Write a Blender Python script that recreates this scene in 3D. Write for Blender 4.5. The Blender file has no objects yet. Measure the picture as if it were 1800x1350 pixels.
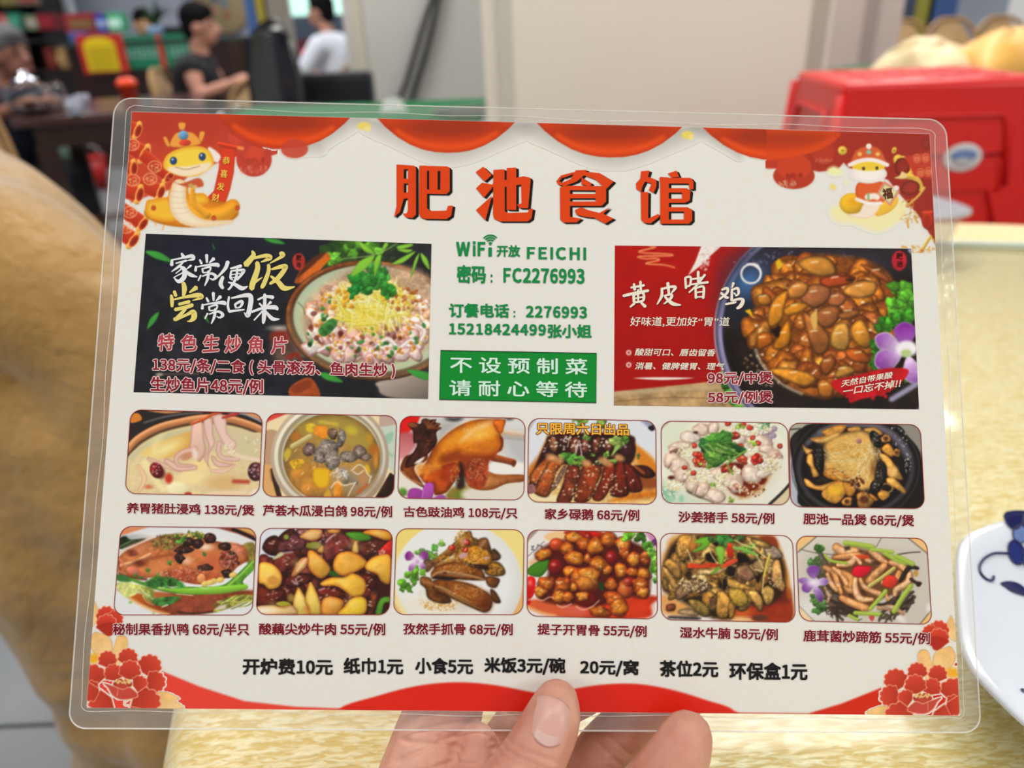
import bpy, bmesh, math, random
import numpy as np
from mathutils import Vector, Matrix, noise as mnoise
from mathutils.geometry import tessellate_polygon
from mathutils.bvhtree import BVHTree

# ================================================================ camera, world, lamps, exposure
sc = bpy.context.scene
COL = sc.collection
FPX = 1300.0                                                   # focal length in pixels of the 1800 x 1350 frame
EYE = np.array([0.0, 0.0, 1.05])
_p, _r = math.radians(26.0), math.radians(2.5)                 # pitch down, roll
CF = np.array([0, math.cos(_p), -math.sin(_p)]); _U0 = np.array([0, math.sin(_p), math.cos(_p)]); _R0 = np.array([1.0, 0, 0])
CR = math.cos(_r)*_R0-math.sin(_r)*_U0; CU = math.cos(_r)*_U0+math.sin(_r)*_R0
cam_d = bpy.data.cameras.new('camera'); cam = bpy.data.objects.new('camera', cam_d); COL.objects.link(cam)
cam.matrix_world = Matrix(((CR[0], CU[0], -CF[0], EYE[0]), (CR[1], CU[1], -CF[1], EYE[1]), (CR[2], CU[2], -CF[2], EYE[2]), (0, 0, 0, 1)))
cam_d.sensor_fit = 'HORIZONTAL'; cam_d.sensor_width = 36.0; cam_d.lens = 36.0*FPX/1800
cam_d.clip_start = .01; cam_d.clip_end = 60
cam_d.dof.use_dof = True; cam_d.dof.focus_distance = .262; cam_d.dof.aperture_fstop = 26.0/3.3
sc.camera = cam

world = bpy.data.worlds.new('restaurant_ambient'); sc.world = world; world.use_nodes = True
world.node_tree.nodes['Background'].inputs[0].default_value = (1.0, .985, .96, 1); world.node_tree.nodes['Background'].inputs[1].default_value = .5
def ceiling_lamp(x, y, w, h, watt, col=(1, .975, .94)):
    d = bpy.data.lights.new('fluorescent_or_sheen_light', 'AREA'); d.shape = 'RECTANGLE'; d.size = w; d.size_y = h; d.energy = watt; d.color = col
    o = bpy.data.objects.new('fluorescent_or_sheen_light', d); COL.objects.link(o); o.location = (x, y, 2.86)
    return o
for lx, ly, sx_, sy_, w in ((-2.9, -1.4, 1.2, 1.2, 50), (2.9, -1.4, 1.2, 1.2, 50), (-.7, .0, 1.2, .6, 13), (.9, .0, 1.2, .6, 13), (.6, 2.05, 1.6, .5, 34), (1.4, 3.4, 1.2, 1.2, 40), (-3.0, 3.2, 1.2, 1.2, 55), (2.2, 4.6, 1.2, 1.2, 50), (-1.4, 5.2, 1.2, .6, 40), (-4.0, 6.6, 1.2, .6, 45), (2.5, 6.8, 1.2, .6, 60), (-1.0, 8.2, 1.2, .6, 45)):  # unseen panels; the narrow one beyond the table is added for cloth sheen
    ceiling_lamp(lx, ly, sx_, sy_, w)
vs = sc.view_settings
vs.view_transform = 'Standard'; vs.look = 'None'; vs.gamma = 1.0; vs.use_curve_mapping = False; vs.exposure = 0.13

cy = sc.cycles; cy.max_bounces = 6; cy.diffuse_bounces = 3; cy.glossy_bounces = 3; cy.transmission_bounces = 4; cy.transparent_max_bounces = 10; cy.caustics_reflective = False; cy.caustics_refractive = False

# ================================================================ helpers
def ray(u, v): return CF+(u-900)/FPX*CR+(675-v)/FPX*CU
def at(u, v, y):
    """photo pixel -> the point standing y metres away across the room"""
    d = ray(u, v); return Vector(EYE+d*(y/d[1]))
def atz(u, v, z):
    """photo pixel -> the point on a horizontal surface of height z"""
    d = ray(u, v); return Vector(EYE+d*((z-EYE[2])/d[2]))
def lin(h, k=1.0):
    c = [int(h[i:i+2], 16)/255 for i in (0, 2, 4)]
    return tuple(min(1, k*(x/12.92 if x <= .04045 else ((x+.055)/1.055)**2.4)) for x in c)
MATS = {}
def mat(name, col, rough=.5, metal=0, spec=.5, bump=0, bscale=40, vary=0, vscale=6, coat=0, emit=0, sheen=0, alpha=1, trans=0, stretch=None):
    if name in MATS: return MATS[name]
    m = bpy.data.materials.new(name); m.use_nodes = True; MATS[name] = m
    nt = m.node_tree; b = nt.nodes['Principled BSDF']; c = lin(col)+(1,)
    b.inputs['Base Color'].default_value = c; b.inputs['Roughness'].default_value = rough; b.inputs['Metallic'].default_value = metal
    b.inputs['Specular IOR Level'].default_value = spec; b.inputs['Coat Weight'].default_value = coat; b.inputs['Sheen Weight'].default_value = sheen
    b.inputs['Alpha'].default_value = alpha; b.inputs['Transmission Weight'].default_value = trans
    if emit: b.inputs['Emission Color'].default_value = c; b.inputs['Emission Strength'].default_value = emit
    tc = nt.nodes.new('ShaderNodeTexCoord'); mp = nt.nodes.new('ShaderNodeMapping'); nt.links.new(tc.outputs['Object'], mp.inputs[0])
    if stretch: mp.inputs['Scale'].default_value = stretch
    if vary:
        n = nt.nodes.new('ShaderNodeTexNoise'); n.inputs['Scale'].default_value = vscale; n.inputs['Detail'].default_value = 6; nt.links.new(mp.outputs[0], n.inputs[0])
        r = nt.nodes.new('ShaderNodeValToRGB'); nt.links.new(n.outputs[0], r.inputs[0])
        r.color_ramp.elements[0].position = .25; r.color_ramp.elements[1].position = .75
        r.color_ramp.elements[0].color = tuple(x*(1-vary) for x in c[:3])+(1,); r.color_ramp.elements[1].color = tuple(min(1, x*(1+vary)) for x in c[:3])+(1,)
        nt.links.new(r.outputs[0], b.inputs['Base Color'])
    if bump:
        n = nt.nodes.new('ShaderNodeTexNoise'); n.inputs['Scale'].default_value = bscale; n.inputs['Detail'].default_value = 5; nt.links.new(mp.outputs[0], n.inputs[0])
        bp = nt.nodes.new('ShaderNodeBump'); bp.inputs['Strength'].default_value = bump; bp.inputs['Distance'].default_value = .02; nt.links.new(n.outputs[0], bp.inputs['Height']); nt.links.new(bp.outputs[0], b.inputs['Normal'])
    return m
def empty(name, loc=(0, 0, 0), rz=0):
    o = bpy.data.objects.new(name, None); COL.objects.link(o); o.location = loc; o.rotation_euler = (0, 0, rz); o.empty_display_size = .05
    return o
def tag(o, label=None, cat=None, group=None, kind=None):
    if label: o['label'] = label
    if cat: o['category'] = cat
    if group: o['group'] = group
    if kind: o['kind'] = kind
    return o
def mesh_obj(name, verts, faces, m, parent=None, smooth=True):
    me = bpy.data.meshes.new(name); me.from_pydata([tuple(v) for v in verts], [], [tuple(f) for f in faces]); me.update()
    if smooth: me.polygons.foreach_set('use_smooth', [True]*len(me.polygons))
    o = bpy.data.objects.new(name, me); COL.objects.link(o)
    if m: me.materials.append(m)
    if parent: o.parent = parent
    return o
def bm_obj(name, bm, m, parent=None, smooth=False):
    me = bpy.data.meshes.new(name); bmesh.ops.recalc_face_normals(bm, faces=bm.faces); bm.to_mesh(me); bm.free()
    if smooth: me.polygons.foreach_set('use_smooth', [True]*len(me.polygons))
    o = bpy.data.objects.new(name, me); COL.objects.link(o)
    if m: me.materials.append(m)
    if parent: o.parent = parent
    return o
def box(bm, a, b, bev=0, rz=0):
    a, b = Vector(a), Vector(b); r = bmesh.ops.create_cube(bm, size=1.0); vs_ = r['verts']
    bmesh.ops.scale(bm, verts=vs_, vec=b-a); 
    if rz: bmesh.ops.rotate(bm, verts=vs_, cent=(0, 0, 0), matrix=Matrix.Rotation(rz, 3, 'Z'))
    bmesh.ops.translate(bm, verts=vs_, vec=(a+b)/2)
    if bev:
        es = list({e for v in vs_ for e in v.link_edges}); bmesh.ops.bevel(bm, geom=es, offset=bev, segments=2, affect='EDGES', profile=.7)
def boxo(name, a, b, m, parent=None, bev=0, rz=0):
    bm = bmesh.new(); box(bm, a, b, bev, rz); return bm_obj(name, bm, m, parent)
def lathe(name, prof, m, parent=None, loc=(0, 0, 0), n=32, sq=None):
    """prof: (radius, height) from bottom outside round to inside; sq: exponent for a rounded-square plan"""
    V, F = [], []
    for r, z in prof:
        for i in range(n):
            a = 2*math.pi*i/n; c, s = math.cos(a), math.sin(a)
            k = 1.0 if not sq else (1/sq(c, s) if callable(sq) else (abs(c)**sq+abs(s)**sq)**(-1/sq))
            V.append((loc[0]+r*c*k, loc[1]+r*s*k, loc[2]+z))
    for j in range(len(prof)-1):
        for i in range(n): F.append((j*n+i, j*n+(i+1) % n, (j+1)*n+(i+1) % n, (j+1)*n+i))
    if prof[0][0] > 1e-5: F.append(tuple(range(n))[::-1])
    if prof[-1][0] > 1e-5: F.append(tuple((len(prof)-1)*n+i for i in range(n)))
    return mesh_obj(name, V, F, m, parent)
def sweep(pts, rad, n=10, closed=False):
    """tube along a polyline; rad a number or one per point"""
    P = [Vector(p) for p in pts]; R = rad if hasattr(rad, '__len__') else [rad]*len(P); V, F = [], []
    up = Vector((0, 0, 1)); prev = None
    for i, p in enumerate(P):
        if closed: t = P[(i+1) % len(P)]-P[i-1]
        else: t = P[min(i+1, len(P)-1)]-P[max(i-1, 0)]
        t.normalize()
        if prev is None: x = t.cross(up if abs(t.z) < .95 else Vector((1, 0, 0)))
        else: x = prev-t*prev.dot(t)
        x.normalize(); prev = x; y = t.cross(x)
        for k in range(n):
            a = 2*math.pi*k/n; V.append(p+(x*math.cos(a)+y*math.sin(a))*R[i])
    L = len(P)
    for i in range(L if closed else L-1):
        j = (i+1) % L
        for k in range(n): F.append((i*n+k, i*n+(k+1) % n, j*n+(k+1) % n, j*n+k))
    if not closed: F.append(tuple(range(n))[::-1]); F.append(tuple((L-1)*n+k for k in range(n)))
    return V, F
def tube(name, pts, rad, m, parent=None, n=10, closed=False):
    V, F = sweep(pts, rad, n, closed); return mesh_obj(name, V, F, m, parent)
def catmull(pts, n=6, closed=False):
    return [tuple(q) for q in smooth_pts(pts, closed, n)]
def merge(parts):
    V, F = [], []
    for v, f in parts:
        k = len(V); V += list(v); F += [tuple(i+k for i in q) for q in f]
    return V, F
def ball(c, r, n=12, sc_=(1, 1, 1)):
    V, F = [], []; c = Vector(c); h = n//2
    for j in range(h+1):
        t = math.pi*j/h
        for i in range(n):
            a = 2*math.pi*i/n; V.append(c+Vector((math.sin(t)*math.cos(a)*sc_[0], math.sin(t)*math.sin(a)*sc_[1], math.cos(t)*sc_[2]))*r)
    for j in range(h):
        for i in range(n): F.append((j*n+i, (j+1)*n+i, (j+1)*n+(i+1) % n, j*n+(i+1) % n))
    return V, F
def limb(p, r):
    """closed round-ended chain of points with radii"""
    parts = [sweep(p, r, 12)]+[ball(q, k, 12) for q, k in zip(p, r)]
    return merge(parts)
def fuse(name, parts, m, parent=None, voxel=.012, smooth=4):
    """overlapping closed pieces melted into one continuous skin"""
    V, F = merge(parts); o = mesh_obj(name, V, F, m, parent)
    md = o.modifiers.new('remesh', 'REMESH'); md.mode = 'VOXEL'; md.voxel_size = voxel; md.use_smooth_shade = True
    ms = o.modifiers.new('smooth', 'SMOOTH'); ms.iterations = smooth; ms.factor = .5
    dg = bpy.context.evaluated_depsgraph_get(); me = bpy.data.meshes.new_from_object(o.evaluated_get(dg))
    o.modifiers.clear(); old = o.data; o.data = me; bpy.data.meshes.remove(old)
    me.polygons.foreach_set('use_smooth', [True]*len(me.polygons))
    if not me.materials: me.materials.append(m)
    return o
# ---------------------------------------------------------------- printed pictures: a small painter (numpy) for the ink on the menu sheet
def hexc(s):
    if not isinstance(s, str): return np.array(s, float)
    return np.array([int(s[i:i+2], 16) for i in (0, 2, 4)], float) / 255
_rng0 = np.random.RandomState(7)
def _fractal(n=512):
    out = np.zeros((n, n))
    for k, a in ((8, 1.), (16, .8), (32, .7), (64, .6), (128, .5)):
        g = _rng0.rand(k, k)
        xs = np.arange(n) * k / n; i = xs.astype(int); fr = xs - i; fr = fr*fr*(3-2*fr)
        r0 = g[i % k]; r1 = g[(i+1) % k]
        rows = r0*(1-fr)[:, None] + r1*fr[:, None]
        c0 = rows[:, i % k]; c1 = rows[:, (i+1) % k]
        out += a * (c0*(1-fr)[None] + c1*fr[None])
    out -= out.mean(); return out / out.std()
NOISE = _fractal()
def smooth_pts(pts, closed=True, n=5):
    p = np.array(pts, float); m = len(p)
    if m < 3: return p
    out = []
    idx = range(m) if closed else range(m-1)
    for i in idx:
        if closed: a, b, c, d = p[(i-1) % m], p[i], p[(i+1) % m], p[(i+2) % m]
        else: a, b, c, d = p[max(i-1, 0)], p[i], p[i+1], p[min(i+2, m-1)]
        for t in np.linspace(0, 1, n, endpoint=False):
            out.append(.5*((2*b)+(-a+c)*t+(2*a-5*b+4*c-d)*t*t+(-a+3*b-3*c+d)*t**3))
    if not closed: out.append(p[-1])
    return np.array(out)
class Pic:
    """x0,y0: origin on the sheet; unit: drawing units per sheet pixel; w,h in drawing units"""
    def __init__(s, x0, y0, unit, w, h, bg, step=1.0):
        s.x0, s.y0, s.unit, s.step = x0, y0, unit, step
        s.k = unit*step
        s.nx, s.ny = int(w/s.k)+2, int(h/s.k)+2
        s.c = np.ones((s.ny, s.nx, 3))*hexc(bg); s.m = np.zeros((s.ny, s.nx))
        s.X, s.Y = np.meshgrid(np.arange(s.nx)*s.k, np.arange(s.ny)*s.k)
        s.clip = None; s.rng = np.random.RandomState(3)
    def win(s, a, b, c, d, pad):
        i0 = max(int((a-pad)/s.k), 0); i1 = min(int((c+pad)/s.k)+2, s.nx)
        j0 = max(int((b-pad)/s.k), 0); j1 = min(int((d+pad)/s.k)+2, s.ny)
        return (slice(j0, j1), slice(i0, i1)) if i1 > i0 and j1 > j0 else None
    def put(s, W, al, col, tex=0, ts=1.0):
        if s.clip is not None: al = al*s.clip[W]
        if tex:
            X = (s.X[W]/6.75*ts*4).astype(int); Y = (s.Y[W]/6.75*ts*4).astype(int)
            n = NOISE[(Y+37) % 512, (X+91) % 512]
            col = col*(1+tex*n)[..., None]
        s.c[W] = s.c[W]*(1-al[..., None]) + np.clip(col, 0, 1)*al[..., None]
        s.m[W] = np.maximum(s.m[W], al)
    def e(s, cx, cy, rx, ry, col, rot=0, sh=0, rim=0, soft=1, a=1, tex=0, ts=1., hole=0):
        W = s.win(cx-max(rx, ry), cy-max(rx, ry), cx+max(rx, ry), cy+max(rx, ry), s.k*soft*2)
        if W is None: return
        t = math.radians(rot); dx = s.X[W]-cx; dy = s.Y[W]-cy
        u = (dx*math.cos(t)+dy*math.sin(t))/rx; v = (-dx*math.sin(t)+dy*math.cos(t))/ry
        r = np.sqrt(u*u+v*v)+1e-6; sd = (r-1)*min(rx, ry)
        al = np.clip(.5-sd/(s.k*soft*1.3), 0, 1)*a
        if hole: al = al*np.clip(.5+((r-hole)*min(rx, ry))/(s.k*soft*1.3), 0, 1)
        c = np.ones(r.shape+(3,))*hexc(col)
        if sh: c = c*(1+sh*(-dy/max(rx, ry)*.8-dx/max(rx, ry)*.45))[..., None]
        if rim: c = c*(1-rim*np.clip(r, 0, 1)**4)[..., None]
        s.put(W, al, c, tex, ts)
    def p(s, pts, col, sm=True, soft=1, a=1, bev=0, edge=None, sh=0, tex=0, ts=1., g=None):
        q = smooth_pts(pts) if sm else np.array(pts, float)
        mn, mx = q.min(0), q.max(0)
        W = s.win(mn[0], mn[1], mx[0], mx[1], s.k*soft*2)
        if W is None: return
        x, y = s.X[W], s.Y[W]; d2 = np.full(x.shape, 1e18); ins = np.zeros(x.shape, bool)
        for i in range(len(q)):
            ax, ay = q[i]; bx, by = q[(i+1) % len(q)]
            ex, ey = bx-ax, by-ay; L = ex*ex+ey*ey+1e-9
            t = np.clip(((x-ax)*ex+(y-ay)*ey)/L, 0, 1)
            d2 = np.minimum(d2, (x-ax-t*ex)**2+(y-ay-t*ey)**2)
            cnd = (ay > y) != (by > y)
            if cnd.any(): ins ^= cnd & (x < (bx-ax)*(y-ay)/((by-ay) if by != ay else 1e-9)+ax)
        d = np.sqrt(d2); sd = np.where(ins, -d, d)
        al = np.clip(.5-sd/(s.k*soft*1.3), 0, 1)*a
        c = np.ones(x.shape+(3,))*hexc(col)
        if g is not None:                                    # g = (second ink, angle) : printed gradient across the shape
            gx, gy = math.cos(math.radians(g[1])), math.sin(math.radians(g[1]))
            pr = x*gx+y*gy; lo, hi = (q@[gx, gy]).min(), (q@[gx, gy]).max()
            t = np.clip((pr-lo)/(hi-lo+1e-9), 0, 1)[..., None]; c = c*(1-t)+hexc(g[0])*t
        if bev:
            t = np.clip(d/bev, 0, 1)[..., None]; ec = hexc(edge) if edge is not None else hexc(col)*.45
            c = ec*(1-t)+c*t
        if sh:
            cx, cy = q.mean(0); R = max(mx-mn)/2+1e-6
            c = c*(1+sh*(-(y-cy)/R*.8-(x-cx)/R*.45))[..., None]
        s.put(W, al, c, tex, ts)
    def l(s, pts, w, col, soft=1, a=1, sm=True, sh=0, tex=0, ts=1., edge=None):
        P = [tuple(q) if len(q) == 3 else (q[0], q[1], w) for q in pts]
        q = smooth_pts(P, False, 4) if sm and len(P) > 2 else np.array(P, float)
        mw = q[:, 2].max()
        W = s.win(q[:, 0].min()-mw, q[:, 1].min()-mw, q[:, 0].max()+mw, q[:, 1].max()+mw, s.k*soft*2)
        if W is None: return
        x, y = s.X[W], s.Y[W]; sd = np.full(x.shape, 1e9); side = np.zeros(x.shape)
        for i in range(len(q)-1):
            ax, ay, aw = q[i]; bx, by, bw = q[i+1]; ex, ey = bx-ax, by-ay; L = ex*ex+ey*ey+1e-9
            t = np.clip(((x-ax)*ex+(y-ay)*ey)/L, 0, 1)
            d = np.hypot(x-ax-t*ex, y-ay-t*ey)-(aw+(bw-aw)*t)/2
            up = ((y-ay-t*ey)*.85+(x-ax-t*ex)*.5)/max(mw/2, 1e-6)
            m = d < sd; sd = np.where(m, d, sd); side = np.where(m, up, side)
        al = np.clip(.5-sd/(s.k*soft*1.3), 0, 1)*a
        c = np.ones(x.shape+(3,))*hexc(col)
        if sh: c = c*(1-sh*side)[..., None]
        if edge:
            t = np.clip(-sd/(mw*.28), 0, 1)[..., None]; c = hexc(edge)*(1-t)+c*t
        s.put(W, al, c, tex, ts)
    # ---- food helpers
    def chunk(s, cx, cy, r, col, asp=1., rot=0, n=8, bev=.5, edge=None, sh=.35, tex=.08, jag=.25, hl=0, hc='fff4e0', a=1):
        t = np.linspace(0, 2*np.pi, n, endpoint=False); rr = r*(1+jag*(s.rng.rand(n)-.5)*2)
        ca, sa = math.cos(math.radians(rot)), math.sin(math.radians(rot))
        px, py = rr*np.cos(t)*asp, rr*np.sin(t)
        s.p(np.c_[cx+px*ca-py*sa, cy+px*sa+py*ca], col, bev=r*bev, edge=edge, sh=sh, tex=tex, ts=1.6, a=a)
        for _ in range(hl):
            an, q = s.rng.rand()*6.28, s.rng.rand()*r*.6
            s.e(cx+math.cos(an)*q-r*.12, cy+math.sin(an)*q-r*.2, r*.13+3, r*.06+2, hc, rot=s.rng.rand()*90-45, soft=1.2, a=.75)
    def pile(s, n, cx, cy, rx, ry, r0, r1, cols, seed=1, asp=(.8, 1.6), order=True, dark=.0, **kw):
        s.rng = np.random.RandomState(seed); it = []
        while len(it) < n:
            u, v = s.rng.rand(2)*2-1
            if u*u+v*v < 1: it.append((cx+u*rx, cy+v*ry))
        if order: it.sort(key=lambda q: q[1])
        for x, y in it:
            col = hexc(cols[s.rng.randint(len(cols))])*(.88+.24*s.rng.rand())
            s.chunk(x, y, r0+(r1-r0)*s.rng.rand(), col, asp=asp[0]+(asp[1]-asp[0])*s.rng.rand(), rot=s.rng.rand()*180, **kw)
    def dots(s, n, cx, cy, rx, ry, r, cols, seed=1, a=.9, el=1.):
        rng = np.random.RandomState(seed)
        for _ in range(n):
            an, q = rng.rand()*6.28, math.sqrt(rng.rand())
            s.e(cx+math.cos(an)*q*rx, cy+math.sin(an)*q*ry, r*(.6+.8*rng.rand())*el, r*(.6+.6*rng.rand()), cols[rng.randint(len(cols))], rot=rng.rand()*180, a=a, sh=.25)
    def strands(s, n, cx, cy, rx, ry, L, w, cols, seed=1, ang=None, spread=90, a=.9, curve=.3):
        rng = np.random.RandomState(seed)
        for _ in range(n):
            an, q = rng.rand()*6.28, math.sqrt(rng.rand())
            x, y = cx+math.cos(an)*q*rx, cy+math.sin(an)*q*ry
            t = math.radians((ang if ang is not None else rng.rand()*180)+(rng.rand()-.5)*spread)
            dx, dy = math.cos(t)*L/2, math.sin(t)*L/2; b = (rng.rand()-.5)*L*curve
            s.l([(x-dx, y-dy), (x-dy/L*b*2, y+dx/L*b*2), (x+dx, y+dy)], w, cols[rng.randint(len(cols))], a=a, sh=.3)
    def leaf(s, x, y, r, col, seed=1, n=3, dark='1d4a12'):
        rng = np.random.RandomState(seed)
        for i in range(n*3):
            an = rng.rand()*6.28; q = rng.rand()*r*.75
            c = hexc(col)*(.7+.55*rng.rand())
            s.chunk(x+math.cos(an)*q, y+math.sin(an)*q, r*(.28+.22*rng.rand()), c, n=9, jag=.45, bev=.3, edge=c*.68, sh=.3, tex=.1)
        for i in range(n):
            an = rng.rand()*6.28
            s.l([(x, y), (x+math.cos(an)*r*.7, y+math.sin(an)*r*.7)], r*.05, dark, a=.35)
    def petal(s, x, y, L, w, rot, col, tip=None):
        t = math.radians(rot); ca, sa = math.cos(t), math.sin(t)
        pts = [(0, 0), (L*.35, -w*.42), (L*.75, -w*.5), (L, 0), (L*.75, w*.5), (L*.35, w*.42)]
        s.p([(x+a*ca-b*sa, y+a*sa+b*ca) for a, b in pts], col, g=(tip, rot) if tip else None, sh=.15, bev=w*.12, edge=hexc(col)*.8, tex=.04)
    def sample(s, px, py):
        """sheet pixel positions -> ink colour"""
        fx = np.clip((px-s.x0)/s.step, 0, s.nx-1.001); fy = np.clip((py-s.y0)/s.step, 0, s.ny-1.001)
        i, j = fx.astype(int), fy.astype(int); a, b = (fx-i)[..., None], (fy-j)[..., None]
        g = lambda A: A[j, i]*(1-a)*(1-b)+A[j, i+1]*a*(1-b)+A[j+1, i]*(1-a)*b+A[j+1, i+1]*a*b
        return g(s.c), g(s.m[..., None])[..., 0]
def dish(x0, y0, bg, step=1.0):
    return Pic(x0, y0, 6.75, 1755, 1350, bg, step)

def paint_belly_soup():                                       # pork tripe and chicken in broth
    P = dish(210, 715, 'e9c98c')
    P.p([(60, 0), (1755, 0), (1755, 420), (1500, 220), (1200, 130), (800, 170), (400, 330), (60, 560)], '2a2322', sm=False)
    P.p([(140, 90), (230, 80), (270, 150), (180, 190), (130, 180)], 'd9822f'); P.p([(330, 40), (760, 50), (560, 80)], 'd08a5a')
    P.l([(300, 190), (500, 130), (760, 85), (980, 70)], 16, '8c8a8a', soft=3, a=.8)
    P.l([(1300, 60), (1500, 90), (1720, 190)], 26, 'a9a5a6', soft=2)
    P.p([(1450, 50), (1720, 60), (1720, 160)], 'd9975f')
    P.l([(90, 540), (220, 390), (450, 260), (700, 190), (1000, 140), (1300, 150), (1550, 220), (1755, 310)], 95, 'cc8350', sh=.35)
    P.l([(90, 500), (220, 360), (450, 235), (700, 160), (1000, 115), (1300, 125), (1550, 190), (1755, 280)], 14, 'f0b684', soft=2)
    P.l([(110, 585), (240, 440), (470, 310), (720, 235), (1000, 190), (1300, 205), (1550, 275), (1755, 370)], 26, '4a3526', soft=2.5)
    P.p([(90, 640), (260, 460), (480, 330), (760, 250), (1000, 215), (1300, 230), (1560, 300), (1755, 390), (1755, 1100), (60, 1100)], 'e6cf9d', tex=.02)
    P.p([(880, 240), (1300, 240), (1560, 310), (1755, 400), (1755, 700), (1300, 560), (900, 500)], 'd6c79e', soft=6, a=.9)
    P.p([(90, 640), (300, 440), (560, 320), (860, 250), (860, 330), (500, 430), (250, 560)], 'cfc79c', soft=4)
    P.p([(250, 540), (520, 400), (860, 300), (850, 480), (700, 540), (600, 610), (380, 600)], 'f3d181', soft=5, g=('e0a84e', 20))
    P.e(560, 500, 190, 60, 'f9eda8', rot=-25, soft=10, a=.8)
    P.e(960, 700, 120, 70, 'f6dc97', soft=6); P.e(850, 840, 180, 80, 'f8e0a2', soft=7); P.e(1250, 900, 220, 90, 'dcb173', soft=9, a=.8)
    P.e(680, 960, 130, 75, 'fbeebd', soft=4, sh=.08)
    P.p([(380, 420), (520, 330), (420, 560)], 'f6e6a4', soft=8, a=.6)
    pink, pe = 'e9c2ae', 'c48d7c'
    P.l([(350, 615, 40), (520, 690, 60), (720, 765, 30)], 50, 'e9bfa6', edge='cd9580')
    P.l([(560, 640, 60), (700, 720, 90), (900, 720, 60)], 80, 'ecc6b2', edge='c99282')
    P.p([(870, 195), (980, 170), (1010, 380), (1030, 520), (960, 650), (900, 600), (830, 500), (840, 420)], pink, bev=30, edge=pe, sh=.1)
    P.l([(900, 500, 70), (760, 540, 70), (680, 600, 60), (700, 690, 50), (860, 700, 40)], 70, 'e8bda6', edge='c58a78')
    P.e(800, 590, 75, 42, 'd08f6e', rot=-20, soft=3); P.e(900, 560, 30, 70, 'f5dccf', rot=-15, soft=3)
    P.l([(1190, 430), (1180, 540), (1240, 610), (1400, 620)], 60, 'e6bfae', edge='bf8c7d')
    P.p([(1000, 160), (1100, 140), (1120, 340), (1140, 430), (1070, 560), (1060, 660), (1080, 740), (1030, 660), (1010, 600), (1060, 480), (1020, 340)], 'ebc6b8', bev=26, edge=pe)
    P.p([(1110, 130), (1210, 85), (1270, 170), (1290, 320), (1400, 440), (1320, 520), (1230, 430), (1160, 300)], 'edcabd', bev=28, edge='cf9c8c')
    P.l([(1290, 500, 70), (1400, 580, 50), (1700, 640, 40)], 50, 'efd7bb', soft=3)
    P.l([(1110, 600, 40), (1180, 680, 70), (1360, 690, 20)], 50, 'e9c0ad', edge='bb8576'); P.l([(1100, 760, 40), (1250, 760, 60), (1370, 690, 20)], 40, 'eec8ae', edge='d9a78d')
    P.l([(860, 205), (1000, 150), (1110, 90), (1220, 62)], 32, 'cf5a30', sh=.3); P.l([(1230, 130, 30), (1400, 80, 50)], 40, 'b8413a', sh=.3)
    P.l([(230, 700, 40), (300, 850, 60), (240, 1000, 40)], 50, 'f2cfa2', edge='d9a977'); P.l([(300, 660), (420, 850), (520, 980)], 70, 'f7e3a8', soft=3)
    P.e(590, 850, 45, 60, 'c93a1e', soft=4)
    P.e(445, 755, 78, 98, '7c1a1c', rot=-25, sh=.5, rim=.3, tex=.2); P.e(500, 790, 50, 65, '5c1016', soft=3, a=.7)
    P.dots(14, 430, 730, 55, 70, 8, ['d98a86', 'f0c8c0'], 4)
    P.e(1620, 770, 95, 112, '6b343c', sh=.4, rim=.35, tex=.22); P.dots(18, 1600, 750, 70, 80, 9, ['b48a90', 'd8bcc0'], 5)
    P.l([(1360, 885), (1530, 890)], 42, 'b9402c', soft=4); P.e(820, 1035, 45, 22, 'b0302e'); P.e(350, 950, 40, 20, 'd8603a', soft=4)
    P.p([(1530, 1060), (1600, 980), (1680, 1000), (1680, 1080)], 'f6e2cf', soft=3); P.l([(1050, 1040), (1500, 1020)], 40, 'f5d7b6', soft=5)
    P.dots(26, 1480, 480, 240, 110, 12, ['efe2c0', 'd9c28e'], 8, a=.6, el=2)
    return P
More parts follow.
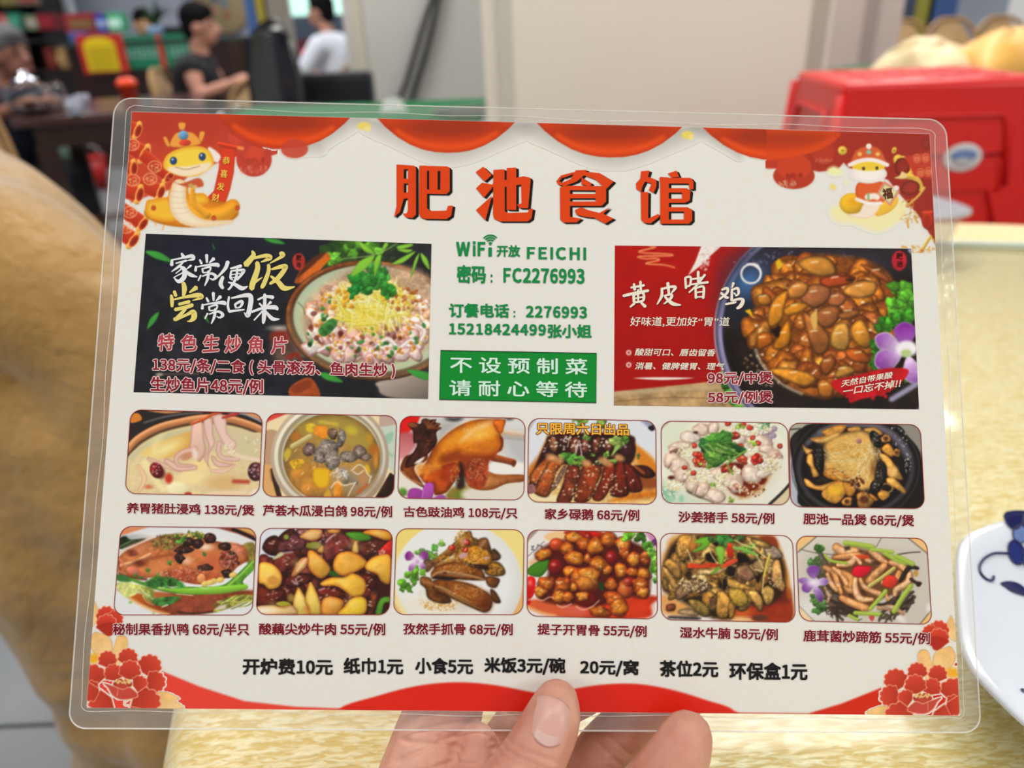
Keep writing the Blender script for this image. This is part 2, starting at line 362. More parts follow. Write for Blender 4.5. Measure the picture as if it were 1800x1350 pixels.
def paint_pigeon_soup():
    P = dish(455, 715, 'f2dcae')
    P.p([(80, 60), (360, 70), (100, 190)], 'e0473c', sm=False); P.l([(110, 180), (330, 95)], 8, 'f6c9c0', sm=False)
    P.p([(60, 330), (200, 280), (330, 420), (200, 720), (60, 720)], 'c09a78'); P.p([(40, 720), (180, 730), (260, 1080), (40, 1080)], 'e0aa6a')
    P.l([(160, 760), (200, 900), (250, 1080)], 60, '3a2418'); P.l([(135, 740), (150, 880)], 14, 'c98a50')
    P.p([(1420, 240), (1650, 190), (1650, 820), (1500, 700)], 'c7d3c2', sm=False); P.p([(1430, 90), (1650, 90), (1650, 210), (1430, 240)], 'c2a79a', sm=False)
    P.p([(1470, 470), (1500, 340), (1600, 300), (1570, 420)], '9cc4ac', soft=3); P.p([(1490, 500), (1580, 560), (1600, 600), (1520, 560)], '9cc4ac', soft=3)
    P.p([(1380, 1080), (1560, 780), (1620, 820), (1620, 1090)], '2a160e', sm=False)
    P.e(845, 600, 700, 680, 'b9a48c', rot=0, sh=.12); P.e(845, 590, 660, 620, 'e0d8c4', sh=.12); P.e(850, 590, 620, 580, 'a29478'); P.e(858, 600, 585, 555, 'd8cfba', sh=-.1)
    P.e(865, 610, 575, 530, 'b58a44', rim=.35, tex=.05)
    P.p([(420, 250), (700, 130), (1050, 130), (1300, 300), (1350, 520), (1150, 480), (700, 380)], 'ad9440', soft=10, a=.8)
    P.e(640, 840, 250, 190, 'c98a34', soft=12, a=.9, tex=.05); P.e(1150, 900, 280, 150, 'a58a66', soft=14, a=.8)
    P.p([(560, 220), (650, 200), (690, 260), (650, 300), (580, 300)], 'd8b62e', soft=2, tex=.1); P.l([(730, 180), (830, 195), (930, 210)], 40, 'cfb042', soft=3)
    P.p([(670, 240), (740, 225), (815, 240), (810, 370), (720, 365), (655, 320)], 'f2952a', bev=14, edge='d87a1c', tex=.05)
    P.l([(400, 470), (610, 350)], 56, 'c9ba7a', sh=.2); P.e(440, 350, 60, 50, 'b87028', rot=-30, soft=4); P.e(340, 560, 40, 70, 'cdb13e', rot=20, soft=3)
    P.e(1100, 280, 70, 50, 'c9b43a', soft=5, rot=20); P.e(1370, 520, 60, 90, 'b26a22', rot=-20, soft=4); P.e(1390, 640, 28, 90, 'd08a2e', soft=3); P.e(1310, 380, 40, 60, 'c0902c', soft=5)
    for a in ((600, 500, 70, 90, '7d6158'), (880, 320, 62, 70, '85644f'), (1200, 540, 90, 80, '7e675c'), (1060, 590, 110, 70, '8d7e70'), (820, 520, 150, 120, '9a8a7d'), (860, 650, 90, 110, 'a09184'), (720, 600, 80, 70, '85766a'), (980, 370, 50, 110, 'a39487'), (1270, 600, 60, 40, '93796a')):
        P.chunk(a[0], a[1], a[3], a[4], asp=a[2]/a[3], bev=.6, edge=hexc(a[4])*.6, sh=.3, tex=.14, n=10, jag=.2, hl=3, hc='d8cfc4')
    P.strands(40, 830, 560, 220, 160, 90, 9, ['b8aa9c', '6a5a50', '9c8c80', 'c4b8ac'], 5, a=.6)
    P.l([(990, 750), (1080, 830), (1150, 890)], 70, '8f7f6c', sh=.3); P.e(1030, 880, 45, 36, '7d735c', sh=.3)
    P.p([(650, 740), (700, 720), (830, 735), (848, 800), (830, 930), (740, 970), (670, 930), (640, 860)], 'f2c01e', bev=30, edge='cf8f1a')
    for j in range(8): P.l([(660, 750+j*28), (745, 755+j*28), (835, 748+j*27)], 6, 'c98e12', a=.55)
    for j in range(7): P.l([(680+j*24, 735), (675+j*25, 940)], 4, 'c98e12', a=.4)
    P.p([(370, 650), (500, 620), (540, 660), (440, 750)], 'e9b42a', tex=.15); P.p([(900, 900), (980, 890), (1000, 1000), (990, 1090), (900, 1080)], 'd98a2c', sh=.2, tex=.08)
    P.e(480, 800, 90, 60, 'd18a34', soft=4, sh=.2); P.e(590, 980, 80, 70, 'd08a36', soft=4, sh=.2); P.e(1240, 820, 60, 110, 'b98a58', soft=5); P.e(1290, 740, 30, 60, 'dcae24', rot=-15, soft=2); P.p([(770, 1060), (830, 980), (860, 1080)], 'd9a23a')
    P.strands(26, 960, 800, 90, 60, 60, 9, ['eee8e0', 'ffffff', 'c8c0b6'], 9, a=.8)
    for q in ([(1100, 760), (1180, 690), (1250, 720), (1300, 810), (1340, 830)], [(860, 960), (920, 890), (1000, 930), (1080, 920), (1150, 900)], [(1330, 830), (1310, 900)], [(1060, 1060), (1110, 960), (1150, 900)], [(1120, 770), (1180, 800), (1240, 760)]): P.l(q, 12, 'f6efdf', a=.9)
    for q in ((520, 790), (590, 970), (440, 520), (330, 630), (660, 720)): P.l([(q[0]-12, q[1]+15), (q[0]+10, q[1]-15)], 9, 'fbeccd', a=.85)
    P.l([(1180, 1010), (1280, 930)], 30, 'c8602a', soft=3)
    return P
def paint_soy_chicken():
    P = dish(690, 720, 'd9d6d0')
    P.p([(1100, 60), (1600, 60), (1600, 1100), (1100, 1100)], 'dcdad6', soft=20); P.p([(1290, 300), (1600, 330), (1600, 700), (1400, 560)], 'b7b6b8', soft=20, a=.8)
    P.p([(560, 150), (780, 160), (640, 300), (540, 380)], 'b4b2ae', soft=14); P.e(730, 105, 95, 36, '3a3438', soft=4); P.e(730, 92, 60, 16, '8c8688', soft=3)
    P.e(1385, 110, 40, 18, '4a4446', soft=4); P.l([(1300, 270), (1580, 310)], 60, 'd3b598', soft=4, sh=.2); P.l([(1300, 330), (1580, 360)], 16, 'a39a92', soft=4)
    P.p([(60, 60), (340, 60), (300, 160), (190, 280), (60, 320)], 'e01712', sm=False, soft=3); P.p([(60, 310), (250, 280), (280, 420), (120, 620), (60, 640)], 'b9545c', soft=5, g=('e8a8a4', 100))
    P.p([(60, 640), (150, 600), (150, 760), (400, 920), (200, 1000), (60, 900)], 'e9e2d2', soft=6); P.p([(1140, 640), (1300, 600), (1560, 640), (1560, 780), (1200, 770)], 'efece6', soft=4)
    P.e(120, 980, 55, 50, '5f8a34', soft=4, sh=.2); P.p([(640, 1060), (700, 930), (900, 900), (960, 960), (870, 1060)], '8a7a2e', soft=5); P.e(800, 1010, 60, 40, '6a7d28', soft=4); P.p([(900, 930), (1560, 850), (1560, 1080), (900, 1080)], 'e2d9cc', soft=8)
    P.l([(1200, 570, 90), (1330, 600, 76), (1430, 625, 80)], 80, '94451c', sh=.5); P.e(1435, 640, 26, 40, '6a3014')
    P.p([(880, 700), (1100, 720), (1250, 770), (1560, 775), (1560, 850), (1350, 880), (1180, 950), (1000, 950), (880, 880)], 'b5713c', bev=60, edge='8a4418', sh=.2, tex=.07); P.l([(1250, 780), (1400, 800), (1560, 800)], 20, 'c0622a', soft=3)
    P.p([(150, 560), (240, 520), (300, 430), (400, 460), (420, 560), (380, 620), (300, 640), (260, 720), (380, 920), (250, 860), (120, 760), (95, 680)], '8a4210', bev=50, edge='4e1c08', tex=.1)
    P.l([(120, 740), (200, 820), (350, 890)], 20, 'e0a070', soft=3, a=.8)
    P.p([(320, 800), (400, 620), (480, 470), (600, 330), (760, 210), (950, 130), (1150, 110), (1330, 120), (1325, 200), (1280, 290), (1310, 360), (1300, 450), (1220, 540), (1150, 600), (1130, 700), (1110, 860), (1040, 940), (930, 900), (880, 800), (700, 780), (500, 800)], 'd97a14', bev=90, edge='8c3408', tex=.06)
    P.p([(560, 420), (700, 290), (900, 180), (1100, 140), (1230, 200), (1250, 300), (1000, 360), (760, 430)], 'f09a22', soft=14, a=.8); P.e(1030, 300, 130, 60, 'f9bf50', rot=-15, soft=12, a=.9); P.e(1080, 190, 110, 26, 'fbd49a', rot=-22, soft=8, a=.8); P.e(880, 320, 70, 20, 'f6cf9a', rot=-40, soft=6, a=.8)
    P.p([(560, 560), (760, 480), (860, 520), (1020, 520), (1200, 540), (1120, 640), (1000, 700), (860, 660), (760, 620), (600, 640)], '8a2f0a', soft=9, a=.85); P.e(1120, 450, 120, 60, 'c96a14', soft=12, a=.8)
    P.p([(830, 640), (1000, 620), (1130, 660), (1110, 850), (1030, 930), (930, 890), (860, 780)], '8f3414', soft=4, tex=.14); P.dots(90, 1010, 720, 130, 140, 7, ['d79a78', 'b96a44', 'e0b090'], 7, a=.7); P.dots(50, 1000, 250, 170, 90, 6, ['ffe2b0', 'fbc878'], 8, a=.6)
    P.p([(1190, 150), (1320, 120), (1310, 260), (1250, 280)], 'd86a14', bev=20, edge='a8480c', tex=.08); P.l([(1215, 180), (1260, 270)], 8, '8c3408'); P.p([(1270, 300), (1315, 360), (1300, 470), (1250, 500), (1290, 420)], '6a2408', soft=2)
    P.p([(780, 640), (840, 660), (860, 900), (760, 920)], '1e0a06', soft=5, a=.9)
    P.p([(340, 810), (400, 700), (560, 680), (720, 630), (790, 660), (800, 740), (740, 850), (660, 960), (600, 1000), (500, 1010), (480, 900), (400, 880)], 'c8520c', bev=60, edge='7c2606', tex=.07, sh=.2); P.e(640, 760, 90, 100, '9c2a06', rot=30, soft=12, a=.7); P.l([(380, 820), (440, 720), (560, 690)], 30, 'f29a34', soft=6, a=.7); P.dots(60, 740, 780, 60, 120, 6, ['f0c080', 'e09a50'], 3, a=.6)
    P.p([(290, 660), (440, 640), (560, 670), (440, 740), (300, 780)], 'e08a2a', soft=6, a=.8, tex=.06)
    P.p([(180, 180), (240, 150), (330, 170), (350, 120), (400, 105), (440, 120), (520, 115), (510, 150), (570, 170), (545, 200), (585, 220), (520, 270), (530, 380), (470, 480), (380, 560), (260, 660), (150, 690), (180, 580), (270, 480), (290, 400), (250, 390), (240, 260)], '3c1a0e', bev=34, edge='240c08', tex=.25)
    P.p([(180, 175), (240, 155), (300, 190), (230, 210)], '8a4a22'); 
    for q in ((380, 130), (430, 125), (500, 130), (545, 175), (560, 225)): P.l([(430, 220), q], 30, '7a3e22', sh=.4, a=.8)
    P.dots(20, 390, 400, 60, 60, 6, ['8a5a44', '5c3020'], 3, a=.7); P.p([(260, 645), (300, 600), (380, 560), (340, 620)], 'eee6dc', soft=1.5)
    P.p([(190, 1060), (195, 960), (260, 930), (350, 960), (340, 1060)], 'a23c9c', bev=14, edge='7c2a78', sh=.1); P.p([(340, 1060), (370, 920), (420, 865), (485, 880), (490, 960), (460, 1060)], 'b24cae', bev=14, edge='8a3488', sh=.15); P.p([(470, 1060), (520, 1030), (600, 1010), (630, 1060)], 'a24a9a'); P.l([(350, 1050), (370, 950)], 8, 'd99ad4', a=.8)
    return P
def paint_goose():
    P = dish(915, 725, 'dfe2e8')
    P.p([(80, 60), (200, 60), (100, 220)], 'b9b6ba', sm=False, soft=3); P.p([(1420, 90), (1560, 110), (1600, 180), (1560, 220), (1480, 150)], '9a9ab4', soft=3); P.p([(1510, 180), (1570, 150), (1590, 200), (1550, 220)], '1e1a22')
    P.p([(80, 700), (200, 560), (300, 330), (420, 250), (1200, 250), (1400, 400), (1620, 620), (1620, 1100), (80, 1100)], 'd98a34', soft=5, g=('f3d08a', 90), tex=.06)
    P.p([(90, 680), (230, 480), (330, 300), (420, 300), (330, 600), (150, 800)], 'c8641a', soft=6, a=.8); P.p([(1380, 420), (1500, 500), (1610, 640), (1600, 760), (1420, 640)], 'd9801e', soft=5)
    P.p([(1300, 700), (1610, 780), (1610, 900), (1400, 920), (1250, 960)], '8a3c12', soft=7, a=.9); P.p([(1260, 970), (1610, 920), (1610, 1000), (1060, 1060)], 'd0741a', soft=6, tex=.06); P.p([(90, 960), (400, 980), (430, 1060), (120, 1050)], 'efe0b0', soft=6)
    P.p([(280, 400), (420, 260), (1250, 260), (1360, 380), (1340, 560), (1200, 640), (700, 640), (400, 640), (100, 960), (90, 860)], '2c120c', soft=3)
    for x, y, w, h, rot, c in ((390, 380, 60, 110, -12, 'a86a3e'), (500, 330, 70, 100, 0, '3a1812'), (640, 390, 60, 120, 10, '96472a'), (660, 430, 34, 80, 8, 'b8897c'), (770, 390, 58, 110, -6, '7c4030'), (900, 400, 60, 110, 4, '7d3a1e'), (1040, 400, 60, 90, 10, '6a3420'), (1270, 450, 90, 90, 20, '33141a'), (300, 440, 34, 90, 12, '5a2a2a')):
        P.chunk(x, y, h, c, asp=w/h, rot=rot, bev=.35, edge='2a0e0a', tex=.14, n=10, jag=.12, hl=2)
    P.l([(590, 270), (560, 390)], 14, 'c8946a'); P.l([(690, 330), (650, 500)], 12, 'c9b4ac'); P.l([(700, 340), (730, 540)], 14, 'd0b8b0')
    for x, y, r, c in ((700, 110, 90, '7ea23c'), (950, 120, 120, '8fae48'), (1140, 330, 110, 'a0bf5c'), (1250, 320, 80, '5a8a2c'), (560, 540, 100, '4f8a30'), (700, 560, 60, '5c9438'), (780, 290, 50, '7aa846'), (1000, 500, 50, '7cb04a'), (850, 500, 34, '6ca040'), (1400, 510, 40, '7a8a3a'), (500, 520, 50, '86a848'), (660, 630, 60, '6c8a2c')):
        P.leaf(x, y, r, c, seed=int(x), n=2)
    P.p([(1030, 570), (1130, 555), (1140, 610), (1050, 610)], '76b438', sh=.3)
    P.p([(1130, 400), (1180, 400), (1070, 530)], '9cc060'); P.e(610, 580, 40, 36, '5c9a4a', hole=.7); P.e(690, 640, 60, 44, '86a84a', hole=.85); P.e(915, 595, 34, 30, '5c8a4a', hole=.5); P.e(320, 625, 38, 26, '3f6a2a', rot=-40)
    sl = (([(110, 740), (290, 550), (400, 540), (260, 800), (140, 840)], 'b0561e'), ([(330, 590), (400, 560), (510, 580), (420, 720), (330, 990), (170, 960), (190, 860)], 'a04a1a'), ([(560, 640), (690, 650), (680, 780), (590, 1060), (430, 1060), (500, 860)], '84341a'), ([(760, 620), (960, 650), (900, 860), (800, 1050), (640, 1050), (660, 860)], '8a3412'), ([(1000, 600), (1120, 620), (1080, 860), (960, 1040), (850, 1010), (950, 800)], '76230e'), ([(1130, 600), (1210, 580), (1260, 760), (1270, 980), (1070, 980), (1110, 780)], '6a1c0c'), ([(1230, 610), (1330, 640), (1420, 800), (1430, 930), (1280, 930), (1250, 760)], '701e12'), ([(1340, 640), (1500, 640), (1600, 740), (1500, 780), (1400, 740)], '4a1a10'))
    for pts, c in sl:
        P.p(pts, '200a06', soft=3); P.p(pts, c, bev=34, edge=hexc(c)*.45, tex=.13, sh=.25)
    P.l([(520, 650, 40), (470, 760, 60), (400, 880, 50), (340, 940, 20)], 50, '7a5a4c', sh=.4, edge='3a2018'); P.l([(540, 650), (500, 760), (430, 870)], 10, 'a88a7c', a=.8)
    P.l([(300, 680), (240, 790)], 16, '8a6a5a'); P.l([(1360, 640), (1460, 720)], 30, 'a0501e', soft=2)
    for x, y in ((360, 530), (450, 560), (780, 600), (980, 570), (1030, 600), (1170, 540)): P.e(x, y, 60, 40, 'e0a468', rot=20, soft=4, a=.8, tex=.08)
    P.p([(90, 870), (150, 850), (180, 940), (100, 960)], '8a5a5a', tex=.1)
    P.dots(75, 720, 800, 640, 230, 9, ['f6e6cc', 'f0d8b0', 'e8c8a0'], 11, el=1.5); P.dots(40, 700, 360, 400, 100, 9, ['f6e6cc', 'fff4e4'], 12, el=1.5); P.dots(110, 330, 760, 200, 220, 5, ['e8a868', 'f0c898'], 13, a=.6); P.dots(120, 860, 820, 420, 200, 5, ['d07a48', 'e8b088'], 14, a=.55)
    return P
def paint_pig_trotter():
    P = dish(1150, 730, 'e6e6d2')
    P.p([(80, 60), (200, 60), (90, 170)], '4a2c2a', sm=False, soft=2); P.e(840, 570, 790, 560, 'eceada', sh=.03)
    P.p([(90, 100), (420, 100), (300, 300), (120, 500), (90, 450)], 'dfe5cc', soft=14); P.p([(1380, 1060), (1600, 820), (1600, 1060)], 'd9c9a2', sm=False); P.l([(1360, 1060), (1500, 930), (1610, 810)], 34, '2a2628'); P.p([(90, 760), (300, 900), (600, 1010), (500, 1060), (90, 1060)], 'cfdcc4', soft=9)
    P.e(840, 560, 640, 470, 'ded6bd', soft=14); P.p([(1000, 980), (1180, 880), (1340, 700), (1400, 660), (1300, 840), (1150, 960)], 'c08a4a', soft=6)
    P.p([(760, 640), (1000, 560), (1330, 740), (1180, 900), (1040, 960), (900, 900)], '6a1e0a', soft=4, tex=.1)
    P.leaf(1300, 130, 80, '5f9a6a', 3); 
    for x, y in ((1280, 210), (1330, 250), (1380, 200), (1410, 240), (1360, 290), (1420, 160), (1330, 200)): P.e(x, y, 36, 34, 'b49aac', sh=.2, rim=.3)
    P.strands(14, 200, 900, 110, 80, 110, 9, ['6aa89a', '7ab88a', '5a9a7a'], 3, a=.8); P.e(180, 1000, 50, 30, '9accac', soft=3); P.e(320, 990, 30, 40, '9accac', soft=3)
    sk = ['e6cfbd', 'e9d6c6', 'dfc4b0', 'ecdccf']
    for x, y, rx, ry, rot, c in ((560, 170, 110, 70, 10, 0), (700, 150, 70, 90, 30, 1), (420, 260, 130, 70, 5, 3), (730, 270, 60, 60, 0, 2), (300, 360, 130, 60, -10, 1), (250, 420, 80, 50, 10, 2), (1000, 280, 90, 80, 0, 3), (1250, 330, 160, 110, 25, 1), (1330, 400, 90, 60, 20, 0), (1100, 200, 150, 60, 10, 3), (200, 530, 110, 90, -20, 0), (290, 600, 120, 100, -30, 1), (340, 700, 120, 100, -30, 0), (450, 820, 90, 110, 30, 1), (560, 870, 90, 110, 25, 0), (720, 950, 140, 80, 25, 1), (760, 700, 110, 80, 20, 0), (900, 760, 160, 100, 15, 2), (970, 840, 90, 80, 10, 3), (1120, 570, 60, 90, 10, 3), (1430, 480, 90, 80, 10, 2), (1340, 590, 140, 90, -15, 3), (1160, 700, 130, 110, 10, 1), (1300, 680, 120, 70, -20, 3)):
        P.chunk(x, y, ry, sk[c], asp=rx/ry, rot=rot, bev=.5, edge='b0917c', sh=.22, tex=.05, n=10, jag=.12)
    for q in ([(200, 570), (160, 640)], [(420, 640), (350, 700)], [(520, 830), (480, 930)], [(660, 850), (610, 940)], [(360, 790), (330, 830)], [(640, 150), (640, 210)]): P.l(q, 9, '5a3a30', a=.8)
    P.l([(390, 900), (480, 950), (620, 1000), (700, 1040)], 16, '3a2a22', a=.8, soft=3); P.e(490, 205, 30, 16, '4a2a22'); P.l([(190, 440), (250, 410), (320, 410)], 26, '8a5a48', soft=2); P.dots(4, 260, 435, 50, 15, 9, ['3a2018'], 2)
    P.e(970, 840, 46, 36, 'b07a70', soft=3, tex=.15); P.e(1460, 480, 40, 36, 'c08a84', soft=3); P.e(200, 740, 40, 24, '5a1e1c', soft=2)
    gl = ['f2ecd4', 'efe3bb', 'e8d9a8', 'f7f3e4', 'd9c58e']
    for x, y, rx, ry, n in ((380, 420, 90, 80, 70), (520, 720, 170, 80, 130), (800, 720, 60, 60, 60), (1150, 170, 230, 70, 120), (1180, 420, 70, 60, 50), (1330, 600, 130, 90, 90), (240, 840, 100, 60, 60), (640, 300, 60, 60, 40), (960, 660, 60, 60, 50), (900, 200, 120, 50, 50), (1440, 560, 80, 80, 50), (800, 820, 120, 60, 50)):
        P.dots(n, x, y, rx, ry, 13, gl, int(x), a=.9)
    P.dots(70, 1130, 880, 170, 90, 12, ['e0c49a', 'f0e0c0', 'b06a3a', '7a2a10'], 4); P.dots(40, 1330, 600, 130, 80, 6, ['6a5a50', '4a3a34'], 6, a=.6)
    for x, y, n, r in ((560, 530, 26, 100), (1230, 520, 12, 50), (850, 640, 10, 50), (960, 250, 4, 30), (1040, 520, 8, 40)):
        rng = np.random.RandomState(int(x))
        for _ in range(n): P.chunk(x+(rng.rand()-.5)*r*2, y+(rng.rand()-.5)*r*1.5, 22+rng.rand()*12, ['d8301c', 'e8462c', 'b81c14', 'e86a48'][rng.randint(4)], asp=1.3, rot=rng.rand()*180, n=6, hl=1)
    for x, y in ((480, 360), (360, 620), (465, 680), (870, 95), (1130, 145), (1050, 110), (1165, 270), (1225, 330), (1485, 370), (1020, 370)): P.chunk(x, y, 30, 'df3a24', n=6, asp=1.2, hl=1)
    P.leaf(760, 420, 220, '4c8a30', 21, n=8); P.leaf(570, 350, 80, '2f7034', 22, n=4); P.leaf(860, 270, 100, '4a9038', 23, n=4); P.leaf(960, 430, 110, '1e4a1e', 24, n=4); P.leaf(720, 500, 90, '6aa23c', 25, n=4)
    P.strands(30, 780, 430, 200, 120, 130, 16, ['7fae4c', '5a8f34', '3a6a24', 'a4c668'], 6, ang=25, spread=70, a=.8)
    P.l([(1090, 420), (980, 490), (870, 580), (930, 700)], 22, '7aa444', sh=.4)
    for x, y, r in ((1170, 340, 50), (1000, 130, 45), (700, 820, 36), (900, 1000, 46), (650, 610, 40), (540, 580, 30), (1060, 140, 30)): P.leaf(x, y, r, 'a4cc48', int(x+y), n=2)
    return P
def paint_claypot():
    P = dish(1380, 735, '9a9186')
    P.p([(40, 60), (250, 60), (60, 260)], 'b0ab96', sm=False); P.l([(50, 135), (180, 125)], 14, '2a2420'); P.p([(1300, 60), (1640, 60), (1640, 500), (1500, 330)], '8f897f', soft=6); P.p([(40, 420), (120, 600), (250, 1080), (40, 1080)], 'b4b8c4', sm=False, soft=3)
    P.p([(60, 250), (180, 130), (400, 60), (1240, 60), (1450, 210), (1620, 480), (1640, 1080), (300, 1080), (140, 820), (70, 450)], '15120f', soft=1.5)
    P.p([(70, 290), (90, 230), (160, 180), (110, 400)], '262220', soft=4); P.e(830, 590, 760, 640, '3a3634', hole=.985, soft=2); P.e(830, 600, 690, 560, '100d0c'); P.e(830, 590, 690, 560, '57535c', hole=.95, soft=5, a=.9)
    P.l([(420, 170), (600, 110), (800, 80), (1000, 90), (1180, 150), (1330, 270), (1440, 440)], 70, '7a7484', soft=8, a=.8); P.dots(40, 1250, 260, 200, 160, 9, ['b8b4c4', '2a2628'], 4); P.l([(270, 290), (430, 180), (560, 130)], 40, '5d5a66', soft=6)
    P.e(820, 560, 560, 440, '1c120c', soft=5); P.dots(24, 1450, 540, 40, 120, 8, ['d8d4d0'], 6, a=.7); P.l([(230, 900), (420, 1010), (560, 1060)], 16, '3a3636', soft=4)
    yb = ['d99a3e', 'e2aa52', 'cf8a34', 'e8b868']
    for pts, c in (([(430, 160), (560, 100), (690, 80), (720, 110), (640, 200), (520, 270), (380, 290), (300, 240), (470, 210)], 0), ([(300, 245), (450, 230), (620, 160), (640, 200), (500, 280), (380, 295)], 3), ([(740, 120), (860, 100), (890, 140), (760, 160)], 1), ([(930, 140), (1060, 110), (1150, 180), (1100, 200)], 1), ([(200, 310), (240, 350), (330, 380), (250, 430)], 3), ([(260, 440), (320, 430), (340, 560), (400, 670), (330, 700), (290, 580), (250, 520)], 1), ([(220, 720), (270, 730), (380, 800), (530, 760), (640, 740), (560, 840), (420, 860), (260, 810)], 1), ([(430, 880), (600, 750), (740, 790), (700, 920), (600, 1015), (480, 970)], 0), ([(680, 760), (790, 790), (830, 860), (780, 930), (720, 900)], 2), ([(1110, 430), (1200, 440), (1300, 560), (1395, 730), (1220, 690), (1180, 560)], 1), ([(1140, 370), (1220, 300), (1290, 400), (1250, 460)], 0), ([(1200, 710), (1300, 720), (1420, 850), (1410, 900), (1300, 830), (1210, 770)], 1), ([(1100, 880), (1180, 860), (1240, 910), (1160, 980), (1100, 930)], 0), ([(990, 890), (1100, 960), (1050, 980)], 2), ([(450, 640), (560, 600), (780, 680), (760, 740), (560, 730)], 0)):
        P.p(pts, yb[c], bev=24, edge='9a5a1c', tex=.09, sh=.25)
    P.e(600, 850, 90, 60, 'f0b82a', rot=-20, soft=6, a=.8); P.e(1280, 640, 40, 60, 'f0c070', rot=30, soft=5)
    for x, y, r in ((1190, 240, 55), (1320, 410, 50), (730, 990, 60), (930, 970, 100)):
        P.chunk(x, y, r, 'cf9648', n=10, bev=.35, edge='7a4418', tex=.14); P.e(x, y, r*.55, r*.5, '5a2c16', soft=3, tex=.2)
    P.e(1200, 830, 80, 60, 'b08a4a', hole=.75, soft=2)
    P.p([(470, 330), (620, 220), (860, 160), (1000, 230), (1050, 450), (1060, 650), (1020, 800), (900, 850), (780, 760), (560, 700), (460, 560), (520, 460)], 'd8a24c', soft=6, tex=.07)
    for x, y, rx, ry in ((760, 500, 260, 120), (900, 620, 150, 160), (640, 280, 150, 70), (920, 240, 120, 80)): P.e(x, y, rx, ry, 'e6b862', soft=16, a=.7)
    P.p([(450, 650), (540, 590), (700, 640), (780, 700), (640, 740), (500, 710)], 'd99434', bev=30, edge='a8661e', tex=.08); P.e(900, 420, 90, 120, 'efae3a', rot=-30, soft=12, a=.6)
    P.strands(150, 780, 480, 270, 230, 260, 5, ['f6dc9c', 'e9bf6a', 'b87a2c', 'fbeabc', 'cf9440'], 3, ang=10, spread=80, a=.6, curve=.5); P.strands(70, 930, 560, 140, 260, 220, 5, ['f6dc9c', 'c88a34', 'fbeabc'], 5, ang=100, spread=60, a=.6, curve=.5); P.strands(30, 1070, 400, 90, 60, 120, 6, ['e8d0a0', 'c8a060'], 6, a=.7)
    P.e(870, 270, 36, 34, 'b07a70', sh=.3); P.dots(26, 840, 760, 90, 50, 13, ['5a2412', '3a140a'], 4); P.dots(20, 700, 680, 260, 60, 7, ['7a3414'], 9)
    for x, y, rx, ry, rot in ((400, 480, 60, 170, -4), (1070, 250, 60, 110, -25), (1130, 640, 75, 130, 6), (1080, 800, 70, 90, 40)):
        P.e(x, y, rx, ry, '1b1713', rot=rot, sh=.5, rim=.4, tex=.25); P.dots(16, x-6, y, rx*.6, ry*.7, 7, ['8c867c', '55504a', 'c8c4bc'], int(x), a=.8)
    P.p([(450, 700), (520, 740), (470, 760), (380, 740)], '2a241c'); P.e(1040, 600, 30, 80, '8a5a2a', soft=6)
    return P
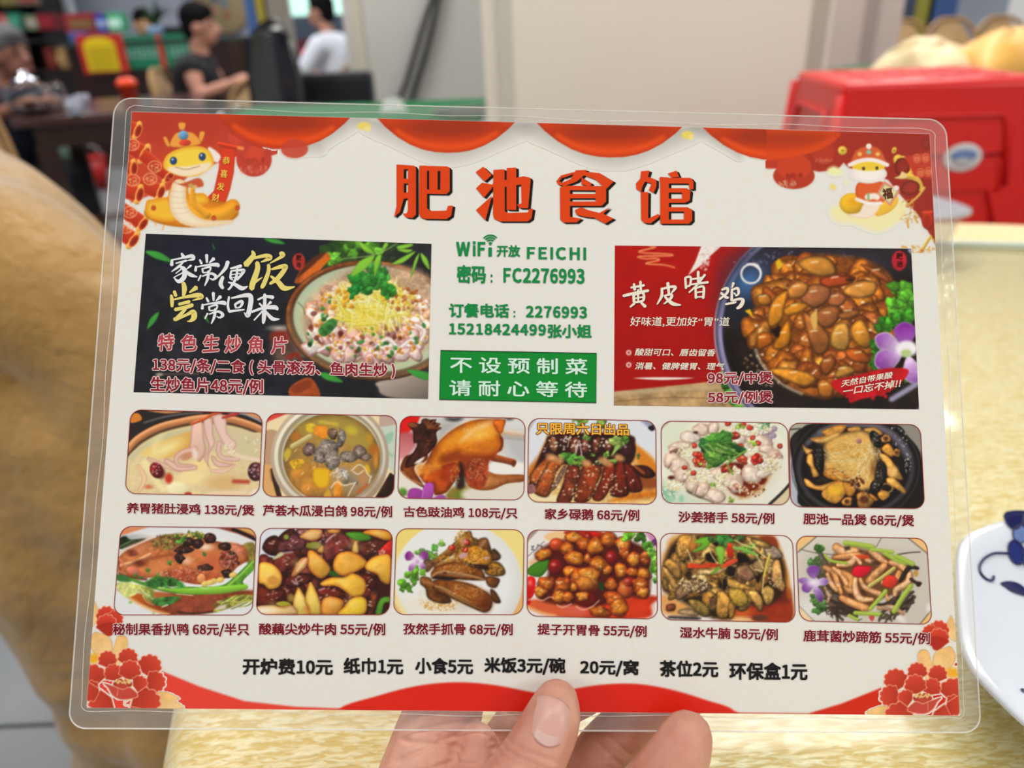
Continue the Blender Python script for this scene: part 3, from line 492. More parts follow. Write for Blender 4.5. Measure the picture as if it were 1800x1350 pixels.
def paint_duck():
    P = dish(195, 920, 'e4e4e4')
    P.p([(100, 40), (460, 40), (300, 90), (110, 150)], 'e08a5c', sm=False, soft=2); P.p([(1250, 50), (1700, 50), (1720, 210), (1500, 120)], '8a3a28', sm=False, soft=2); P.p([(1480, 50), (1720, 55), (1720, 150)], 'd9a85c', sm=False, soft=2); P.l([(1450, 70), (1600, 130), (1730, 200)], 34, '1e1412')
    P.p([(110, 160), (300, 130), (470, 160), (300, 220), (110, 290)], 'b8b4b4', soft=5); P.e(860, 560, 840, 480, 'efefef', soft=12, a=.6)
    P.p([(110, 180), (180, 150), (240, 190), (420, 180), (220, 270), (110, 300)], '23301e', tex=.2, soft=2); P.l([(120, 270), (260, 200)], 12, '6a8a4c')
    P.p([(1560, 260), (1710, 240), (1710, 480), (1560, 420)], '8a7a34', tex=.15, soft=3)
    P.p([(80, 780), (200, 850), (480, 830), (1640, 790), (1680, 860), (1400, 1000), (1000, 1080), (700, 1080), (500, 1010), (220, 880)], '8a3c1c', soft=4, tex=.07); P.p([(200, 860), (320, 820), (520, 960), (760, 1080), (640, 1080), (400, 980)], 'd0641a', soft=5, g=('7a2a0a', 20)); P.l([(230, 890), (450, 1010), (690, 1080)], 26, 'f2c078', soft=4)
    P.p([(700, 960), (1100, 860), (1330, 860), (1340, 960), (1180, 1040), (780, 1060)], '93442c', soft=8, tex=.08); P.l([(800, 1050), (1000, 1070), (1250, 1040)], 20, '3a2014', soft=2)
    P.p([(1360, 900), (1500, 850), (1690, 850), (1690, 910), (1500, 960), (1300, 1040), (1220, 1040)], '9a9a3a', tex=.2, soft=2); P.strands(14, 1450, 930, 180, 60, 200, 12, ['c8cc6a', '5a6a20'], 4, ang=-20, spread=30); P.p([(1270, 990), (1360, 960), (1350, 1010), (1250, 1020)], 'd8c8b8', soft=2)
    P.p([(60, 720), (250, 700), (340, 800), (240, 870), (170, 870)], 'c8cc7a', tex=.08, soft=2); P.p([(270, 730), (400, 740), (530, 800), (520, 940), (420, 900), (340, 800)], 'a4aa4c', tex=.15, soft=2); P.strands(10, 430, 860, 90, 60, 160, 8, ['e0e4a8', '5a6a24'], 5, ang=45, spread=20)
    P.p([(530, 810), (760, 850), (820, 880), (560, 900)], 'b8622c', soft=4); P.p([(510, 900), (640, 870), (830, 870), (740, 950), (640, 980), (520, 960)], '3f7a34', tex=.2, soft=2); P.l([(610, 990), (680, 965)], 12, 'f0e8e0'); P.l([(780, 835), (980, 855)], 10, 'f0d8c8')
    P.p([(95, 420), (160, 340), (280, 280), (480, 190), (700, 130), (1000, 140), (1250, 210), (1560, 260), (1630, 420), (1500, 520), (1380, 640), (1200, 700), (1000, 720), (700, 650), (400, 640), (120, 620), (90, 520)], 'c8703e', bev=60, edge='8a3c1c', tex=.09)
    P.e(560, 540, 160, 80, 'e08a4e', soft=14, a=.8, rot=-10); P.e(330, 300, 180, 60, 'd98a58', rot=-25, soft=12, a=.8); P.e(1060, 340, 220, 80, 'd8804a', soft=14, a=.9); P.e(1130, 280, 70, 34, 'f6d8c0', soft=6); P.e(900, 440, 60, 40, 'f2b894', soft=7); P.e(1220, 470, 130, 100, 'c8603a', soft=14, a=.8); P.e(1480, 300, 110, 60, 'dc8464', rot=20, soft=7, tex=.1)
    P.p([(660, 560), (900, 540), (1150, 600), (1290, 620), (1160, 690), (900, 690), (680, 640)], 'a8482a', soft=7, a=.9, tex=.1); P.l([(420, 430), (700, 370), (760, 380)], 22, '8a3c1e', soft=4, a=.7); P.l([(130, 500), (300, 450), (470, 370)], 44, 'e09a68', sh=.4); P.e(350, 470, 80, 40, '5a1e10', soft=5, a=.8); P.e(250, 350, 70, 44, '7a3a24', soft=3, tex=.2); P.l([(90, 400), (180, 520)], 26, 'd8805c', sh=.4); P.l([(90, 560), (180, 600)], 24, 'c87058'); P.e(270, 560, 80, 40, 'd8785c', rot=20, sh=.3); P.l([(90, 620), (300, 650), (420, 660)], 30, '6a2a18', soft=3)
    P.p([(500, 210), (700, 140), (880, 130), (860, 300), (640, 310), (500, 300)], '9a6a3a', soft=6, a=.9, tex=.22); P.dots(120, 680, 220, 190, 90, 13, ['6a4a24', 'b08848', '4a3018', '7a8a3a'], 7, a=.8); P.pile(30, 920, 150, 200, 40, 14, 30, ['e0c45a', '8a9a3a', '5a7a2a', 'e8cc78'], seed=4)
    for x, y, rx, ry in ((920, 220, 90, 50), (880, 310, 110, 50), (1030, 240, 70, 50), (1170, 180, 70, 60), (1350, 270, 70, 56), (820, 415, 70, 56), (1440, 370, 50, 44), (1370, 590, 60, 60), (1130, 520, 90, 40)):
        P.chunk(x, y, ry, '3a2018', asp=rx/ry, n=9, tex=.25, bev=.4, edge='1c0c08', sh=.5, hl=2, hc='a8907c')
    P.leaf(850, 200, 60, '5aa03a', 4, n=2); P.pile(26, 1400, 440, 90, 90, 14, 34, ['a04a34', 'c86a50', '7a3020'], seed=5)
    P.dots(60, 1400, 420, 110, 120, 9, ['e8a890', '8a3a24'], 6, a=.7); P.dots(70, 860, 600, 300, 70, 8, ['f0b090', 'f8d0b8'], 8, a=.6)
    for x, y in ((705, 480), (1110, 365), (440, 560), (550, 620), (290, 620), (360, 640)): P.leaf(x, y, 34, '4a8a34', int(x), n=2)
    P.p([(75, 610), (180, 620), (420, 700), (520, 640), (760, 650), (870, 740), (1100, 750), (1330, 730), (1480, 620), (1690, 430), (1700, 540), (1570, 680), (1610, 740), (1600, 780), (1300, 830), (900, 840), (600, 800), (380, 730), (200, 670), (80, 670)], '5fa02c', bev=24, edge='3a7a1c', tex=.08)
    P.p([(400, 710), (540, 640), (780, 660), (880, 760), (700, 790), (520, 760)], '3d7f34', tex=.2, soft=3); P.p([(80, 610), (190, 620), (240, 690), (90, 680)], '3a7432', soft=2); P.l([(560, 770, 20), (900, 800, 60), (1300, 790, 90), (1600, 750, 60)], 60, '86c23a', sh=.25, soft=2); P.l([(1400, 730), (1560, 590), (1690, 450)], 22, 'a8d860', soft=3); P.strands(14, 850, 760, 300, 24, 70, 7, ['e8f4d0', 'c8e0a0'], 4, ang=5, spread=30)
    P.e(1075, 650, 46, 56, 'e89a5c', sh=.2); 
    for x, y in ((1220, 685), (1300, 670), (1120, 715), (1180, 700), (1450, 610)): P.e(x, y, 48, 34, 'ecca6c', rot=-15, sh=.2, rim=.15)
    P.e(235, 935, 22, 18, '9ac86a'); P.e(510, 1065, 18, 12, '9ac86a'); P.p([(1440, 560), (1690, 480), (1690, 780), (1630, 760), (1560, 680)], 'b85a24', soft=4, a=.0)
    return P
def paint_lotus_beef():
    P = dish(440, 920, '3a160e')
    P.p([(100, 50), (560, 50), (400, 180), (320, 330), (250, 460), (110, 500)], 'dfe3ea', soft=3)
    P.pile(60, 880, 560, 780, 500, 60, 120, ['5a2416', '6a2a1c', '4a1c12', '743228'], seed=3, hl=3, hc='e8c8b8', tex=.16)
    mt = (([(340, 220), (450, 190), (470, 140), (560, 110), (660, 200), (640, 300), (480, 330), (330, 330)], '74383a'), ([(550, 70), (650, 70), (640, 140), (580, 180)], '8a4a4c'), ([(260, 480), (360, 360), (520, 330), (590, 400), (500, 520), (370, 590)], '6e2a22'), ([(860, 300), (900, 170), (1020, 100), (1110, 110), (1200, 220), (1230, 290), (1100, 340), (960, 440), (880, 430)], '74302a'), ([(1290, 240), (1400, 200), (1600, 210), (1540, 330), (1400, 400), (1290, 340)], '5e2a1c'), ([(90, 740), (240, 780), (400, 780), (410, 850), (280, 970), (90, 970)], '5c1e12'), ([(420, 640), (520, 590), (720, 600), (740, 680), (600, 740), (480, 760), (410, 730)], '66261a'), ([(800, 780), (900, 750), (1080, 790), (1120, 860), (980, 890), (820, 850)], '641f12'), ([(1300, 620), (1420, 600), (1520, 700), (1460, 800), (1380, 740)], '5c1c10'), ([(1420, 790), (1520, 800), (1500, 940), (1450, 1080), (1380, 1080), (1420, 920)], '72341e'), ([(860, 90), (900, 160), (860, 220), (800, 200)], '6a2c2a'))
    for q, c in mt:
        P.p(q, c, bev=34, edge=hexc(c)*.45, tex=.16, sh=.35)
        m = np.mean(q, 0); P.rng = np.random.RandomState(int(m[0]))
        for _ in range(7): 
            x, y = m+(P.rng.rand(2)-.5)*110; P.l([(x, y), (x+22, y-10+P.rng.rand()*20)], 8, 'f0d8cc', a=.8)
    for q in ([(900, 220), (960, 160), (1010, 130)], [(400, 350), (500, 340)], [(500, 680), (560, 720), (540, 660)], [(820, 790), (880, 770)]): P.l(q, 18, 'd8c0c4', soft=2, a=.8)
    P.p([(1130, 120), (1240, 100), (1400, 120), (1435, 180), (1380, 205), (1240, 200)], '4f8c26', bev=20, edge='2f6414', sh=.3); P.p([(680, 240), (780, 220), (850, 250), (790, 300), (680, 290)], '7a7a2a', sh=.3); P.e(430, 160, 30, 30, '8a9a3c'); P.p([(940, 570), (1020, 560), (1060, 620), (950, 620)], '2a5a1e'); P.p([(270, 420), (360, 340), (400, 370), (310, 420)], 'c8c894', soft=2)
    P.p([(1510, 960), (1560, 880), (1660, 870), (1660, 930), (1590, 950), (1560, 1080), (1490, 1080)], '56922a', bev=18, edge='2c5c14', sh=.2); P.p([(310, 950), (400, 920), (490, 960), (420, 1000)], 'a8a028'); P.e(480, 880, 40, 50, '8a6a24', soft=3); P.p([(1580, 1000), (1660, 950), (1650, 1080), (1570, 1080)], '2a1a14')
    P.p([(1520, 340), (1620, 230), (1690, 200), (1680, 380), (1560, 380)], 'cf2a22', tex=.1, sh=.2)
    P.dots(12, 1560, 340, 40, 40, 9, ['f4d0c8'], 3)
    y1, ed = 'f0b83c', 'c87a1c'
    lo = (([(1340, 110), (1440, 70), (1650, 90), (1680, 180), (1600, 200), (1500, 160)], 'e8a234'), ([(590, 150), (720, 70), (850, 75), (830, 170), (740, 205), (640, 185)], 'e8b070'), ([(930, 80), (1060, 75), (1040, 110), (940, 110)], 'e8a040'), ([(110, 480), (240, 470), (350, 560), (380, 660), (340, 750), (230, 780), (160, 720), (100, 690)], 'f4c050'), ([(680, 380), (700, 320), (760, 330), (870, 420), (945, 530), (880, 640), (800, 640), (700, 540)], 'e8a63c'), ([(990, 450), (1060, 350), (1200, 335), (1330, 400), (1390, 480), (1280, 560), (1110, 620), (1000, 560)], 'edaa3a'), ([(1370, 480), (1480, 390), (1660, 385), (1660, 700), (1560, 690), (1500, 600), (1380, 550)], 'f0b63e'), ([(840, 700), (960, 640), (1110, 640), (1210, 590), (1330, 640), (1375, 730), (1340, 840), (1220, 870), (1120, 800), (1010, 740), (860, 740)], 'f2bc3e'), ([(520, 1080), (510, 950), (540, 820), (580, 765), (640, 860), (690, 1000), (700, 1080)], 'efd068'), ([(690, 1000), (655, 900), (690, 740), (720, 695), (780, 800), (850, 1000), (840, 1080), (720, 1080)], 'efcb5a'), ([(855, 1080), (850, 930), (920, 870), (1040, 880), (1110, 940), (1040, 1080)], 'e09a3c'), ([(1040, 1080), (1120, 980), (1200, 890), (1320, 865), (1385, 930), (1340, 1080)], 'f2c838'), ([(80, 990), (240, 970), (380, 990), (500, 970), (540, 1080), (80, 1080)], 'eec88c'), ([(1210, 330), (1250, 200), (1285, 300), (1275, 350)], 'e8c068'), ([(800, 320), (860, 260), (870, 330), (840, 350)], 'd89a4c'), ([(490, 600), (600, 420), (690, 410), (660, 510), (540, 620)], 'dca068'))
    for q, c in lo:
        P.p(q, '2a0e08', soft=4, a=.6); P.p(q, c, bev=36, edge=hexc(c)*np.array([.8, .62, .45]), tex=.025, sh=.22)
        m = np.mean(q, 0); P.e(m[0]-20, m[1]-30, 46, 30, 'fbe08c', rot=20, soft=12, a=.6)
    P.e(270, 680, 66, 60, 'cf8a3a', soft=4, a=.8); P.e(900, 560, 40, 60, 'c08a34', rot=40, soft=4, a=.8); P.e(1190, 410, 60, 40, 'd8923a', soft=9, a=.7); P.e(1300, 780, 40, 40, 'e0962c', soft=6, a=.6); P.l([(1010, 700), (1100, 760)], 14, 'c87a24', soft=4, a=.6); P.l([(1500, 520), (1560, 490)], 20, 'd8942c', soft=5, a=.7); P.e(160, 1030, 130, 40, 'fbf0e0', soft=6, a=.8); P.l([(560, 560), (660, 430)], 16, 'f6dcb8', soft=3); P.l([(650, 1000), (690, 1060)], 20, 'e8843c', soft=5)
    return P
def paint_cumin_bones():
    P = dish(680, 925, 'f2dc8a')
    P.p([(100, 30), (700, 30), (130, 330)], 'f0d878', sm=False, soft=4); P.p([(1450, 1060), (1620, 700), (1620, 1060)], 'e8b06a', sm=False, soft=4); P.p([(90, 900), (180, 1060), (80, 1060)], 'e8c07a', soft=3)
    P.e(850, 640, 760, 690, 'e2e2de', rot=15, soft=2, sh=.04); P.e(800, 660, 690, 620, 'ebebe8', rot=10, soft=16)
    P.e(700, 930, 330, 80, 'ecdcb0', soft=20, a=.8); P.dots(140, 640, 930, 230, 70, 8, ['e0a44a', 'd08a2a', 'eec888', 'c87a24'], 5, a=.75); P.dots(60, 460, 850, 90, 120, 5, ['e0c070', 'd8b060'], 6, a=.6); P.e(940, 960, 110, 40, 'd0c4c4', soft=12, a=.7)
    br = ['7a4416', '8a4e1a', '6a3812', '93561e']
    for q, c in (([(520, 420), (700, 290), (870, 130), (960, 60), (1000, 70), (1020, 130), (1080, 160), (1060, 240), (800, 330), (640, 420), (540, 460)], '98601e'), ([(1090, 160), (1180, 140), (1220, 220), (1240, 340), (1120, 300), (1060, 260)], '7c4a20'), ([(1240, 300), (1280, 270), (1350, 350), (1320, 400), (1240, 400)], '5e3a20'), ([(1210, 430), (1330, 430), (1400, 520), (1380, 580), (1240, 590), (1160, 540)], '8a5a1e'), ([(800, 360), (960, 240), (1100, 230), (1240, 330), (1240, 430), (1170, 470), (1000, 450), (880, 400)], 'b0701e'), ([(440, 410), (540, 400), (540, 480), (470, 540)], '7c5236'), ([(560, 460), (800, 390), (920, 420), (800, 460), (600, 500)], '8a5420'), ([(1180, 600), (1330, 620), (1320, 690), (1280, 730), (1200, 700)], '6e3a16'), ([(1230, 750), (1290, 780), (1350, 900), (1260, 890)], '583212'), ([(410, 600), (520, 620), (560, 720), (720, 820), (760, 900), (620, 910), (490, 850), (460, 740), (400, 680)], '7e4616'), ([(530, 550), (600, 480), (800, 420), (980, 460), (1110, 500), (1170, 620), (1100, 640), (860, 630), (600, 600), (540, 620)], '84430f'), ([(560, 640), (760, 640), (980, 680), (1150, 760), (1240, 840), (1240, 960), (1160, 1020), (1000, 960), (760, 850), (600, 780), (550, 720)], '80420f')):
        P.p(q, '2c1408', soft=4, a=.7); P.p(q, c, bev=30, edge=hexc(c)*.5, tex=.15, sh=.25)
    P.e(800, 500, 180, 46, 'a8601c', rot=-5, soft=12, a=.7); P.e(930, 760, 220, 60, 'a05c1c', rot=20, soft=14, a=.7); P.e(1180, 900, 60, 90, '5c2208', soft=12, a=.7)
    P.l([(560, 610, 30), (760, 620, 40), (840, 620, 10)], 40, '1e0e08', soft=2); P.l([(900, 410, 20), (1000, 460, 40), (1160, 490, 60), (1200, 500, 30)], 40, '2a1408', soft=3); P.l([(540, 590, 34), (620, 545, 44), (760, 550, 50), (1000, 590, 40), (1150, 630, 24)], 40, 'b5814e', sh=.3, edge='7a4a20'); P.l([(680, 555), (800, 565), (900, 590)], 30, '8a6244', soft=3, a=.8); P.e(690, 555, 26, 12, '4a2414')
    P.l([(580, 715, 30), (660, 740, 50), (800, 830, 40), (1000, 930, 24), (1130, 990, 20)], 36, '9a6c38', sh=.3, edge='6a3e14'); P.l([(570, 705), (680, 730), (800, 800), (1000, 900)], 8, 'd8b078', a=.8); P.l([(420, 640), (540, 690)], 40, 'b07038', soft=3, tex=.1); P.l([(600, 450), (800, 400)], 14, 'c88a4a', soft=2); P.l([(540, 410), (760, 260), (880, 150)], 14, 'c8903a', soft=3, a=.8); P.l([(1100, 250), (1170, 170)], 26, 'a07850', soft=2)
    P.e(860, 290, 100, 26, '4a2410', rot=-20, soft=4, a=.8)
    P.dots(240, 1000, 350, 220, 100, 9, ['d89a2e', 'e0a838', '8a4a10', 'c07a1e', 'f0c060'], 7, a=.8); P.dots(110, 900, 150, 100, 100, 8, ['d89a2e', 'e0b040', '8a5010'], 8, a=.7); P.dots(70, 690, 390, 120, 40, 8, ['e0a438', 'b87420'], 9, a=.7); P.dots(90, 860, 500, 230, 60, 6, ['e8b060', 'f4d090'], 10, a=.55); P.dots(120, 960, 760, 230, 90, 6, ['e0a058', 'f0c890'], 11, a=.55); P.dots(60, 1300, 510, 80, 60, 8, ['d0a040', '4a2c10'], 12, a=.8)
    for x, y, r in ((945, 190, 46), (770, 255, 40), (935, 280, 36)): P.chunk(x, y, r, 'd8321e', n=8, tex=.1, hl=3)
    P.e(905, 180, 34, 44, 'c8a088', soft=3, a=.7); P.e(905, 345, 50, 32, 'c49aa0', rot=-20, soft=2); P.e(1180, 375, 30, 20, 'c89a90', soft=2)
    for x, y, r, c in ((560, 240, 60, '5aa03a'), (660, 210, 50, '86b84a'), (420, 300, 60, '76a850'), (500, 330, 70, '5c9a3c'), (350, 310, 30, '8ab868'), (350, 540, 110, '6cae28'), (260, 570, 50, '78b43c'), (210, 720, 100, '68ac2c'), (320, 650, 60, '5c9a30'), (560, 350, 40, '7aa83c')): P.leaf(x, y, r, c, int(x+y), n=3)
    P.petal(330, 370, 120, 110, 195, 'b060a8', '6c1c74'); P.petal(380, 370, 120, 110, -20, 'a85aa4', '7a2478'); P.petal(350, 410, 150, 70, 125, 'f0e0f0', '8a3c94'); P.petal(380, 410, 120, 70, 55, 'f0e0f0', '8a3c94'); P.e(360, 395, 60, 40, 'ead8ea', soft=4); P.e(362, 425, 24, 30, 'd0a8d0', soft=2)
    return P
def paint_grape_ribs():
    P = dish(915, 925, 'e9e4de')
    P.p([(75, 40), (220, 40), (80, 190)], 'a89488', sm=False, soft=2); P.p([(1480, 60), (1620, 70), (1620, 260), (1560, 200)], 'd088b8', soft=4); P.e(1590, 190, 40, 40, '6a2a7a')
    P.l([(90, 355), (150, 300), (280, 180)], 8, '55525c', a=.9); P.dots(12, 200, 250, 70, 60, 9, ['3a3840'], 4)
    P.p([(80, 940), (200, 860), (1550, 820), (1540, 940), (1480, 1090), (700, 1090), (400, 1060), (200, 1010)], 'd8541c', soft=5, g=('c8280c', 0), tex=.05); P.p([(90, 900), (400, 880), (640, 900), (780, 1040), (500, 1060), (250, 1010)], 'd8603a', soft=8, a=.8); P.e(1400, 960, 130, 100, 'dc3c10', soft=14, a=.8); P.l([(90, 960), (260, 1030), (400, 1060)], 30, 'f0b070', soft=5); P.e(680, 1000, 120, 50, 'd8605c', soft=12, a=.7)
    P.p([(280, 140), (330, 80), (520, 60), (560, 180), (400, 190)], 'f0c48c', soft=3); P.p([(520, 60), (940, 60), (1000, 160), (700, 180)], 'b02a14', soft=3); P.p([(790, 70), (880, 70), (940, 130), (840, 130)], 'dd1c12'); P.p([(100, 420), (250, 330), (330, 400), (150, 480)], 'e8b080', soft=5, a=.8); P.p([(1300, 200), (1420, 260), (1380, 310), (1300, 290)], 'eed8cc')
    P.p([(170, 330), (500, 160), (1100, 130), (1500, 280), (1540, 560), (1500, 840), (1250, 840), (900, 960), (660, 930), (400, 920), (200, 830), (330, 540)], '521408', soft=6)
    P.p([(80, 510), (200, 420), (330, 395), (320, 500), (230, 600), (90, 570)], '42801e', bev=26, edge='2a5a12', sh=.2); P.p([(80, 620), (150, 600), (180, 660), (150, 820), (80, 860)], 'd81010', sh=.2, tex=.05); P.e(110, 670, 26, 30, 'f49090', soft=5, a=.8); P.e(90, 890, 30, 40, 'c01010')
    for x, y, rx, ry, c in ((425, 215, 86, 76, 'c8431c'), (412, 480, 86, 95, '8a1410'), (1075, 375, 75, 90, '8c1512'), (1240, 750, 96, 110, 'b8441c'), (1280, 660, 70, 60, '9a1c14'), (780, 870, 130, 90, '7a140c'), (800, 130, 50, 60, '8c1412')):
        P.e(x, y, rx, ry, c, sh=.45, rim=.35); P.e(x-rx*.25, y-ry*.3, rx*.2, ry*.14, 'f6c0b0', soft=4, a=.8)
    P.e(1215, 730, 40, 60, 'd88a3c', soft=10, a=.8)
    pc = ((270, 330, 100, 66, -25), (550, 260, 90, 80, -30), (630, 130, 110, 70, 0), (760, 210, 110, 70, 20), (890, 230, 100, 110, 0), (1040, 150, 90, 100, 0), (1220, 210, 100, 90, 10), (1230, 320, 60, 70, 0), (640, 370, 130, 90, 5), (790, 380, 40, 60, 0), (1340, 390, 80, 90, 0), (1470, 380, 66, 90, 0), (940, 450, 120, 90, 25), (1030, 520, 60, 60, 0), (1190, 520, 80, 90, 0), (1330, 540, 80, 50, 10), (1460, 560, 90, 66, 20), (1410, 700, 90, 110, 0), (1450, 780, 80, 70, 0), (1070, 690, 84, 78, 0), (600, 540, 110, 70, 0), (700, 600, 120, 100, 0), (810, 580, 130, 110, 20), (740, 680, 120, 80, 0), (620, 720, 60, 66, 0), (300, 680, 110, 90, -15), (240, 770, 80, 70, 0), (490, 700, 100, 110, 10), (450, 830, 80, 90, 0), (560, 840, 70, 70, 0), (730, 830, 80, 60, 0), (1120, 860, 130, 90, 20), (1170, 960, 100, 110, 20), (940, 1010, 130, 70, 10))
    for i, (x, y, rx, ry, rot) in enumerate(pc):
        P.rng = np.random.RandomState(i+40); c = ['cf7a1e', 'c2661a', 'd6862a', 'b85a18'][i % 4]
        P.chunk(x+6, y+12, ry*1.05, '4a1206', asp=rx/ry, rot=rot, n=11, jag=.12, sh=0, tex=0, a=.55)
        P.chunk(x, y, ry, c, asp=rx/ry, rot=rot, n=12, jag=.16, bev=.55, edge='7a2a0a', sh=.4, tex=.13, hl=4, hc='fbd8a8')
        for k in range(4): P.e(x+(P.rng.rand()-.5)*rx*1.3, y+(P.rng.rand()-.5)*ry*1.3, ry*.28, ry*.22, hexc(c)*1.15, soft=4, a=.5, sh=.5)
    P.e(770, 640, 100, 60, 'eeaa44', rot=20, soft=14, a=.6); P.p([(930, 660), (990, 680), (980, 760), (930, 740)], '1e3a10', soft=2)
    for q in ([(90, 870), (180, 860), (260, 880), (340, 840), (390, 850)], [(430, 930), (500, 960), (600, 920)], [(660, 950), (740, 990), (850, 950), (930, 880)]): P.l(q, 14, 'f4c8b4', soft=2, a=.8)
    for x, y, r, c in ((1290, 120, 90, '7ac034'), (1440, 130, 80, '3c6a1c'), (1500, 250, 90, '5aa030'), (1580, 350, 70, '78b83c'), (1580, 500, 90, '6ab034'), (1600, 640, 50, '6aa850'), (1540, 290, 50, '8cc84c')): P.leaf(x, y, r, c, int(x+y), n=4)
    P.l([(1180, 300), (1150, 180)], 10, 'f4d8c0', a=.6)
    return P
def paint_brisket():
    P = dish(1150, 930, 'e8e4dc')
    P.p([(80, 780), (260, 820), (520, 960), (540, 1030), (120, 1010)], 'e0a05a', soft=8); P.p([(130, 250), (300, 60), (1200, 60), (1430, 100), (1560, 420), (1600, 640), (1620, 1090), (1100, 1090), (700, 1050), (300, 800), (90, 700), (90, 380)], 'd9984a', soft=7)
    P.p([(960, 960), (1150, 900), (1420, 740), (1590, 700), (1620, 1090), (1180, 1090), (960, 1020)], '9c3010', soft=4, tex=.05); P.p([(1420, 780), (1600, 720), (1590, 860), (1400, 900), (1280, 960)], '6a1c10', soft=8, a=.8); P.e(1040, 990, 110, 50, 'cf5a1e', soft=9); P.p([(1000, 1040), (1130, 1050), (1150, 1090), (960, 1090)], 'eec080', soft=6); P.e(1250, 1050, 90, 36, '5a3424', soft=3); P.p([(1240, 90), (1420, 90), (1470, 230), (1330, 170)], '8c3414', soft=4); P.l([(1500, 370), (1560, 560), (1600, 800)], 44, 'c06a1e', soft=6, a=.8)
    P.p([(200, 1030), (520, 1040), (510, 1075), (190, 1060)], '3a3434', soft=3, tex=.3)
    P.p([(120, 380), (330, 100), (1100, 80), (1500, 320), (1540, 700), (1380, 880), (1000, 920), (900, 1060), (740, 1060), (640, 1030), (260, 820), (100, 690)], '2a180c', soft=7)
    cs = ['a8762e', 'b98a42', '8a5a28', 'c99a4c', '74482a', '9a6c30', 'caa05a']
    P.pile(110, 800, 500, 640, 420, 46, 90, cs, seed=12, tex=.16, asp=(1., 2.), jag=.25)
    for q, c in (([(300, 80), (450, 80), (420, 200), (400, 330), (280, 320), (260, 240)], 'cf9440'), ([(110, 400), (180, 350), (300, 440), (320, 560), (270, 590), (180, 500)], 'a87a3a'), ([(90, 450), (150, 470), (260, 620), (300, 690), (220, 700), (150, 580)], 'cc9650'), ([(90, 560), (150, 600), (170, 700), (110, 720)], '8a6a34'), ([(250, 740), (320, 650), (420, 590), (560, 600), (690, 680), (620, 740), (460, 740), (320, 830), (260, 820)], '74563c'), ([(860, 590), (1000, 620), (1140, 690), (1120, 720), (900, 690)], 'd39a44'), ([(890, 730), (1000, 700), (1110, 790), (1090, 890), (990, 920), (900, 830)], 'a8842c'), ([(730, 760), (800, 730), (880, 800), (900, 870), (860, 1040), (780, 1060), (730, 980)], 'c08a3e'), ([(880, 880), (950, 900), (950, 1010), (890, 1060)], 'a0702c'), ([(1110, 750), (1200, 730), (1290, 850), (1260, 980), (1180, 880)], 'bf924a'), ([(1270, 740), (1340, 670), (1420, 730), (1400, 850), (1330, 900)], 'd8a857'), ([(1400, 400), (1480, 370), (1520, 560), (1560, 680), (1500, 740), (1400, 620)], 'd29a58'), ([(980, 450), (1100, 430), (1190, 530), (1170, 600), (1060, 610), (980, 560)], '8a6646'), ([(1160, 420), (1250, 350), (1340, 400), (1280, 520), (1200, 500)], '90704a'), ([(520, 480), (700, 470), (960, 420), (950, 460), (840, 490), (760, 530), (530, 540)], 'e0b478'), ([(400, 850), (520, 840), (640, 940), (650, 1030), (540, 1020)], '8f7234'), ([(1300, 230), (1420, 200), (1520, 300), (1480, 350), (1340, 330)], 'a08a70'), ([(1160, 120), (1330, 160), (1380, 230), (1220, 200)], 'b8924c'), ([(300, 960), (420, 940), (520, 1000), (480, 1030), (300, 1000)], 'b5946c'), ([(150, 900), (240, 890), (240, 960), (150, 970)], '7a3c24'), ([(660, 830), (740, 780), (720, 960), (660, 960)], '7a5430')):
        P.p(q, '1c0e06', soft=4, a=.6); P.p(q, c, bev=26, edge=hexc(c)*.5, tex=.14, sh=.3)
    P.e(1080, 540, 70, 40, '9a5a50', rot=60, soft=4, a=.5); P.l([(900, 720), (1080, 830)], 20, 'dcb45c', soft=4, a=.7)
    for q in ([(980, 280), (1080, 300), (1130, 380), (1000, 400)], [(870, 440), (960, 460), (940, 560), (860, 540)], [(790, 640), (850, 580), (860, 680), (800, 700)], [(1190, 560), (1260, 560), (1230, 640)], [(600, 300), (700, 280), (740, 390), (640, 380)], [(680, 160), (760, 160), (740, 210)]): P.p(q, '140b06', soft=3)
    P.dots(60, 460, 650, 170, 100, 9, ['f0e0b8', 'e0c48a'], 4, el=1.5); P.dots(60, 320, 280, 90, 160, 9, ['e8c884', '8a5a24'], 5); P.dots(80, 1430, 560, 90, 140, 8, ['e8c080', 'f4d8a0'], 6, a=.6); P.strands(60, 700, 700, 500, 250, 110, 7, ['e8c070', '5a3414', 'caa050'], 7, a=.5)
    gr = '6fb42c'
    P.p([(430, 150), (520, 120), (640, 90), (660, 170), (600, 230), (480, 275), (460, 250), (560, 180), (440, 170)], gr, bev=20, edge='4a8a1a', sh=.2); P.p([(725, 220), (760, 200), (820, 220), (830, 330), (790, 440), (720, 520), (660, 530), (740, 450), (760, 360), (730, 280)], '84bc3c', bev=20, edge='5c9426', sh=.1); P.leaf(830, 110, 110, '4a9a44', 7, n=5); P.leaf(1010, 100, 50, '4a7a34', 8, n=3); P.leaf(1120, 230, 90, '78ae3c', 9, n=3); P.l([(940, 220), (1100, 260), (1220, 310)], 30, '7ab44c', sh=.3); P.leaf(680, 130, 60, '3a6a2a', 10, n=3)
    P.p([(390, 430), (440, 400), (560, 420), (620, 400), (760, 410), (780, 440), (600, 460), (420, 460)], 'd0421c', sh=.3, tex=.06); P.p([(800, 440), (880, 370), (970, 350), (985, 380), (900, 430), (820, 460)], 'd84a24', sh=.3); P.p([(870, 160), (920, 200), (940, 320), (880, 340), (860, 280)], 'c23014', sh=.3, tex=.06); P.e(450, 190, 40, 60, 'c87a2c', soft=5)
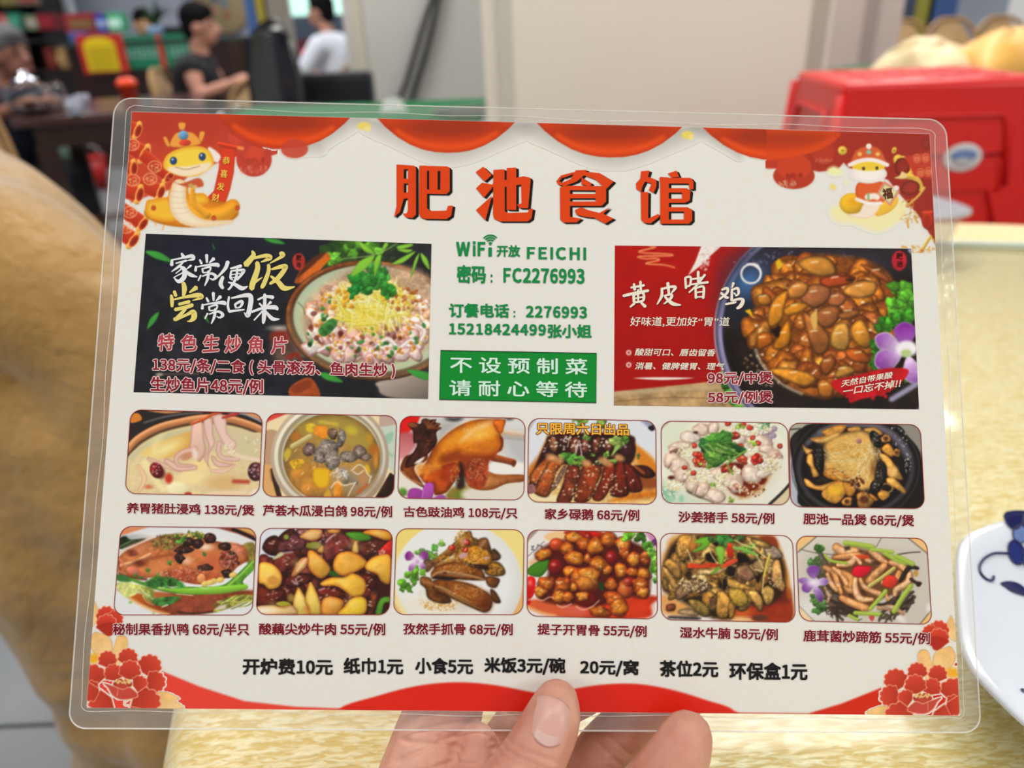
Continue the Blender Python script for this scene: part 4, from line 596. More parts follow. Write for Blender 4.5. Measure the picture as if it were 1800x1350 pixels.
    for q in ([(640, 230), (700, 340), (750, 410)], [(1370, 300), (1320, 470), (1290, 620), (1280, 760)], [(1210, 310), (1260, 400), (1290, 470)], [(950, 130), (1060, 190), (1200, 230)], [(1100, 100), (1250, 280), (1400, 380)], [(400, 260), (450, 390)], [(1190, 480), (1280, 500)]): P.l(q, 16, 'e6cf86', a=.85, sh=.3)
    P.l([(1370, 300), (1330, 420), (1300, 560)], 26, 'dcc04c', sh=.3)
    return P
def paint_tendon():
    P = dish(1390, 935, 'c6beb0')
    P.p([(60, 40), (300, 50), (60, 240)], 'f3c27e', sm=False); P.p([(1390, 60), (1640, 60), (1640, 280)], 'f3c27e', sm=False); P.p([(80, 860), (280, 1070), (80, 1070)], 'f3c27e', sm=False); P.p([(1670, 930), (1670, 1100), (1520, 1100)], 'f3c27e', sm=False)
    P.p([(300, 56), (1390, 74), (1615, 260), (1660, 930), (1540, 1090), (270, 1055), (92, 880), (80, 240)], 'd3ccc0', sm=False, sh=.06); P.p([(100, 300), (600, 120), (1400, 200), (1560, 500), (1560, 800), (1300, 1000), (500, 1000), (150, 760)], 'cbc2b4', soft=30)
    for q in ([(300, 56), (190, 150), (80, 240)], [(1390, 74), (1615, 255)], [(92, 875), (275, 1060)], [(1660, 930), (1530, 1090)]): P.l(q, 10, '54463a', sm=False)
    P.l([(110, 205), (300, 250), (520, 270)], 9, '5a5048'); P.l([(1070, 70), (1010, 175)], 9, '6a6058'); P.l([(1250, 270), (1400, 245), (1530, 238)], 12, '2e2824'); P.e(300, 900, 190, 120, 'ececec', soft=30, a=.8); P.p([(1240, 1000), (1310, 980), (1350, 1080), (1300, 1060)], 'ece8e4', soft=8); P.e(1640, 900, 30, 40, 'f0ece8', soft=8)
    P.strands(46, 560, 820, 190, 140, 260, 34, ['4a3a2e', '5c4a3c', '3a2c24', '6a5848'], 4, ang=40, spread=50, a=.95); P.strands(26, 1250, 840, 220, 120, 200, 34, ['4a3a2e', '5c4a3c', '33261e'], 5, ang=150, spread=60, a=.95); P.strands(16, 380, 480, 60, 180, 240, 34, ['4f4636', '5f5644'], 6, ang=75, spread=30); P.strands(10, 620, 920, 120, 40, 200, 26, ['3a2c22'], 7, ang=10, spread=30)
    P.p([(520, 260), (700, 180), (1050, 250), (1350, 350), (1420, 480), (1420, 640), (1260, 720), (1050, 800), (920, 900), (700, 850), (560, 720), (430, 560), (420, 430)], '6a4426', soft=7)
    tn = ['e3a468', 'ecb680', 'd9985a', 'f0c294', 'e0a878']
    for i, q in enumerate(([(400, 420, 60), (500, 480, 70), (560, 640, 60), (590, 720, 50)], [(500, 430, 50), (600, 500, 70), (660, 620, 60)], [(620, 480, 60), (720, 560, 80), (700, 700, 70), (640, 650, 40)], [(760, 560, 60), (760, 680, 80), (820, 790, 80), (960, 800, 50)], [(820, 560, 50), (880, 660, 60), (1040, 730, 70)], [(600, 780, 70), (720, 840, 90), (880, 900, 90)], [(540, 180, 100), (620, 230, 110), (760, 220, 90)], [(520, 300, 50), (700, 280, 70), (860, 260, 60)], [(560, 390, 60), (700, 370, 80), (760, 300, 60), (820, 370, 50)], [(950, 230, 70), (1040, 300, 80), (1120, 360, 60)], [(1100, 400, 80), (1000, 500, 90), (920, 580, 80)], [(1180, 360, 60), (1280, 380, 90), (1350, 440, 70)], [(1280, 480, 60), (1240, 560, 70), (1160, 620, 50)], [(1400, 500, 70), (1380, 600, 80), (1250, 680, 70), (1230, 740, 50)], [(900, 330, 60), (960, 360, 40)], [(1090, 600, 60), (1180, 640, 60)], [(430, 500, 50), (480, 620, 60), (540, 690, 50)], [(1110, 700, 40), (1150, 800, 40)], [(1040, 900, 40), (1200, 900, 70), (1320, 960, 40)], [(400, 660, 30), (450, 760, 40), (430, 830, 30)])):
        P.l([(x+4, y+10, w) for x, y, w in q], 50, '4a2a14', soft=4, a=.55); P.l(q, 50, tn[i % 5] if i < 18 else 'b09a84', sh=.28, edge='b06a34', tex=.08, ts=1.5)
        m = q[len(q)//2]; P.l([(m[0]-30, m[1]-22), (m[0]+16, m[1]-12)], 14, 'fbdcb8', soft=4, a=.6)
    for q in ([(640, 185), (690, 200)], [(650, 210), (690, 170)], [(830, 240), (880, 260)], [(840, 700), (880, 740)], [(960, 360), (1040, 370)], [(690, 740), (720, 760)]): P.l(q, 30, '3a2418', soft=3, a=.8)
    P.l([(1500, 430, 40), (1400, 420, 60), (1320, 540, 50), (1290, 580, 40)], 40, '2a2018', sh=.3); P.l([(1420, 560), (1480, 600), (1530, 610)], 40, '33281f'); P.e(1510, 620, 30, 30, '2a1e18'); P.e(1480, 490, 30, 40, 'c0904a')
    gc = 'a9c04a'
    for q, w in (([(640, 130), (800, 150), (970, 180)], 60), ([(950, 210), (1080, 220), (1200, 240)], 44), ([(1110, 250), (1240, 330), (1350, 370)], 50), ([(1250, 290), (1440, 380)], 60), ([(1220, 430), (1090, 530), (930, 640)], 44), ([(1120, 700), (1030, 810), (940, 910)], 50), ([(1420, 640), (1310, 790), (1220, 940)], 60), ([(760, 960), (920, 970), (1090, 980)], 50), ([(400, 270), (470, 340), (660, 370)], 34), ([(690, 990), (790, 1040)], 40)): P.l(q, w, gc, sh=.25, edge='8aa038')
    P.l([(1220, 430), (1090, 530), (930, 640)], 40, 'c6b866', sh=.25)
    P.p([(720, 500), (760, 410), (860, 400), (960, 420), (900, 500), (830, 540)], 'd8142c', bev=16, edge='a80c1c', sh=.25); P.p([(1080, 610), (1130, 520), (1220, 520), (1265, 580), (1200, 660), (1110, 650)], 'd83a24', bev=16, edge='a82414', sh=.2); P.p([(760, 280), (900, 270), (920, 310), (830, 320)], 'd0441c', sh=.2); P.p([(920, 1000), (990, 1000), (960, 1060)], 'c84a44')
    for x, y, r, c in ((330, 190, 90, '5a8f3a'), (230, 360, 50, '5e8f52'), (300, 350, 60, '6a8a4a'), (330, 880, 100, '4f8038'), (270, 790, 60, '5c8444'), (380, 850, 60, '6a9450')): P.leaf(x, y, r, c, int(x+y), n=4)
    P.petal(270, 560, 170, 150, -95, 'a07ac0', '6a2a84'); P.petal(270, 590, 190, 80, 185, 'e0d0ec', '7a44a0'); P.petal(270, 600, 180, 90, -5, 'e8dcf0', '8a54ac'); P.petal(270, 600, 170, 120, 145, 'c8a8dc', '6e2c88'); P.petal(280, 620, 230, 90, 68, 'c4a4d8', '5a2c72'); P.e(270, 600, 60, 40, 'ece0f2', soft=6)
    P.strands(12, 500, 950, 60, 40, 90, 16, ['3a2c22'], 8); P.l([(800, 1050), (840, 1030)], 8, '3a3a3a'); P.strands(6, 1120, 1010, 60, 30, 100, 24, ['4a3e30'], 9)
    return P
PAPER = 'e8e5dd'
def paint_fish_banner():
    P = Pic(230, 400, 3.3333, 1810, 1050, '202027', 1.1)
    P.p([(0, 0), (1800, 0), (1800, 1040), (0, 1040)], '202026', sm=False, tex=.12); P.e(500, 150, 500, 160, '191d30', soft=60, a=.6)
    P.leaf(1260, 160, 150, '2f5a1e', 3, n=6); P.leaf(1500, 130, 130, '27401c', 4, n=5); P.e(1500, 160, 300, 70, '3a3c3a', soft=30, a=.5)
    for x, y, r in ((1200, 190, 60), (1300, 110, 70), (1420, 130, 60)): P.leaf(x, y, r, '5c9a30', int(x), n=3)
    P.p([(960, 320), (1020, 220), (1140, 150), (1160, 190), (1060, 260), (1010, 320)], 'b85a22', tex=.12); P.p([(1010, 310), (1110, 190), (1170, 180), (1120, 240), (1050, 330)], 'd86a1e'); P.p([(970, 300), (1040, 200), (1150, 140), (1070, 220)], '5a2c18', soft=2)
    P.p([(820, 640), (900, 590), (1000, 600), (1050, 720), (960, 800), (850, 780)], '5c463c', soft=9, tex=.1); P.e(880, 640, 60, 40, '8a2a20', soft=6); P.e(870, 590, 50, 14, 'b8aca4', soft=5); P.l([(920, 760), (980, 740)], 24, '8a3024')
    P.p([(930, 940), (1050, 880), (1110, 1000), (960, 1010)], 'a84c20', tex=.06); P.p([(940, 940), (1040, 890), (1060, 930), (980, 970)], '8a3a1c', soft=3)
    P.p([(1460, 900), (1740, 850), (1750, 1010), (1500, 990), (1450, 940)], '9a8c80', sh=.4, soft=3); P.l([(150, 860), (400, 858)], 10, '5a4a40', soft=2); P.e(170, 862, 20, 10, 'a89a8c', soft=2)
    P.e(1410, 545, 506, 352, '3a1c10', rot=4); P.e(1410, 540, 500, 345, '7a4422', rot=4, tex=.12, sh=.2); P.e(1410, 540, 478, 325, '4a2614', rot=4, soft=3); P.e(1412, 535, 460, 312, 'd3e0bd', rot=4, soft=2, rim=.15)
    P.e(1410, 600, 440, 255, 'c3cfa4', rot=4, soft=20, a=.6)
    P.e(1400, 560, 380, 220, 'c9a27c', soft=10, a=.8); P.p([(1020, 470), (1150, 330), (1350, 230), (1700, 260), (1770, 420), (1770, 640), (1640, 760), (1380, 790), (1160, 740), (1040, 620)], 'caa684', soft=12, tex=.1)
    P.rng = np.random.RandomState(2)
    P.pile(170, 1400, 540, 360, 230, 22, 46, ['ecd9cc', 'e4c4b4', 'd8a890', 'f0e4da', 'caa07c', 'e8cdb8'], seed=8, tex=.07, bev=.4, edge='a8745c', hl=1)
    P.pile(46, 1400, 700, 330, 90, 30, 56, ['ecd4cc', 'e6c2b8', 'f2e6de', 'd8a8a0'], seed=9, tex=.06, bev=.4, edge='a8706a', hl=1)
    for q in ([(1100, 720), (1180, 690), (1240, 740)], [(1240, 740), (1270, 660), (1330, 690)], [(1420, 720), (1500, 650), (1560, 700)], [(1540, 740), (1640, 660), (1690, 700)], [(1640, 560), (1720, 600), (1700, 660)]): P.l(q, 26, 'f3ebe6', edge='c08a84')
    P.dots(200, 1400, 560, 370, 220, 10, ['e8b43c', 'd8902a', 'f0cc60', 'c07a24'], 5, a=.85); P.dots(36, 1330, 560, 340, 180, 14, ['7a2c1c', '5a1c14'], 6, a=.7)
    P.dots(46, 1380, 560, 370, 220, 13, ['2f7a34', '1f5a26', '4a9a48'], 7); P.p([(1100, 600), (1180, 530), (1210, 570), (1140, 640)], '3f7f3a', tex=.2)
    P.e(1420, 450, 200, 130, 'e8d86a', soft=20, a=.8); P.strands(240, 1410, 450, 210, 140, 120, 9, ['f3ea9c', 'ecd84a', 'f8f2c0', 'd8c23a', 'f0e27c'], 8, ang=50, spread=120, a=.85); P.e(1380, 540, 90, 60, 'f0d43a', soft=20, a=.5)
    P.dots(40, 1230, 420, 110, 60, 12, ['eab43a', 'd89a2c'], 9); P.dots(30, 1600, 420, 120, 80, 12, ['eab43a', 'a85a20', 'c87a5a'], 10)
    P.leaf(1350, 340, 80, '2f9a34', 11, n=6); P.leaf(1440, 280, 80, '47ac40', 12, n=5); P.leaf(1500, 370, 60, '3a9a34', 13, n=4); P.leaf(1310, 370, 50, '1f7a2c', 14, n=3); P.leaf(1410, 240, 40, '4aa03c', 15, n=3)
    def blade(pts, c): P.p(pts, c, bev=8, edge=hexc(c)*.8, sh=.1)
    for q in ([(1330, 80), (1400, 120), (1430, 160), (1370, 140)], [(1430, 165), (1340, 200), (1290, 290), (1380, 240)], [(1440, 170), (1470, 170), (1430, 290), (1425, 220)], [(1490, 90), (1510, 100), (1480, 140), (1470, 130)], [(1560, 110), (1640, 95), (1650, 110), (1580, 130)], [(1670, 140), (1600, 170), (1530, 215), (1600, 205)], [(1690, 150), (1680, 200), (1640, 300), (1660, 200)], [(1700, 150), (1740, 190), (1750, 250), (1710, 200)], [(1560, 130), (1650, 130), (1620, 150)]): blade(q, '86c83c')
    P.l([(1240, 185), (1430, 160), (1560, 95)], 5, 'a8c878', a=.8)
    for q in ([(85, 140), (170, 145), (250, 205), (150, 185)], [(780, 65), (860, 70), (905, 98), (830, 92)], [(165, 495), (150, 545), (98, 598), (115, 535)], [(425, 520), (450, 530), (460, 565)], [(480, 90), (496, 132), (484, 120)], [(1100, 850), (1180, 860), (1245, 908), (1150, 895)], [(1620, 832), (1740, 850), (1740, 895), (1660, 870)]): blade(q, '3f9a3c')
    P.e(985, 201, 37, 50, 'b8352c', tex=.1); P.l([(940, 770), (960, 740), (1000, 780)], 16, '8a2a1c')
    P.l([(980, 440), (1010, 470), (1020, 510)], 4, '3a5a34'); P.e(1050, 685, 14, 16, '1c4a24')
    return P
def paint_chicken_banner():
    P = Pic(1060, 420, 3.158, 1810, 990, 'b50f08', 1.1)
    P.p([(0, 0), (1800, 0), (1800, 990), (0, 990)], 'b51009', sm=False, g=('a00c08', 90), tex=.02)
    P.p([(50, 850), (620, 790), (900, 800), (1800, 780), (1800, 990), (50, 990)], 'b59264', sm=False, tex=.09, ts=.7); P.l([(60, 905), (400, 880), (900, 905)], 7, '7a5c3a', a=.6); P.l([(60, 860), (400, 835), (700, 820)], 24, 'cbb08a', soft=5, a=.7)
    P.leaf(740, 810, 100, '3f8a24', 5, n=6); P.leaf(780, 920, 60, '5aa030', 6, n=4)
    for pts in ([(260, 40), (290, 48), (200, 70), (240, 80), (360, 85), (375, 95), (200, 98), (230, 112), (290, 110), (310, 120), (240, 135), (260, 142), (340, 146), (395, 160)],): P.l([(x, y) for x, y in pts], 9, 'f3a96a'); P.l([(x+4, y+2) for x, y in pts], 3, 'd8502c')
    P.p([(545, 38), (660, 38), (600, 90), (540, 150), (470, 205), (510, 130)], 'efe6e0', sm=False, soft=1.5); P.dots(30, 560, 110, 26, 70, 8, ['f2e8e4', 'e0b8b0'], 4, a=.7)
    P.p([(620, 200), (700, 180), (660, 260)], '8a1420', soft=12, a=.6); P.p([(560, 480), (620, 520), (640, 590)], '8a0c0c', soft=9, a=.6)
    P.e(1290, 510, 676, 640, 'c8a6b4', soft=2); P.e(1290, 510, 668, 634, '4a4666', soft=2); P.e(1292, 510, 655, 622, '8e86a8', soft=4, sh=.25); P.e(1296, 510, 636, 606, '2a2230', soft=2); P.e(1300, 512, 628, 598, '1f1611', tex=.15)
    P.e(830, 260, 150, 200, '24344e', rot=35, soft=40, a=.8); P.e(810, 230, 60, 90, '4a7ab8', rot=40, soft=20, a=.8); P.e(1250, 120, 420, 80, '3a3448', soft=30, a=.8); P.dots(70, 1050, 110, 380, 40, 7, ['8c88a8', '5a5670'], 5, a=.6)
    P.e(820, 195, 60, 58, 'e4e0de', hole=.8); P.p([(790, 140), (850, 138), (880, 190), (850, 240), (870, 190), (840, 155)], 'f2eeec')
    P.p([(1690, 60), (1760, 55), (1760, 160), (1720, 100)], '8a98b0', soft=2); P.l([(1600, 890), (1700, 830), (1760, 790)], 30, '9a94b0', soft=4)
    P.p([(820, 480), (880, 300), (980, 160), (1150, 90), (1420, 110), (1580, 190), (1620, 320), (1560, 460), (1500, 600), (1440, 740), (1300, 860), (1200, 880), (1050, 830), (920, 740), (860, 620)], '8a4a14', soft=7, tex=.15)
    P.l([(825, 520), (850, 630), (900, 720), (1000, 810), (1100, 860)], 14, 'c8b8a0', soft=4, a=.8); P.dots(60, 900, 680, 120, 150, 8, ['e0d0b8', 'b88a50'], 7, a=.5)
    P.pile(150, 1230, 470, 370, 350, 34, 80, ['b86a1c', 'c87a24', 'a05a1c', 'd88f34', '8f4a1c', 'b5622a'], seed=5, tex=.12, bev=.5, edge='5c2a0c', hl=3, hc='ffe4bc')
    big = (([(1100, 300), (1150, 255), (1250, 260), (1255, 330), (1180, 385), (1100, 350)], 'a86438'), ([(1020, 280), (1080, 235), (1140, 260), (1110, 320), (1040, 330)], 'c07a34'), ([(1200, 230), (1280, 200), (1400, 215), (1340, 260), (1240, 270)], 'b4481c'), ([(1330, 290), (1400, 240), (1510, 240), (1500, 310), (1400, 330)], 'd8903c'), ([(1250, 330), (1300, 290), (1350, 330), (1310, 375), (1250, 365)], 'b86a3c'), ([(1190, 400), (1280, 370), (1320, 420), (1260, 490), (1190, 480)], '98582c'), ([(1300, 420), (1400, 390), (1420, 420), (1340, 450)], 'a8642c'), ([(910, 430), (950, 330), (1020, 290), (1010, 360), (990, 450), (930, 490)], 'd78a22'), ([(1000, 390), (1080, 350), (1140, 370), (1090, 410), (1020, 430)], 'c8801e'), ([(940, 600), (1000, 480), (1030, 460), (1040, 560), (1000, 610)], 'd88418'), ([(850, 600), (860, 530), (920, 520), (940, 570), (880, 615)], 'b86014'), ([(1260, 540), (1290, 480), (1350, 470), (1370, 560), (1340, 620), (1270, 600)], 'cf9440'), ([(1370, 500), (1430, 450), (1490, 560), (1460, 610), (1400, 580)], 'd28a2a'), ([(1110, 430), (1140, 420), (1250, 530), (1240, 620), (1180, 640), (1140, 560)], 'a4602a'), ([(1340, 620), (1420, 610), (1480, 660), (1480, 690), (1380, 680)], 'b85a1c'), ([(1200, 700), (1260, 640), (1290, 690), (1240, 760)], '9a521c'), ([(920, 730), (1000, 715), (1130, 740), (1180, 780), (1120, 820), (1030, 790)], 'd48a26'), ([(1190, 800), (1230, 780), (1280, 820), (1260, 880), (1200, 870)], 'b86c1e'), ([(1280, 760), (1330, 700), (1400, 730), (1320, 770)], 'd09038'), ([(1080, 130), (1150, 100), (1250, 110), (1290, 190), (1200, 210), (1110, 170)], 'c88430'), ([(1430, 140), (1560, 190), (1590, 250), (1500, 200)], 'b8622a'), ([(850, 320), (920, 310), (930, 360), (870, 370)], 'bd7424'))
    for q, c in big:
        P.p(q, '4a200a', soft=4, a=.7); P.p(q, c, bev=16, edge=hexc(c)*.5, tex=.07, sh=.35); m = np.mean(q, 0); P.l([(m[0]-24, m[1]-20), (m[0]+8, m[1]-24)], 9, 'ffe6c0', soft=2, a=.75)
    for q, c in (([(955, 130), (975, 110), (1000, 145), (970, 175)], 'e0b81c'), ([(785, 400), (815, 390), (835, 440)], 'e8b414')): P.p(q, c, sm=False)
    P.p([(930, 510), (980, 490), (970, 550)], '1c0a04', soft=3); P.p([(1150, 430), (1185, 400), (1185, 490), (1165, 500)], 'e0b05a', soft=2); P.e(1370, 228, 26, 10, '3a2414')
    for x, y, r in ((1660, 290, 80), (1640, 380, 70), (1690, 350, 70), (1560, 480, 60), (1690, 440, 60), (1520, 600, 50), (1520, 690, 50), (1690, 760, 50), (1620, 440, 60)): P.leaf(x, y, r, '3f8f22' if y > 420 else '5cac2c', int(x+y), n=5)
    P.petal(1680, 600, 140, 120, -95, 'b070c4', '7a1c90'); P.petal(1660, 620, 170, 100, 207, 'efe4f4', '8a3ca4'); P.petal(1660, 630, 170, 120, 155, 'e0c4ec', '842c9c'); P.petal(1690, 650, 160, 100, 75, 'e8d4f0', '9a54b4'); P.e(1685, 610, 60, 44, 'f6f0f6', soft=4); P.e(1680, 635, 30, 22, 'b8cc8a', soft=3)
    P.p([(1270, 790), (1400, 760), (1560, 720), (1690, 725), (1660, 790), (1560, 860), (1430, 890), (1370, 910), (1350, 860), (1290, 840)], 'c4141c', soft=1.5, tex=.05); P.dots(40, 1460, 850, 150, 40, 9, ['c4141c', '9a0c14'], 8)
    P.p([(165, 773), (330, 768), (505, 773), (330, 784)], 'f0e0d8'); 
    for y in (632, 700): P.e(142, y, 15, 15, 'f0dcd4', hole=.45)
    P.e(1642, 122, 42, 56, 'b8202c', tex=.06); P.p([(600, 100), (610, 100), (605, 110)], 'c0100c')
    return P
def cracker(P, x, y, rot, L, w, c='d8431f'):
    t = math.radians(rot); ca, sa = math.cos(t), math.sin(t)
    q = lambda a, b: (x+a*ca-b*sa, y+a*sa+b*ca)
    P.p([q(0, -w/2), q(0, w/2), q(-L, w/2*.9), q(-L, -w/2*.9)], c, sm=False, g=('b02a16', rot+90), bev=w*.12, edge='e8623c')
    P.l([q(-6, -w*.46), q(4, 0), q(-6, w*.46)], w*.36, 'f2a94a', sh=.25)
    P.e(x+2*ca, y+2*sa, w*.26, w*.5, 'f6b455', rot=rot); P.e(x+5*ca, y+5*sa, w*.2, w*.41, 'c8381c', rot=rot); P.e(x+9*ca, y+9*sa, w*.14, w*.32, '8f2414', rot=rot, soft=2)
def paint_corner_a():                                          # red corner with firecrackers, scroll and a coiled golden snake
    P = Pic(200, 170, 4.82, 1450, 1350, PAPER)
    P.p([(60, 60), (1450, 60), (1450, 380), (1250, 400), (1100, 450), (900, 560), (700, 620), (520, 780), (330, 830), (150, 900), (60, 700)], 'bf3a26', sm=False, soft=3, g=('cf4a2c', 60)); P.p([(150, 120), (900, 140), (860, 400), (300, 380)], 'b23422', soft=30, a=.6)
    for cx, cy, r in ((1330, 330, 110), (1190, 470, 150), (1040, 330, 120)): P.e(cx, cy+60, r, r, 'c4402e'); P.e(cx, cy+10, r*.75, r*.75, 'd5482f', rim=.15)
    P.strands(34, 1190, 620, 130, 30, 26, 5, ['dd7a62'], 3, ang=90, spread=60); P.strands(20, 1210, 540, 90, 16, 30, 5, ['a83020'], 4, ang=90, spread=40)
    cracker(P, 205, 290, 20, 140, 130); cracker(P, 265, 490, 28, 300, 150); cracker(P, 170, 610, 5, 120, 130); cracker(P, 470, 680, 40, 300, 120); cracker(P, 400, 810, 20, 330, 130); cracker(P, 220, 830, 15, 200, 140); cracker(P, 250, 1080, 35, 260, 130); cracker(P, 170, 1220, 35, 200, 140)
    for x, y in ((160, 410), (350, 595), (310, 700), (140, 980), (165, 710), (110, 1110)):
        P.e(x, y, 60, 52, 'f3b07c', hole=.86); P.l([(x-26, y-20), (x-20, y+26)], 7, 'f3b07c'); P.l([(x, y-22), (x+30, y-18), (x+26, y+4), (x+2, y+2)], 7, 'f3b07c'); P.l([(x, y+14), (x+30, y+14), (x+28, y+32), (x+2, y+32), (x, y+14)], 6, 'f3b07c'); P.l([(x-40, y-4), (x-8, y-8)], 7, 'f3b07c')
    for q in ([(280, 890), (310, 870)], [(350, 1070), (360, 1090)], [(430, 1080), (415, 1130)], [(500, 1075), (510, 1095)], [(240, 1340), (260, 1320)]): P.l(q, 10, 'f0b050')
    # scroll
    P.p([(910, 430), (1035, 440), (1020, 640), (990, 780), (950, 900), (880, 950), (730, 920), (850, 800), (890, 620)], 'dc3f20', bev=10, edge='b82c18', sm=False); P.l([(895, 402), (1000, 425), (1090, 440)], 34, 'd8401f', sh=.4); P.l([(1060, 436), (1092, 442)], 30, 'f0884a')
    # golden snake: coil, neck and head
    P.p([(800, 450), (820, 430), (905, 500), (880, 560), (820, 520)], 'f4e6e0', soft=2)
    P.e(660, 985, 400, 125, 'e88a1c', rim=.2); P.p([(270, 930), (300, 880), (460, 850), (700, 820), (780, 830), (800, 900), (640, 960), (500, 1060), (330, 1040), (275, 990)], 'f6bd34', bev=40, edge='e89420')
    P.l([(560, 780, 150), (560, 900, 190), (700, 1010, 170), (900, 1000, 150), (1010, 930, 120)], 150, 'f3a92c', sh=.35, edge='e08a1c'); P.l([(555, 760, 120), (545, 900, 150), (600, 1010, 140), (760, 1075, 70), (1000, 1060, 30)], 140, 'f7e6c8', edge='ecca9c')
    for y in (800, 850, 895, 940, 985): P.l([(485, y), (560, y+8), (640, y-4)], 4, 'd8b48c', a=.8)
    P.l([(670, 790, 40), (680, 900, 60), (790, 1000, 70)], 60, 'eba22c', sh=.3)
    for x, y in ((340, 945), (850, 1030), (1050, 945)): P.e(x, y, 20, 22, 'd8562c', rim=.4)
    P.p([(440, 680), (560, 740), (720, 690), (760, 760), (640, 770), (540, 740), (500, 700)], 'c85a34', soft=2); P.e(655, 755, 22, 18, 'c8a05a'); P.e(690, 765, 18, 16, 'd8b06a')
    P.p([(420, 590), (450, 500), (560, 440), (700, 420), (800, 450), (850, 540), (830, 600), (720, 670), (590, 680), (470, 640)], 'f7d446', bev=40, edge='f0a830'); P.p([(470, 600), (640, 590), (820, 560), (800, 620), (700, 665), (590, 675), (480, 640)], 'f8e2c0', soft=3)
    P.l([(525, 600), (620, 618), (730, 590)], 5, '9a6a3a')
    for x, y in ((508, 545), (752, 510)): P.e(x, y, 30, 34, '2c4a80', rim=.3); P.e(x-8, y-12, 8, 8, 'e8f0ff')
    for q in ([(420, 350), (450, 345), (480, 420), (450, 420)], [(730, 300), (775, 305), (750, 380), (725, 390)], [(550, 225), (610, 225), (600, 280), (560, 280)], [(480, 420), (510, 330), (560, 300), (640, 300), (690, 320), (740, 400), (600, 430)]): P.p(q, 'f0a040', bev=10, edge='c8742c')
    P.e(592, 330, 42, 40, '6a98c0', sh=.3); P.e(605, 392, 50, 28, 'd8452c', sh=.3)
    return P
def paint_corner_b():
    P = Pic(1340, 210, 5.625, 1900, 1350, PAPER)
    P.p([(0, 60), (1800, 60), (1800, 1400), (1740, 1300), (1660, 1150), (1540, 950), (1380, 770), (1240, 600), (850, 480), (800, 430), (740, 500), (560, 520), (300, 470), (140, 490), (40, 478), (0, 440)], 'b23420', sm=False, soft=2, g=('9a2c20', 0)); P.e(70, 420, 90, 70, 'c03a24', soft=3)
    P.e(310, 560, 205, 130, 'b83a22'); P.e(310, 470, 170, 130, 'cc4222'); P.e(600, 330, 110, 120, 'b83a22'); P.strands(26, 250, 640, 90, 24, 36, 6, ['d8a088'], 3, ang=60, spread=60); P.strands(30, 320, 560, 90, 20, 40, 6, ['9a2c1a'], 4, ang=90, spread=60); P.strands(26, 610, 410, 90, 24, 30, 5, ['d06a50'], 5, ang=110, spread=60)
    P.p([(-40, 120), (720, 120), (700, 220), (540, 310), (300, 370), (-40, 390)], 'd04014', soft=2, bev=60, edge='e04a18'); P.e(240, 190, 320, 50, '9a3014', soft=20, a=.8); P.l([(-20, 340), (250, 340), (500, 280), (690, 200)], 40, 'e04c14', soft=9, a=.8)
    for x, y, rx, ry in ((790, 310, 46, 44), (1300, 308, 24, 34), (1338, 398, 46, 50)): P.e(x, y, rx, ry, 'e8c04c', rot=20, rim=.15, sh=.2); P.e(x, y, 9, 9, '8a5a1c', soft=1)
    P.l([(1390, 390), (1470, 440), (1480, 520), (1430, 560)], 56, 'e0b048', sh=.3); P.e(1380, 470, 76, 90, '9c2f22', rim=.4); P.l([(1400, 560), (1520, 590), (1570, 690)], 56, 'ddb24c', sh=.3); P.e(1460, 680, 96, 70, 'a43626', rot=-15, rim=.4)
    P.p([(1400, 370), (1650, 320), (1700, 600), (1500, 560)], 'c23c28', sm=False, soft=3)
    for x, y in ((1525, 390), (1610, 385), (1560, 530), (1640, 520)): P.e(x, y, 38, 46, 'e07a4c', hole=.8); P.l([(x-16, y-14), (x+16, y-14), (x+14, y+18), (x-14, y+16), (x-16, y-14)], 8, 'eea070'); P.l([(x-16, y), (x+16, y)], 6, 'eea070')
    P.p([(1350, 560), (1380, 515), (1430, 560), (1390, 590), (1300, 580)], 'e8cc8a'); P.e(1615, 240, 40, 50, '9c3426', rim=.3); P.e(1630, 1000, 60, 90, 'cc3a22', rim=.3, sh=.2); P.e(1625, 1000, 34, 60, 'a42a18', soft=3); P.l([(1590, 920), (1670, 915)], 26, 'd84a2a')
    P.l([(1600, 680), (1540, 760), (1430, 860)], 24, 'd8a84c', sh=.3); P.e(1430, 860, 18, 14, 'b83424'); P.l([(1660, 1160), (1620, 1220), (1575, 1300)], 28, 'dcb04c', sh=.3); P.e(1575, 1300, 16, 14, 'c85034'); P.l([(1660, 1160), (1690, 1200)], 20, 'd8b44c')
    P.strands(40, 1440, 900, 110, 130, 26, 10, ['e0b45c', 'c8843c'], 6); P.strands(60, 1590, 1320, 170, 70, 28, 10, ['e8c06a', 'd8904a'], 7)
    for q in ([(1430, 1000), (1440, 1070)], [(1500, 970), (1530, 1020)], [(1380, 1260), (1420, 1265)], [(1480, 1255), (1500, 1270)]): P.l(q, 20, 'dfa04c')
    # pale cloud and small golden snake with a festival hat
    P.p([(670, 900), (760, 850), (1000, 900), (1300, 800), (1420, 850), (1400, 960), (1300, 1040), (1150, 1110), (1020, 1080), (900, 1030), (760, 1020), (690, 970)], 'f4eaaa', soft=8, a=.9); P.p([(640, 500), (700, 465), (760, 490), (790, 540), (680, 550)], 'f2efae', soft=5); P.e(695, 668, 34, 26, 'f0dc7c', rot=40, soft=2); P.e(825, 630, 14, 18, 'f0ecA8'.lower(), soft=3)
